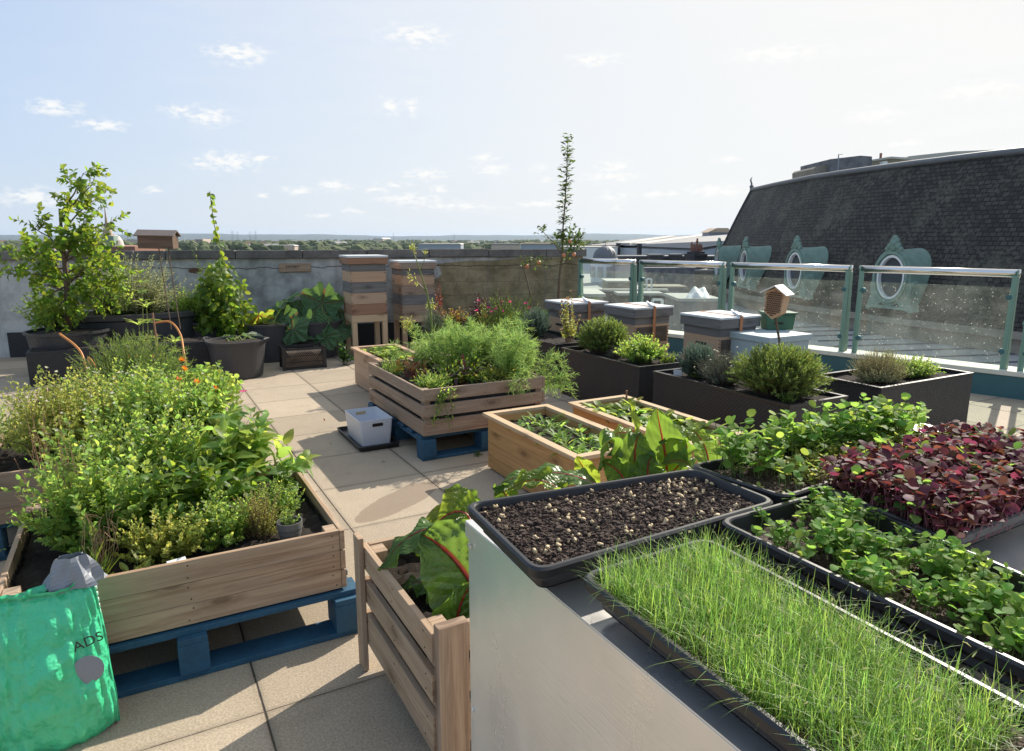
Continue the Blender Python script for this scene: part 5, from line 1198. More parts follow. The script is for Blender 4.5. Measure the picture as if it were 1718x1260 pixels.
plant('nasturtium_plant', 'round leaved nasturtium spilling over the right of the farthest bed', 'nasturtium', (.42, 5.7, .30), .28, .5, .38, 130, 7, .085, .085, M['leaf_bright'], M['stem'], 'round', G2, t0=.5)
plant('nasturtium_plant', 'nasturtium leaves hanging over the right side of the middle left bed', 'nasturtium', (.44, 5.0, .22), .12, .35, .28, 46, 6, .06, .06, M['leaf'], M['stem'], 'round', G2, t0=.5)
plant('fern_clump', 'feathery bright leaves behind the white sack at the left edge', 'fern', (-.95, 5.0, .30), .45, .4, .42, 140, 20, .07, .016, M['leaf_bright'], M['stem'], 'rhomb', G2)
plant('lemon_balm', 'leafy herb at the far left outside the sack', 'lemon balm', (-.95, 3.3, .1), .42, .45, .66, 200, 20, .045, .03, M['leaf_bright'], M['stem'], 'rhomb', G2)
plant('lemon_balm', 'dense leafy herb at the left edge before the dark tub', 'lemon balm', (-1.5, 5.6, .1), .6, .5, .7, 130, 18, .05, .03, M['leaf'], M['stem'], 'rhomb', G2)
plant('thyme_sprig', 'little leafy seedling growing in the small grey pot', 'seedling', (.465, 2.74, .455), .05, .05, .07, 18, 8, .02, .012, M['leaf_bright'], M['stem'], 'rhomb', G1)
# tall leafy stalks
def stalkplant(name, label, cat, px, ptop, pbot, d, ll, lw, matn, nw=5, per=7, thick=.006, tpl='ovate', smat='stem', grp=None):
    tp = atd(px, ptop, d); bt = atd(px+4, pbot, d); t = thing(name, label, cat, bt, grp); lv = LV(); st = MB()
    st.tube([bt, (bt+tp)/2+RT*.01, tp], [thick, thick*.8, thick*.5], 6)
    for k in range(nw):
        p = bt+(tp-bt)*(1-(k/nw)*.62)
        for j in range(per):
            a = j*2*math.pi/per+k*.5+U(-.2, .2); d_ = Vector((math.cos(a), math.sin(a), U(.15, .7) if k else .8)); lv.add(p+rv()*.01, d_, Vector((-math.cos(a)*.5, -math.sin(a)*.5, 1))+rv()*.3, ll*U(.7, 1.1), lw, U(.2, .5))
    lv.build('foliage', M[matn], tpl, t); st.build('stem', M[smat], t)
G3 = 'tall leafy stalks by the hose reel'
stalkplant('jerusalem_artichoke', 'leafy stalk left of the bare cane stems', 'artichoke', 233, 545, 640, 6.3, .17, .035, 'leaf_bright', 2, 8, grp=G3)
stalkplant('jerusalem_artichoke', 'tallest leafy stalk directly above the hose reel', 'artichoke', 246, 515, 640, 6.5, .15, .034, 'leaf_bright', 3, 7, grp=G3)
stalkplant('jerusalem_artichoke', 'short leafy stalk right of the bare cane stems', 'artichoke', 292, 575, 650, 6.3, .13, .035, 'leaf_bright', 3, 7, grp=G3)
t = thing('cane_stems', 'bare tan stems standing up beside the orange hose', 'canes', atd(268, 640, 6.4)); mb = MB()
mb.tube([atd(256, 525, 6.4), atd(264, 580, 6.4), atd(268, 640, 6.4)], .009, 6); mb.tube([atd(262, 560, 6.45), atd(264, 600, 6.45), atd(262, 640, 6.4)], .012, 6); mb.tube([atd(245, 560, 6.4), atd(251, 600, 6.4), atd(258, 645, 6.4)], .007, 6); mb.build('cane', M['dry'], t)
# climbing plant in pot by wall
t = thing('climbing_plant', 'tall climbing bean plant rising above the parapet in its dark pot', 'climbing plant', (p4.x, p4.y, .5)); lv = LV(); st = MB()
c0 = Vector((p4.x, p4.y, .5))
path = [(395, 565), (385, 520), (372, 470), (372, 420), (360, 380), (354, 340), (352, 320)]
st.tube([atd(x, y, 9.0) for x, y in path], [.012, .011, .009, .007, .005, .004, .003], 5)
for k in range(46):
    f = k/46; j = min(int(f*6), 5); u = f*6-j; x = path[j][0]+(path[j+1][0]-path[j][0])*u; y = path[j][1]+(path[j+1][1]-path[j][1])*u
    p = atd(x, y, 9.0); dn = rv(); dn.z = -abs(dn.z)-.2; s_ = .13*(1-.45*f); lv.add(p+rv()*.06*(1-f), dn, rv()-FW*.5, s_, s_*.62, .2)
for k in range(210):
    tx_, ty_ = U(312, 432), U(430, 565); 
    if abs(tx_-372) > 16+(ty_-430)*.5: continue
    tip = atd(tx_, ty_, U(8.7, 9.3)); shoot(lv, st, c0+Vector((U(-.2, .2), U(-.15, .15), 0)), tip, 11, .12, .07, ang=1.6, t0=.35, r=.004, curve=.3, grow=.2, up=-.7)
for k in range(5):
    tip = atd(330+U(-8, 14), 425+U(-5, 30), 9.0); shoot(lv, st, c0, tip, 9, .08, .045, t0=.6, up=-.5, r=.004)
lv.build('foliage', M['leaf'], 'ovate', t); st.build('stems', M['stem'], t)
# flowering shrub in the wide tub
plant('borage_plant', 'grey green flowering borage filling the wide tub before the wall', 'borage', (p5.x, p5.y, .62), .90, .50, .80, 420, 24, .062, .036, M['leaf_pale'], M['stem'], 'rhomb', None, fl=(60, .02, M['lilac'], 'flower'), bias=.45)
plant('mint_clump', 'bright leaves at the right end of the wide tub', 'mint', (p5.x+.72, p5.y-.05, .60), .42, .35, .42, 150, 16, .06, .036, M['leaf_bright'], M['stem'], 'rhomb')
plant('borage_plant', 'dark leafy growth at the left end of the wide tub', 'borage', (p5.x-.8, p5.y, .5), .5, .45, .6, 150, 18, .07, .04, M['leaf'], M['stem'], 'rhomb')
stalkplant('mallow_stalk', 'slim leafy stalk in front of the bird box rods', 'mallow', 236, 458, 560, 8.0, .12, .04, 'leaf_bright', 4, 6)
plant('nasturtium_plant', 'yellowish shoots climbing beside the bird box', 'nasturtium', tuple(atd(205, 520, 8.2)), .22, .2, .72, 26, 16, .06, .036, M['leaf_bright'], M['stem'], 'ovate', bias=.8)
# low leaves near hive legs
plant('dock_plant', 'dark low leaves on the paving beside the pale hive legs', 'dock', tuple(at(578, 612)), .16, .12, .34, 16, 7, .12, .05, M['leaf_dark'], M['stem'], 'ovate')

# ------------------------------------------------------------------ trees on the terrace
def limb(st, lv, p, d, L, r, lev, ll, lw, dens, spread=.6):
    n_ = 5; pts = [p]; dd = d.normalized(); q_ = p
    for i in range(n_):
        dd = (dd+rv()*.16+q*.06).normalized(); q_ = q_+dd*L/n_; pts.append(q_)
    st.tube(pts, [r*(1-.65*i/n_) for i in range(n_+1)], 6 if r > .008 else 4, cap=False)
    if lev == 0:
        for k in range(dens):
            t_ = U(.1, 1); j = min(int(t_*n_), n_-1); a = pts[j]+(pts[j+1]-pts[j])*(t_*n_-j); d_ = (rv()+dd*.6+q*.1); lv.add(a, d_, rv()+q*.8, ll*U(.6, 1.2), lw*U(.8, 1.1), U(0, .4))
        return
    for k in range(4):
        t_ = .35+.6*k/4+U(0, .1); j = min(int(t_*n_), n_-1); a = pts[j]; limb(st, lv, a, dd+rv()*spread, L*U(.4, .6), r*.5, lev-1, ll, lw, dens, spread)
    limb(st, lv, pts[-1], dd, L*.45, r*.4, lev-1 if lev > 1 else 0, ll, lw, dens, spread)
t = thing('apple_tree', 'slim young apple tree with one very tall leafy leader by the wall end', 'tree', (5.55, 8.55, .46)); lv = LV(); st = MB(); d = 9.75
ld = [(936, 500), (938, 470), (943, 430), (944, 390), (948, 340), (951, 290), (953, 228)]
P = [atd(x, y, d) for x, y in ld]; P[0] = Vector((P[0].x, P[0].y, .46)); st.tube(P, [.018, .017, .014, .011, .009, .007, .003], 7)
for k in range(460):
    f = k/460; z = 400-f*172; x = 944+(400-z)*.055; p = atd(x, z, d); a = U(0, 6.28)
    if math.sin(k*.21)+math.sin(k*.083+1)+U(-.8, .8) < -.7: continue
    p = p+RT*random.gauss(0, .03)+FW*random.gauss(0, .03); dn = Vector((math.cos(a), math.sin(a), U(.1, .9))); s_ = .095*U(.6, 1.15); lv.add(p+rv()*.03, dn, q+rv()*.6, s_*(1.25-f*.35), s_*.42, .3)
st.tube([atd(938, 450, d), atd(952, 435, d), atd(968, 405, d), atd(980, 388, d)], [.010, .008, .006, .003], 5)
st.tube([atd(941, 425, d), atd(930, 408, d), atd(918, 396, d), atd(906, 384, d)], [.009, .007, .005, .003], 5)
for (x, y, rx, n_) in ((912, 386, 10, 24), (925, 402, 6, 8), (962, 400, 14, 60), (972, 410, 10, 36), (945, 400, 12, 46), (952, 420, 16, 50), (968, 395, 12, 34), (935, 392, 8, 16), (960, 385, 12, 20), (900, 440, 10, 12), (945, 442, 8, 8)):
    for k in range(n_):
        p = atd(x+random.gauss(0, rx*.5), y+random.gauss(0, rx*.45), d+U(-.12, .12)); lv.add(p, rv()+q*.2, q+rv()*.7, .075*U(.7, 1.2), .036, .3)
for (x, y) in ((956, 405), (963, 427), (946, 428)):
    mb = MB(); mb.blob(atd(x, y, d-.1), .028, 12, 8, .03); mb.build('apple', M['apple'], t, smooth=True)
lv.build('crown', M['leaf_tree'], 'rhomb', t); st.build('trunk', M['twig'], t, smooth=True)
t = thing('apple_tree', 'small crooked apple tree with a drooping branch before the bare stone wall', 'tree', tuple(atd(890, 500, 9.6))); lv = LV(); st = MB(); d = 9.6
P = [atd(x, y, d) for x, y in ((892, 505), (888, 485), (882, 462), (876, 445), (878, 440), (900, 437), (925, 432))]; st.tube(P, [.012, .011, .009, .007, .006, .005, .003], 6)
for k in range(70):
    p = atd(U(872, 925), 438+random.gauss(0, 5), d+U(-.1, .1)); lv.add(p, rv()+q*.2, q+rv()*.7, .06*U(.7, 1.2), .03, .3)
for (x, y) in ((904, 441), (884, 447)):
    mb = MB(); mb.blob(atd(x, y, d-.05), .032, 12, 8, .03); mb.build('apple', M['apple'], t, smooth=True)
lv.build('crown', M['leaf_tree'], 'rhomb', t); st.build('trunk', M['twig'], t, smooth=True)
t = thing('apple_tree', 'spreading apple tree at the left edge rising above the wall', 'tree', (p6.x, p6.y, .5)); lv = LV(); st = MB(); b0 = Vector((p6.x, p6.y, .5)); d = 8.0
st.tube([b0, atd(112, 470, 8.0), atd(105, 410, 8.0), atd(100, 350, 8.0)], [.035, .03, .022, .012], 8)
for (x0, y0, x1, y1) in ((112, 480, 180, 430), (108, 440, 175, 395), (108, 410, 190, 372), (104, 390, 165, 330), (102, 370, 155, 310), (100, 360, 140, 290), (112, 470, 60, 420), (108, 430, 50, 380), (110, 430, 175, 410), (108, 420, 30, 420), (112, 470, 20, 460), (112, 500, 165, 500), (112, 490, 50, 480), (110, 460, 150, 455), (115, 500, 195, 470), (110, 440, 150, 360), (112, 480, 150, 520), (112, 480, 70, 520), (112, 470, 190, 450), (110, 450, 60, 450), (112, 500, 90, 540), (112, 490, 130, 560), (110, 430, 130, 400), (112, 470, 160, 480)):
    a = atd(x0, y0, d); e = atd(x1, y1, d+U(-.4, .4)); pts = [a, (a+e)/2+rv()*.04+q*.03, e]; st.tube(pts, [.012, .008, .003], 5)
    for k in range(9):
        f = U(.2, 1); p = bez(pts[0], pts[1], pts[2], f); tip = p+(e-a).normalized()*.12+rv()*.22; shoot(lv, st, p, tip, 13, .075, .05, ang=1.1, t0=.1, r=.003, curve=.3, grow=.1)
lv.build('crown', M['leaf'], 'ovate', t); st.build('trunk', M['twig'], t, smooth=True)

# ------------------------------------------------------------------ fennel bed
def fennel(label, base, tips, ntuft, per, L=.075, w_=.0036, grp=None, wd=.16, matn='fennel'):
    t = thing('fennel_plant', label, 'fennel', base, grp); lv = LV(); st = MB(); base = Vector(base)
    for tip in tips:
        b0 = base+Vector((U(-.12, .12), U(-.12, .12), 0)); mid = (b0+tip)/2+q*(tip-b0).length*.22; pts = [bez(b0, mid, tip, i/8) for i in range(9)]
        st.tube(pts, [.005*(1-.8*i/8) for i in range(9)], 4, cap=False)
        for k in range(ntuft):
            f = .42+.58*k/ntuft; p = bez(b0, mid, tip, f); T = (tip-mid).normalized(); br = (rv()+T*.8+q*.15).normalized(); bl_ = wd*U(.4, 1.0)*(1.25-f*.6)
            e = p+br*bl_-q*bl_*.18; m2 = (p+e)/2+q*bl_*.08; st.tube([p, m2, e], [.0016, .0012, .0007], 3, cap=False)
            for j in range(per):
                f2 = j/per; a = bez(p, m2, e, .15+.85*f2); lv.add(a, (rv()+br*.55-q*.12), rv(), L*U(.5, 1.1), w_, U(0, .5), 0)
    lv.build('fronds', M[matn], 'needle', t); st.build('stems', M['stem'], t)
FT = []
def ft(n_, cx__, cy__, sx_, sy_, d0, d1):
    return [atd(cx__+random.gauss(0, sx_), cy__+random.gauss(0, sy_), U(d0, d1)) for _ in range(n_)]
fennel('large feathery fennel in the middle of the slatted bed', (2.35, 5.25, .47), ft(48, 795, 568, 50, 20, 5.5, 6.2), 11, 24)
fennel('feathery fennel spilling over the right end of the slatted bed', (2.60, 4.95, .47), ft(30, 875, 592, 26, 22, 5.2, 5.9), 10, 24)
fennel('fennel fronds at the back left of the slatted bed', (2.1, 5.6, .47), ft(18, 728, 582, 22, 14, 5.9, 6.4), 9, 22)
fennel('drooping fennel frond hanging outside the right end of the bed', (2.7, 4.75, .47), [atd(940, 600, 5.4), atd(955, 650, 5.3), atd(932, 640, 5.35), atd(948, 615, 5.4), atd(960, 630, 5.3)], 10, 22, .06)
fennel('short fennel hanging over the front board of the bed', (2.55, 4.6, .46), [atd(872, 655, 4.9), atd(866, 640, 5.0), atd(880, 630, 5.0)], 6, 16, .05)
# tall flower stalk
t = thing('fennel_stalk', 'single tall fennel flower stalk crossing the right hive stack', 'fennel', tuple(atd(735, 600, 6.0))); mb = MB(); lv = LV(); d = 6.0
mb.tube([atd(x, y, d) for x, y in ((735, 605), (726, 560), (722, 520), (716, 490), (708, 465), (700, 440), (693, 422))], [.011, .010, .009, .008, .006, .005, .004], 7)
mb.tube([atd(716, 490, d), atd(706, 480, d), atd(694, 466, d)], [.006, .005, .003], 5); mb.tube([atd(711, 440, d), atd(713, 425, d)], .003, 4); mb.tube([atd(705, 455, d), atd(711, 440, d)], .003, 4)
for (x, y, r_, n_) in ((692, 416, 6, 50), (690, 466, 7, 22), (713, 424, 4, 14), (699, 478, 4, 12), (684, 545, 12, 140), (722, 512, 10, 60)):
    lv = LV()
    for k in range(n_): lv.add(atd(x+random.gauss(0, r_*.45), y+random.gauss(0, r_*.5), d), rv()+q*.4, rv(), .03, .006)
    lv.build('flower_head' if y < 500 else 'side_foliage', M['leaf_yellow'], 'needle', t)
mb.build('stalk', M['stem'], t, smooth=True)
G4 = 'leafy plants in the slatted bed'
plant('beetroot_plant', 'coppery purple beet leaves at the left of the slatted bed', 'beetroot', (1.98, 5.25, .47), .2, .2, .20, 14, 3, .13, .07, M['copper'], M['redstem'], 'ovate', G4, t0=.5, bow=.1, curve=.4)
plant('beetroot_plant', 'dark curled beet leaves in front of the fennel', 'beetroot', (2.2, 4.85, .47), .15, .15, .22, 12, 3, .14, .05, M['burgundy'], M['redstem'], 'ovate', G4, t0=.5, curve=.4)
plant('parsley_clump', 'low grassy chives and parsley over the near corner of the slatted bed', 'parsley', (1.93, 4.78, .47), .2, .2, .16, 120, 6, .06, .008, M['leaf_bright'], M['stem'], 'blade', G4, t0=.3)
plant('rocket_plant', 'green leaves under the middle of the fennel', 'rocket', (2.25, 4.95, .46), .35, .3, .24, 80, 7, .075, .028, M['leaf'], M['stem'], 'ovate', G4, t0=.3)
plant('rocket_plant', 'yellowing leaves between the fennel and the front board', 'rocket', (2.45, 4.72, .46), .2, .12, .22, 26, 5, .10, .03, M['leaf_yellow'], M['stem'], 'ovate', G4, t0=.4)
plant('carrot_tops', 'pale feathery leaves at the left corner of the slatted bed', 'carrots', (1.85, 5.45, .47), .14, .25, .17, 90, 12, .035, .006, M['leaf_bright'], M['stem'], 'needle', G4)
t = thing('trailing_plant', 'thin leafy stems trailing down the near corner of the slatted bed', 'trailing plant', (1.80, 4.52, .53)); lv = LV(); st = MB()
for k in range(12):
    e = Vector((1.76+U(0, .22), 4.46, .50-U(.04, .26))); b0 = Vector((1.82+U(-.02, .2), 4.56, .50)); m2 = Vector(((b0.x+e.x)/2, 4.475, .56)); pts = [bez(b0, m2, e, i/6) for i in range(7)]; st.tube(pts, .0016, 3, cap=False)
    for j in range(11): lv.add(bez(b0, m2, e, U(.2, 1)), rv()-q*.2-Vector((0, .4, 0)), rv(), .04*U(.5, 1.2), .014, .2)
lv.build('foliage', M['leaf_bright'], 'rhomb', t); st.build('stems', M['stem'], t)
# salad planters
def salad(label, x0, y0, x1, y1, z, n_, ll, lw, h_, matn, name='salad_plant', tpl='ovate', grp='salad seedlings', per=9):
    t = None
    for k in range(n_):
        x, y = U(x0, x1), U(y0, y1); o = thing(name, label, 'salad', (x, y, z), grp); lv = LV(); st = MB()
        for j in range(per):
            a = U(0, 6.28); up_ = U(.3, 1.2); d_ = Vector((math.cos(a), math.sin(a), up_)); p = Vector((x, y, z))+Vector((d_.x, d_.y, d_.z)).normalized()*h_*U(.3, .8); st.tube([(x, y, z), p], .0016, 3, cap=False)
            lv.add(p, d_, Vector((-math.cos(a)*up_, -math.sin(a)*up_, 1.0))+rv()*.2, ll*U(.6, 1.2), lw*U(.7, 1.2), U(.1, .5))
        lv.build('foliage', M[matn], tpl, o); st.build('stems', M['stem'], o)
salad('young rocket seedling in the honey coloured planter nearest the pallet', 2.14, 3.12, 2.50, 4.02, .335, 34, .085, .028, .06, 'leaf_bright', tpl='lobe')
salad('round leaved salad plant in the honey coloured planter by the troughs', 2.88, 3.05, 3.26, 4.12, .32, 60, .075, .058, .08, 'leaf_bright', tpl='round', grp='round leaved salad plants')
salad('small lettuce in the brown planter before the hives', 2.16, 6.3, 2.48, 7.3, .37, 26, .085, .05, .06, 'leaf_bright', name='lettuce', tpl='ovate', grp='lettuces in the brown planter')
salad('small lettuce in the planter hidden behind the fennel', 2.86, 6.3, 3.2, 7.3, .37, 12, .085, .05, .06, 'leaf_bright', name='lettuce', grp='lettuces in the hidden planter')
p = at(1051, 668, .40); t = thing('plant_marker', 'short upright bamboo marker in the round leaved salad planter', 'marker', p); mb = MB(); mb.tube([p-q*.12, p+q*.06], .008, 8); mb.build('stick', M['dry'], t)

# ------------------------------------------------------------------ trough plants
def bush(name, label, cat, c_, rx, ry, h_, n_, matn, nl=26, ll=.03, lw=.004, smat='twig', tpl='needle', bias=.6):
    return plant(name, label, cat, c_, rx, ry, h_, n_, nl, ll, lw, M[matn], M[smat], tpl, None, base_r=.45, grow=.15, t0=.3, ang=.75, bias=bias)
bush('rosemary_bush', 'big rounded rosemary bush below the insect hotel', 'rosemary', (4.14, 3.42, .47), .36, .40, .36, 800, 'rosemary', 28, .034, .007, bias=.82)
bush('rosemary_bush', 'round rosemary bush in front of the middle strapped hive', 'rosemary', (4.15, 5.62, .47), .29, .28, .35, 560, 'rosemary', 26, .034, .008, bias=.82)
plant('lavender_bush', 'blue grey lavender left of the dried flower spikes', 'lavender', (4.13, 6.95, .47), .23, .2, .33, 300, 24, .045, .007, M['leaf_blue'], M['stem'], 'needle', None, base_r=.4, ang=.5, bow=.05, grow=.1)
plant('lavender_bush', 'silver grey lavender between the strawberry and the big rosemary', 'lavender', (4.10, 4.22, .47), .19, .2, .28, 300, 24, .040, .007, M['leaf_blue'], M['stem'], 'needle', None, base_r=.4, ang=.5, bow=.05, grow=.1)
plant('thyme_bush', 'twiggy grey thyme left of the big rosemary', 'thyme', (4.08, 3.90, .47), .30, .24, .27, 480, 22, .018, .007, M['leaf_grey'], M['twig'], 'rhomb', None, fl=(30, .012, M['cream'], 'flower'))
plant('santolina_bush', 'pale silvery bush in the right trough', 'santolina', (5.25, 3.36, .46), .34, .26, .28, 560, 22, .026, .007, M['leaf_pale'], M['dry'], 'needle', None, bow=.02)
plant('parsley_clump', 'bright curly parsley at the right end of the right trough', 'parsley', (5.72, 3.36, .46), .30, .22, .17, 260, 14, .034, .024, M['leaf_bright'], M['stem'], 'lobe')
plant('chive_clump', 'upright green chives behind the curly parsley', 'chives', (5.62, 3.52, .46), .08, .06, .2, 40, 3, .14, .006, M['leaf'], M['stem'], 'blade', t0=.1, ang=.3)
plant('strawberry_plant', 'yellow green strawberry foliage in the middle black trough', 'strawberry', (4.14, 4.98, .47), .30, .30, .26, 230, 10, .05, .034, M['leaf_bright'], M['stem'], 'ovate', None, t0=.4)
plant('strawberry_plant', 'thin leafy runners at the near end of the middle trough', 'strawberry', (4.25, 4.75, .47), .14, .08, .14, 34, 8, .03, .018, M['leaf'], M['stem'], 'ovate')
plant('thyme_bush', 'low silver creeping thyme below the round rosemary', 'thyme', (4.10, 5.30, .47), .18, .12, .12, 90, 16, .018, .009, M['leaf_grey'], M['twig'], 'rhomb')
plant('sedum_plant', 'dried pinkish flower spikes before the farthest low hive', 'sedum', (4.22, 6.35, .47), .15, .14, .52, 30, 16, .05, .026, M['leaf_yellow'], M['dry'], 'ovate', None, fl=(26, .03, M['dry'], 'flower'), bow=.05)
plant('thyme_bush', 'fine stems at the near edge of the strapped hive trough', 'thyme', (4.0, 3.2, .47), .12, .1, .1, 40, 10, .02, .01, M['leaf'], M['stem'], 'rhomb')
t = thing('plant_tag', 'grey plastic plant tag stuck in the trough of the grey lavender', 'plant label', at(1137, 625, .5)); mb = MB(); mb.obox(at(1137, 625, .5), (.07, .004, .05), Matrix.Rotation(-YAW, 3, 'Z')); mb.build('tag', M['wmetal'], t)
# plants by the wall
GW = 'ornamental plants by the parapet'
plant('amaranth_plant', 'red pointed amaranth spike beside the right hive stack', 'amaranth', (3.35, 8.0, .48), .10, .1, .62, 18, 14, .05, .03, M['redleaf'], M['redstem'], 'ovate', GW, bow=0, base_r=.3)
plant('coleus_plant', 'copper and yellow leaved plant below the red spike', 'coleus', (3.5, 7.95, .48), .26, .2, .32, 80, 10, .06, .045, M['copper'], M['stem'], 'ovate', GW)
plant('artemisia_plant', 'soft grey green foliage left of the copper leaved plant', 'artemisia', (3.2, 7.8, .48), .24, .2, .36, 120, 14, .035, .012, M['leaf_grey'], M['stem'], 'rhomb', GW)
plant('heuchera_plant', 'dark burgundy foliage in the shade of the wall', 'heuchera', (3.95, 8.05, .48), .22, .15, .42, 50, 10, .05, .035, M['burgundy'], M['redstem'], 'ovate', GW)
plant('heuchera_plant', 'dark burgundy spire against the bare stone', 'heuchera', (4.3, 8.05, .48), .12, .12, .56, 24, 14, .04, .02, M['burgundy'], M['redstem'], 'ovate', GW, bow=0)
plant('salvia_plant', 'airy shrub with small crimson flowers behind the fennel', 'salvia', (4.15, 7.65, .30), .58, .35, .72, 240, 20, .04, .022, M['leaf'], M['stem'], 'rhomb', GW, fl=(14, .035, M['pink'], 'flower'), bias=.6)
plant('salvia_plant', 'yellow tipped shoots beside the dark burgundy foliage', 'salvia', (3.8, 7.6, .45), .12, .1, .42, 14, 9, .06, .026, M['leaf_yellow'], M['stem'], 'ovate', GW)
plant('euonymus_bush', 'small leaved green bush at the foot of the apple tree', 'euonymus', (5.85, 8.35, .48), .42, .28, .30, 150, 14, .05, .026, M['leaf'], M['stem'], 'rhomb')
plant('euonymus_bush', 'dark low bush under the drooping apple branch', 'euonymus', (5.1, 8.35, .45), .36, .2, .2, 90, 12, .05, .026, M['leaf_dark'], M['stem'], 'rhomb')
# cosmos flowers by near left bed
for i, (x, y, s_, lab) in enumerate(((408, 657, .035, 'pink flower on a thin stalk, farthest over the paving'), (406, 735, .03, 'mauve flower on the left behind the pepper leaves'), (453, 732, .032, 'mauve flower right above the pepper leaves'))):
    dd_ = (4.9, 3.9, 3.9)[i]; p = atd(x, y, dd_); t = thing('cosmos_flower', lab, 'flower', p, 'cosmos flowers'); lv = LV()
    for j in range(8): a = j*.785; lv.add(p, Vector((math.cos(a), math.sin(a), .25)), q, s_, s_*.6, .1)
    lv.build('petals', M['pink'], 'ovate', t); mb = MB(); e = atd(385, 700+i*40, dd_); mb.tube([p, (p+e)/2+q*.02, e, e-q*.25], .0018, 4); mb.build('stem', M['stem'], t)
plant('cosmos_plant', 'wispy cosmos stems hanging over the paving beside the herb row', 'cosmos', (.44, 4.55, .30), .26, .3, .34, 26, 8, .035, .004, M['leaf'], M['stem'], 'needle', None, bow=.3)
plant('weed', 'small weed growing from the joint beside the blue pallet', 'weed', tuple(at(800, 765)), .06, .05, .05, 8, 5, .03, .016, M['leaf_dark'], M['stem'], 'ovate')
# fallen leaves
for i, (x, y) in enumerate(((556, 747), (610, 706), (498, 742), (545, 707), (640, 775), (520, 840))):
    p = at(x, y, .004); lv = LV(); lv.add(p, rv()*1+Vector((0, 0, .02)), q, .03, .018, -.2); o = lv.build('fallen_leaf', M['copper'] if i % 2 else M['leaf_pale'], 'ovate', origin=p); tag(o, 'small fallen leaf lying on the sunlit paving', 'leaf', 'fallen leaves on the paving')

# ------------------------------------------------------------------ the town beyond
GZ = -20.0
M['field'] = simple('far ground', (.09, .11, .05), .95, var=.5, scale=.004, bump=0)
M['far_tree'] = simple('far trees', (.085, .105, .035), .95, var=.6, scale=.02, bump=0)
M['far_hill'] = simple('far hills', (.045, .065, .055), .95, var=.4, scale=.002, bump=0)
M['roofgrey'] = simple('grey sheet roof', (.23, .225, .22), .6, var=.15, scale=.3, bump=0)
M['roofpale'] = simple('pale roof', (.50, .47, .42), .7, var=.15, scale=.4, bump=0)
M['rooftan'] = simple('tan roof', (.45, .34, .24), .7, var=.2, scale=.3, bump=0)
M['wallblue'] = simple('pale blue cladding', (.30, .34, .39), .6, var=.12, scale=.4, bump=0)
M['walltan'] = simple('stone wall', (.27, .235, .18), .85, var=.4, scale=1.2, bump=.3, bd=.05)
M['wallgrey'] = simple('weathered grey wall', (.16, .16, .165), .85, var=.9, scale=2.5, bump=.3, bd=.05)
M['walldark'] = simple('dark wall', (.045, .045, .05), .85, var=.6, scale=2, bump=.2, bd=.03)
M['pinkwall'] = simple('pinkish wall', (.50, .40, .32), .8, var=.1, scale=.2, bump=0)
M['leadroof'] = simple('pale flat roof felt', (.37, .36, .34), .8, var=.35, scale=1.1, bump=.2, bd=.02)
M['lead'] = simple('lead', (.15, .155, .165), .6, .2, var=.3, scale=3, bump=.1)
M['pylon'] = simple('pylon steel', (.25, .27, .30), .6, bump=0)
mb = MB(); N = 48
mb.poly([(14000*math.cos(2*math.pi*k/N), 14000*math.sin(2*math.pi*k/N), GZ) for k in range(N)]); tag(mb.build('ground', M['field']), kind='structure', label='plain of fields and suburbs stretching to the hills')
mb = MB(); P = []
for i in range(121):
    a = R_(-60+i*1.0); row = []
    for (rr, hh_) in ((7800, GZ-2), (8600, 6), (9600, 34), (10400, 52), (11500, 40)):
        z = hh_ + (14*math.sin(i*.21)+8*math.sin(i*.57+1)+4*math.sin(i*1.7+rr))*(hh_ > 0)*(hh_/60)
        az_ = a+YAW; row.append((rr*math.sin(az_), rr*math.cos(az_), z))
    P.append(row)
mb.grid(P); tag(mb.build('hills', M['far_hill'], smooth=True), kind='structure', label='low blue wooded hills along the horizon')
mb = MB(); r_ = random.Random(3)
for k in range(2600):
    d = 850*(4.2**(r_.random())); lat = (r_.random()*2-1)*.95*d; zt = r_.uniform(-9, -3.2)+1.8*math.sin(lat/90.0)+1.2*math.sin(lat/31.0+d/200); rr = r_.uniform(4.5, 8.5)*(1+d/6000)
    p = fr(lat, d, zt-rr*.8); mb.blob(p, rr, 7, 4, .28, sc=(1.15, 1.15, .85))
    mb.blob(fr(lat+rr*.6, d+2, zt-rr*1.9), rr*1.1, 6, 3, .2, sc=(1.2, 1.2, 1.3))
tag(mb.build('woodland', M['far_tree']), 'belt of hazy suburban trees between the parapet and the hills', 'woodland', kind='stuff')
def fprism(pxs, d, depth, mat_, name, parent, dd=None, axis=None, bevel=0):
    pts = [atd(x, y, (dd[i] if dd else d)) for i, (x, y) in enumerate(pxs)]
    mb = MB(); mb.prism(pts, (axis or FW)*depth); return mb.build(name, M[mat_], parent, bevel=bevel)
def fbox(px0, px1, yt, d, depth, mat_, name, parent, zb=GZ, roofm=None):
    a = atd(px0, yt, d); b_ = atd(px1, yt, d); mb = MB()
    mb.prism([Vector((a.x, a.y, zb)), Vector((b_.x, b_.y, zb)), b_, a], FW*depth); o = mb.build(name, M[mat_], parent)
    if roofm: mb = MB(); mb.prism([a+q*.003*d/20-RT*.1, b_+q*.003*d/20+RT*.1, b_+q*(.006*d/20+.1)+RT*.1, a+q*(.006*d/20+.1)-RT*.1], FW*depth); mb.build('roof', M[roofm], parent)
    return o
def bld(name, label, cat, px, d, grp=None): 
    p = atd(px, 410, d); return thing(name, label, cat, (p.x, p.y, GZ), grp)
t = bld('office_block', 'distant pinkish office block beside the tall climbing plant', 'office block', 325, 1500)
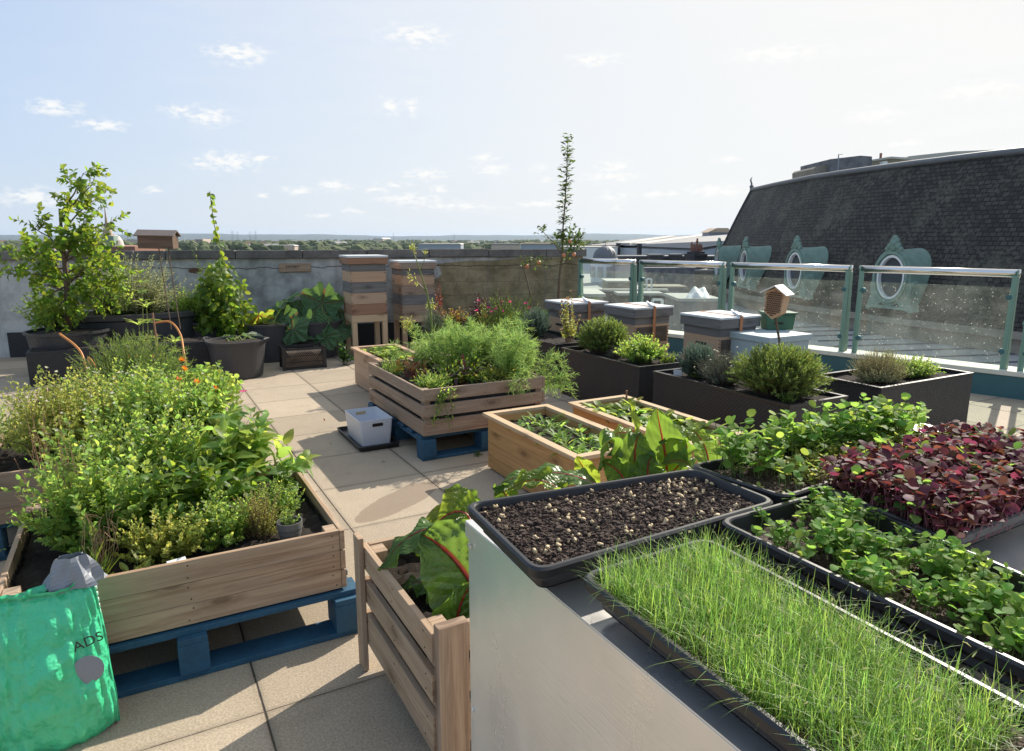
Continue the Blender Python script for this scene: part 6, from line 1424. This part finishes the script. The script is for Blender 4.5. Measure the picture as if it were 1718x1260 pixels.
fbox(317, 326, 402.5, 1500, 40, 'rooftan', 'wall', t); fbox(326.2, 340, 401, 1490, 40, 'pinkwall', 'wall', t)
for k in range(3):
    for j in range(5): fbox(328+j*2.4, 329.6+j*2.4, 403.2+k*2.4, 1489, .5, 'walldark', 'window', t, zb=atd(328, 404.4+k*2.4, 1489).z)
t = bld('white_mast', 'thin white mast right of the bird box', 'mast', 309, 1200); mb = MB(); a = atd(309, 394, 1200); mb.tube([Vector((a.x, a.y, GZ)), a], [1.2, .5], 8); mb.build('pole', M['white'], t)
for i, (x, w_, dd_, yt, mt, lab) in enumerate(((222, 10, 1700, 401, 'roofpale', 'pale distant block left of the bird box'), (300, 8, 2200, 404, 'white', 'small white block just right of the bird box'), (468, 26, 1000, 411, 'roofpale', 'long low pale shed roof beyond the parapet, left part'),
        (737, 36, 420, 408.5, 'roofpale', 'long cream shed roof above the wall right of the hives'), (848, 24, 500, 408.5, 'roofgrey', 'grey flat warehouse left of the orange roof'), (904, 30, 400, 408, 'rooftan', 'long orange tinted shed roof left of the apple tree'), (634, 8, 2600, 399, 'white', 'tiny white tower on the wooded plain'), (160, 30, 240, 412, 'clay', 'reddish low roof behind the left apple tree'), (60, 30, 400, 408, 'roofpale', 'pale low building at the far left'), (1700, 20, 900, 405, 'roofgrey', 'grey block at the far right horizon'))):
    t = bld('distant_shed', lab, 'building', x, dd_, 'low buildings on the plain'); 
    fbox(x-w_, x+w_, yt+1.8, dd_, dd_*.06, 'wallblue' if i % 2 else 'pinkwall', 'wall', t)
    fprism([(x-w_-1, yt+1.8), (x+w_+1, yt+1.8), (x+w_-2, yt), (x-w_+2, yt)], dd_-.5, dd_*.065, mt, 'roof', t)
for i, (x, h_, d) in enumerate(((389, 386, 2600), (428, 386, 2900), (213, 384, 2400), (419, 388, 3300), (762, 392, 3600), (660, 391, 3800), (398, 388, 3500))):
    t = bld('pylon', 'electricity pylon far off on the hazy plain', 'pylon', x, d, 'pylons on the plain'); a = atd(x, h_, d); b0 = Vector((a.x, a.y, GZ)); H_ = (a-b0).length; mb = MB()
    for sx_ in (-1, 1): mb.tube([b0+RT*sx_*H_*.09, a-q*H_*.25+RT*sx_*H_*.02, a], [.5, .4, .25], 4)
    for f in (.7, .82, .93): mb.tube([b0+q*H_*f-RT*H_*.14, b0+q*H_*f+RT*H_*.14], .35, 4)
    for f in (0.1, .3, .5): 
        w_ = H_*.09*(1-f); mb.tube([b0+q*H_*f-RT*w_, b0+q*H_*(f+.2)+RT*w_*.7], .25, 4); mb.tube([b0+q*H_*f+RT*w_, b0+q*H_*(f+.2)-RT*w_*.7], .25, 4)
    mb.build('lattice', M['pylon'], t)
hm = MB(); hm.box((-6, -4, 0), (6, 4, 6)); hw = hm.mesh('wall'); hw.materials.append(M['pinkwall']); hm = MB(); hm.prism([(-6.3, -4.3, 6.02), (-6.3, 4.3, 6.02), (-6.3, 0, 9)], (12.6, 0, 0)); hrm = hm.mesh('roof'); hrm.materials.append(M['clay'])
hrm2 = hrm.copy(); hrm2.materials.clear(); hrm2.materials.append(M['roofgrey'])
for k in range(46):
    d = 900*(4.0**r_.random()); lat = (r_.random()*2-1)*.85*d; p = fr(lat, d, GZ+r_.uniform(2, 7)); sc_ = r_.uniform(1.0, 2.2)
    t = thing('distant_house', 'small distant house among the trees on the plain', 'house', p, 'houses scattered on the plain', r_.uniform(0, 3)); t.scale = (sc_*r_.uniform(.8, 2), sc_, r_.uniform(.9, 1.3))
    for nm, me in (('wall', hw), ('roof', hrm if k % 3 == 0 else hrm2)): o = bpy.data.objects.new(nm, me); COL.objects.link(o); o.parent = t
# green domed turret at the left
t = bld('turret', 'green domed turret and gold finial behind the left apple tree', 'turret', 180, 70); d = 70
fbox(174, 190, 396, d, 1.0, 'copper_green', 'drum', t); mb = MB(); c_ = atd(181, 396, d+.5); mb.lathe(c_, [(.45, 0), (.42, .5), (.30, .9), (.15, 1.3), (.08, 2.0), (.02, 3.0)], 14); mb.build('spire', M['rooftan'], t)
mb = MB(); c_ = atd(195, 415, d+1); mb.lathe(c_, [(.75, -1), (.75, .2), (.65, .7), (.4, 1.1), (0, 1.3)], 20); mb.build('dome', M['roofpale'], t)
fbox(150, 226, 413.5, d-1, 6, 'clay', 'wall', t)
# big grey shed
t = bld('warehouse', 'huge grey roofed warehouse with pale rooflight stripes beyond the balustrade', 'warehouse', 1110, 120)
FRp = [(985, 411, 105), (1035, 411.5, 100), (1170, 417, 78)]; BKp = [(1215, 393, 150), (1105, 397, 190), (1050, 403, 190), (1000, 409.5, 180)]
mb = MB(); pts = [atd(*p) for p in FRp]+[atd(1260, 402, 70)]+[atd(1260, 391, 150)]+[atd(*p) for p in BKp]; mb.poly(pts); mb.poly([p-q*.4 for p in pts][::-1]); mb.build('roof', M['roofgrey'], t)
mb = MB()
for a, b_ in ((FRp[0], FRp[1]), (FRp[1], FRp[2]), (FRp[2], (1260, 402, 70))):
    p, r = atd(*a), atd(*b_); p -= q*.3; r -= q*.3; mb.poly([Vector((p.x, p.y, GZ)), Vector((r.x, r.y, GZ)), r, p])
mb.build('wall', M['wallblue'], t)
for (a, b_) in (((1045, 411.5, 98), (1128, 397.5, 185)), ((1072, 412.5, 93), (1182, 396, 165))):
    p, r = atd(*a), atd(*b_); mb = MB(); s_ = RT*1.0; mb.prism([p+q*.12-s_, p+q*.12+s_, p+q*.35+s_, p+q*.35-s_], r-p); mb.build('rooflight', M['roofpale'], t)
for (x, yy, d) in ((1036, 412, 98), (1071, 413, 90)):
    a = atd(x, yy, d); mb = MB(); mb.box((a.x-.25, a.y-.4, a.z-8), (a.x+.25, a.y, a.z+.3)); mb.build('downpipe', M['walldark'], t)
t = bld('white_hall', 'white walled low hall left of the lead dome', 'building', 985, 85); fbox(950, 1036, 415.5, 86, 9, 'white', 'wall', t, roofm='roofpale')
t = bld('ridge_house', 'small house with reddish roof on the warehouse skyline', 'house', 1200, 140)
fbox(1190, 1222, 389.5, 139, 5, 'wallblue', 'wall', t, zb=-2); fprism([(1187, 390), (1226, 390), (1222, 382.5), (1203, 382.5)], 138.5, 6, 'rooftan', 'roof', t)
# dome on drum
t = thing('lead_dome', 'ribbed lead dome on a round white drum just beyond the first glass panel', 'dome', fr(0, 0)+Vector((atd(1015, 432, 60).x, atd(1015, 432, 60).y, -6))); c_ = atd(1015, 433, 60)
mb = MB(); P = []
for i in range(13):
    th = math.pi/2*i/12; row = []
    for k in range(65):
        a = 2*math.pi*k/64; rr = 1.02*math.cos(th)*(1+.03*(k % 4 == 0)); row.append(c_+Vector((rr*math.cos(a), rr*math.sin(a), 1.05*math.sin(th))))
    P.append(row)
mb.grid(P); mb.build('dome', M['lead'], t); mb = MB(); mb.tube([c_+q*1.0, c_+q*1.25], [.06, .02], 6); mb.build('finial', M['lead'], t)
mb = MB(); mb.lathe(c_, [(1.12, -6), (1.12, -2.1), (1.2, -2.0), (1.2, -.25), (1.12, -.2), (1.1, 0), (0, 0)], 28); mb.build('drum', M['white'], t)
for k in range(10):
    a = k*.628; mb = MB(); mb.obox(c_+Vector((1.2*math.cos(a), 1.2*math.sin(a), -1.15)), (.06, .5, .9), Matrix.Rotation(a, 3, 'Z')); mb.build('drum_panel', M['roofpale'], t, bevel=.01)
# roofscape between
t = thing('flat_roof', 'wide pale flat roof one storey below the terrace beyond the glass', 'roof', fr(10, 30, -2.2))
mb = MB(); pts = [rp(-1.5, .3, -2.2), rp(14, .3, -2.2), fr(26, 16, -2.2), fr(14.2, 34, -2.2), fr(13.5, 46, -2.2), fr(9, 76, -2.2), fr(5, 76, -2.2), fr(3.2, 13, -2.2)]
mb.poly(pts[::-1] if (pts[1]-pts[0]).cross(pts[2]-pts[1]).z < 0 else pts); mb.build('deck', M['leadroof'], t)
mb = MB(); pp = [rp(-1.5, .28, -2.2), rp(14, .28, -2.2), rp(14, .28, -.05), rp(-1.5, .28, -.05)]; mb.prism(pp, RN*-.05); mb.build('wall', M['wallgrey'], t)
for k in range(9):
    a = fr(20-k*1.1, 17+k*1.4, -2.195); mb = MB(); mb.bar(fr(11.5, 19+k*1.3, -2.18), fr(17, 20+k*1.3, -2.18), .04, .05); mb.build('roof_seam', M['lead'], t)
rooms = [  # label, px0, px1, ytop, d, depth, wall, roof
 ('long dark parapet upstand crossing behind the middle strapped hive', 'roof_upstand', 1000, 1118, 489, 34, .4, 'walldark', 'roofpale'),
 ('low grey wall block beyond the first glass panel', 'roof_upstand', 985, 1012, 498, 26, 3.0, 'walltan', 'roofpale'),
 ('long pale ledge above the dark upstand', 'roof_upstand', 1040, 1110, 496, 30, 1.2, 'walldark', 'leadroof'),
 ('streaky weathered grey wall seen through the second glass panel', 'weathered_wall', 1085, 1166, 452, 44, 1.0, 'wallgrey', 'lead'),
 ('tan stone wall end beside the weathered grey wall', 'stone_wall', 1166, 1196, 455, 45, 1.0, 'walltan', 'roofpale'),
 ('low brown brick range under the warehouse roof', 'brick_range', 1040, 1250, 431.5, 62, 3.0, 'walldark', 'lead'),
 ('white rendered roof room behind the lead dome drum', 'roof_room', 1040, 1066, 445, 56, 4.0, 'roofpale', 'roofgrey'),
 ('low dark ridge building left of the second glass post', 'roof_room', 1020, 1064, 474, 48, 3.0, 'walltan', 'roofpale'),
 ('dark slate roofed lean to under the weathered wall', 'roof_room', 1092, 1150, 484, 38, 2.0, 'wallgrey', 'walltan'),
 ('grey roof plant box behind the right strapped hive', 'plant_box', 1143, 1206, 506, 24, 2.5, 'lead', 'leadroof'),
 ('dark square roof vent, left of the pair on the brick range', 'roof_vent', 1091, 1113, 429.0, 60, 1.5, 'walldark', 'lead'),
 ('dark square roof vent, right of the pair on the brick range', 'roof_vent', 1128, 1145, 428.5, 60, 1.5, 'walldark', 'lead')]
for (lab, nm, x0, x1, yt, d, dp, wm, rm) in rooms:
    t = thing(nm, lab, nm.replace('_', ' '), fr((x0+x1-2*CX)/2/FPX*d, d, -2.2 if d > 20 else -1)); fbox(x0, x1, yt, d, dp, wm, 'wall', t, zb=-2.2 if 'ven' not in nm else -1.5, roofm=rm)
t = thing('plastic_sheet', 'crumpled white plastic sheeting heaped on the grey roof box', 'sheeting', atd(1172, 506, 24.5)); P = []
for i in range(15):
    row = []
    for j in range(15):
        p = atd(1150+i*3.0, 506, 24.2+j*.14); hgt = .36*(math.sin(math.pi*i/14)*math.sin(math.pi*j/14))**.6*(1+.22*math.sin(i*1.1+j*.5)+.12*math.sin(j*1.3)); row.append(p+q*(max(0, hgt)+U(0, .015)+.12))
    P.append(row)
mb = MB(); mb.grid(P); mb.build('sheet', M['bagw'], t, smooth=True)
t = thing('chimney_stack', 'terracotta chimney pots on a dark stack beyond the second glass panel', 'chimney', atd(1167, 434, 46)); c_ = atd(1167, 434, 46)
mb = MB(); mb.obox(c_-q*.6, (1.0, .9, 1.5)); mb.obox(c_+q*.22, (1.15, 1.0, .22)); mb.obox(c_+q*.40, (.85, .8, .15)); mb.build('stack', M['walldark'], t, bevel=.03)
for (dx, h_) in ((-.30, .62), (-.12, .5), (.05, .85), (.22, .5), (.34, .45)):
    mb = MB(); b0 = c_+RT*dx+q*.47; mb.lathe(b0, [(.085, 0), (.075, h_*.7), (.095, h_*.72), (.095, h_*.8), (.06, h_*.82), (.06, h_)], 10); mb.build('chimney_pot', M['clay'], t)
# small unidentified white frames on the lower roof
for (x0, x1, y0, y1, d, lab) in ((1085, 1093, 468, 487, 33, 'small white upright frame on the lower roof'), (1095, 1111, 503, 520, 20, 'white frame low behind the middle hive lid')):
    t = thing('white_frame', lab, 'white_frame', atd((x0+x1)/2, y1, d)); a, b_, c2, d2_ = atd(x0, y1, d), atd(x1, y1, d), atd(x1, y0, d), atd(x0, y0, d); mb = MB()
    for p, r in ((a, b_), (b_, c2), (c2, d2_), (d2_, a)): mb.bar(p, r, .06, .06)
    mb.build('frame', M['white'], t)
# ---- mansard
def azs(s_):
    K = [(-20, -26), (-4, -24), (0, -21), (6, -8), (11.5, 0), (18, 4)]
    for (a, va), (b_, vb) in zip(K, K[1:]):
        if s_ <= b_: return R_(va+(vb-va)*max(0, (s_-a))/(b_-a))
    return R_(K[-1][1])
def pathpt(s_):
    p = Vector((15.1, 27.0)); st_ = .1 if s_ > 0 else -.1; n_ = int(abs(s_)/.1); c_ = 0
    for k in range(n_): a = azs(c_+st_/2); p = p+Vector((math.sin(a), math.cos(a)))*st_; c_ += st_
    a = azs(s_); e = FW*math.cos(a)+RT*math.sin(a); nn = -RT*math.cos(a)+FW*math.sin(a)
    return fr(p.x, p.y), e, nn
RIDGE = [(1150, 345), (1250, 322), (1300, 311), (1357, 300), (1410, 292), (1463, 285), (1520, 277.5), (1570, 271.7), (1650, 262), (1720, 255), (2200, 195)]
def ry(x):
    for (a, ya), (b_, yb) in zip(RIDGE, RIDGE[1:]):
        if x <= b_: return ya+(yb-ya)*(x-a)/(b_-a)
    return RIDGE[-1][1]
def projpx(P):
    v = Vector(P)-Vector((0, 0, H)); f = FW*math.cos(PITCH)+Vector((0, 0, -math.sin(PITCH))); u = FW*math.sin(PITCH)+Vector((0, 0, math.cos(PITCH)))
    return CX+FPX*v.dot(RT)/v.dot(f), CY-FPX*v.dot(u)/v.dot(f)
ZB = -1.45; s_ = -11.0; P = []; UVc = []; tops = []; SL = math.tan(R_(22)); SE = 21.5
c0, _, _ = pathpt(2); t = thing('mansard_building', 'neighbouring building with a steep mossy slate mansard roof', 'building', (c0.x, c0.y, GZ))
while s_ <= SE+.01:
    p, e, nn = pathpt(s_); h_ = 6
    for _k in range(40):
        tp = Vector((p.x, p.y, ZB+h_))-nn*h_*SL; x, y = projpx(tp); h_ += (y-ry(x))*.015
    row = []; uvr = []
    for k in range(15):
        f = k/14; z = ZB+h_*f; off = h_*SL*(f-.06*math.sin(math.pi*f)); row.append(Vector((p.x, p.y, z))-nn*off); uvr.append((s_, h_*f*1.08))
    P.append(row); UVc.append(uvr); tops.append(row[-1]); s_ += .4
mb = MB(); mb.grid(P, lambda a, b_: UVc[a][b_]); mb.build('roof', M['slate'], t, smooth=False)
mb = MB(); mb.tube([p+q*.05 for p in tops], .13, 8); mb.build('ridge_capping', M['lead'], t, smooth=True)
mb = MB(); mb.tube([p for p in P[-1]], .10, 6); mb.build('hip_capping', M['walldark'], t, smooth=True)
mb = MB(); mb.grid([[r[-1], r[-1]-q*1.2+RT*5] for r in P]); mb.build('flat_top', M['lead'], t)
e_ = pathpt(SE); mb = MB(); mb.grid([[p, p+e_[1]*.01-e_[2]*9+e_[1]*1.5] for p in P[-1]], lambda a, b_: (b_*9, a*.5)); mb.build('end_slope', M['slate'], t)
mb = MB(); W = []
for i, r in enumerate(P):
    p, e, nn = pathpt(-11+i*.4); b0 = Vector((p.x, p.y, ZB)); W.append([b0+nn*-.1, b0+nn*.35, b0+nn*.38-q*.22, b0+nn*.2-q*.25, b0+nn*.2-q*.75, b0+nn*.3-q*.78, b0+nn*.3-q*.95, b0-q*18])
mb.grid(W); mb.build('stone_parapet', M['walltan'], t)
mb = MB(); tp = tops[-1]+q*.1; mb.blob(tp+q*.15, .14, 10, 7, .05); mb.tube([tp, tp+q*.3, tp+q*.6-RT*.1, tp+q*.8], [.1, .06, .05, .01], 8); mb.build('finial', M['lead'], t)
def dormer(s_, sc, lab):
    p, e, nn = pathpt(s_); c_ = Vector((p.x, p.y, 0))+nn*.30; c_.z = .12; hx = -e
    t2 = thing('dormer_window', lab, 'dormer window', (c_.x, c_.y, ZB), 'round copper dormers of the mansard')
    def L(x, z, o_=0): return c_+hx*x*sc+q*z*sc+nn*o_*sc
    def ring(a0, b0, a1, b1, o0, o1, name, mt, sm=True):
        rows = []
        for (a, b_, o_) in ((a0, b0, o0), (a0, b0, o1), (a1, b1, o1), (a1, b1, o0)):
            rows.append([L(a*math.cos(2*math.pi*k/40), b_*math.sin(2*math.pi*k/40), o_) for k in range(41)])
        mb = MB(); mb.grid(rows); mb.build(name, M[mt], t2)
    ring(.60, .84, .86, 1.10, -.05, .12, 'surround', 'copper_green'); ring(.68, .90, .76, .99, .12, .20, 'surround', 'copper_green'); ring(.54, .76, .61, .85, -.02, .16, 'white_ring', 'white')
    mb = MB(); mb.poly([L(.58*math.cos(2*math.pi*k/40), .80*math.sin(2*math.pi*k/40), 0) for k in range(40)]); mb.build('window_pane', M['window'], t2)
    rows = []
    for (f_, k1) in ((0, 1.0), (.35, .97), (.75, 1.0), (.95, 1.02), (1.0, 1.06)):
        rows.append([L(.86*k1*math.cos(a), 1.10*k1*math.sin(a), .05-f_*(.42+.47*(1.10*math.sin(a)+1.1))) for a in [R_(-50)+R_(280)*k/30 for k in range(31)]])
    mb = MB(); mb.grid(rows); mb.build('hood', M['copper_green'], t2)
    for sg in (-1, 1):
        out = [(.55*sg, -.75), (.84*sg, -.1), (.93*sg, -.3), (.88*sg, -.7), (1.0*sg, -1.12), (1.06*sg, -1.26), (.94*sg, -1.32), (.62*sg, -1.18), (.35*sg, -.98)]
        mb = MB(); mb.prism([L(x, z, -.3) for x, z in out], nn*.40*sc); mb.build('scroll_bracket', M['copper_green'], t2)
        mb = MB(); mb.prism([L(.84*sg, -.2, -.75), L(.84*sg, -1.2, -.3), L(.84*sg, -1.2, .0), L(.84*sg, -.2, .0)], hx*.08*sc*sg); mb.build('side_cheek', M['copper_green'], t2)
    mb = MB(); mb.prism([L(-.9, -1.10, -.3), L(.9, -1.10, -.3), L(.9, -1.22, -.3), L(-.9, -1.22, -.3)], nn*.45*sc); mb.build('window_sill', M['copper_green'], t2)
    mb = MB(); rr = random.Random(int(s_*10))
    for (x, z, r0) in ((0, 1.30, .17), (-.17, 1.20, .13), (.17, 1.20, .13), (0, 1.50, .11), (-.1, 1.40, .1), (.1, 1.40, .1), (-.3, 1.08, .09), (.3, 1.08, .09), (0, 1.13, .14)):
        mb.blob(L(x, z, .1), r0*sc, 9, 6, .12)
    mb.build('crest', M['copper_green'], t2)
dormer(.0, 1.0, 'green copper round dormer nearest the camera, at the right')
dormer(5.7, 1.0, 'green copper round dormer second from the right, above the insect hotel')
dormer(11.6, .98, 'green copper round dormer third from the right, seen almost edge on')
dormer(17.0, .95, 'green copper round dormer at the far left end of the slate roof')
dormer(-6.0, 1.0, 'green copper round dormer partly beyond the right edge')
# rooftop masses behind the ridge
t = thing('rooftop_plantroom', 'grey concrete plant rooms behind the slate ridge', 'plant room', fr(24, 42, 4))
for (pts, d, dp, mt) in (([(1365, 298), (1365, 283), (1369, 279.5), (1392, 275.5), (1392, 296)], 40, 3, 'walltan'), ([(1392, 296), (1393, 267), (1444, 261), (1463, 262.5), (1463, 290)], 39.6, 4, 'wallgrey'),
        ([(1455, 292), (1455, 269), (1495, 264), (1580, 272), (1640, 276), (1640, 290)], 41, 4, 'walltan'), ([(1452, 272), (1452, 269.5), (1495, 262.5), (1640, 272), (1640, 276), (1495, 266)], 40.9, .5, 'roofpale')):
    fprism(pts, d, dp, mt, 'concrete_block', t)
fprism([(1481, 280), (1481, 271), (1489, 270), (1489, 280)], 39, .3, 'white', 'white_cabinet', t)
for (x, y0, y1, d, lab) in ((1357, 286, 302, 48, 'red roof pipe standing at the left of the plant rooms'), (1477.5, 257, 268, 41.5, 'dark red pipe on top of the long plant room')):
    p = atd(x, y1, d); t = thing('roof_pipe', lab, 'pipe', p); mb = MB(); mb.tube([p-q*.5, atd(x+.5, y0, d)], .07, 8); mb.build('pipe', M['clay'], t)
t = thing('aerial', 'thin aerial mast before the concrete plant rooms', 'aerial', atd(1406, 295, 39)); mb = MB(); mb.tube([atd(1406, 295, 39), atd(1407, 259, 39)], .03, 5); mb.tube([atd(1407, 259, 39), atd(1414, 259, 39)], .015, 4); mb.build('mast', M['pylon'], t)
t = thing('far_roof', 'pale hazy roof slope above the plant rooms at the right', 'roof', fr(60, 90, 0)); fprism([(1505, 275), (1525, 262), (1600, 254), (1700, 250), (1700, 285)], 95, 5, 'roofpale', 'slope', t)
# haze
m_, n, b = mat('haze air'); n.n.remove(b); pv = n.new('VolumePrincipled'); pv.inputs['Color'].default_value = (.62, .78, 1.0, 1); pv.inputs['Density'].default_value = 4.5e-5; pv.inputs['Anisotropy'].default_value = .25
n.l.new(pv.outputs[0], n.n['Material Output'].inputs['Volume'])
mb = MB(); mb.box((-14500, -14500, GZ-4), (14500, 14500, 85)); hz = mb.build('haze', m_); hz['kind'] = 'stuff'; hz['label'] = 'thin blue summer haze over the plain'
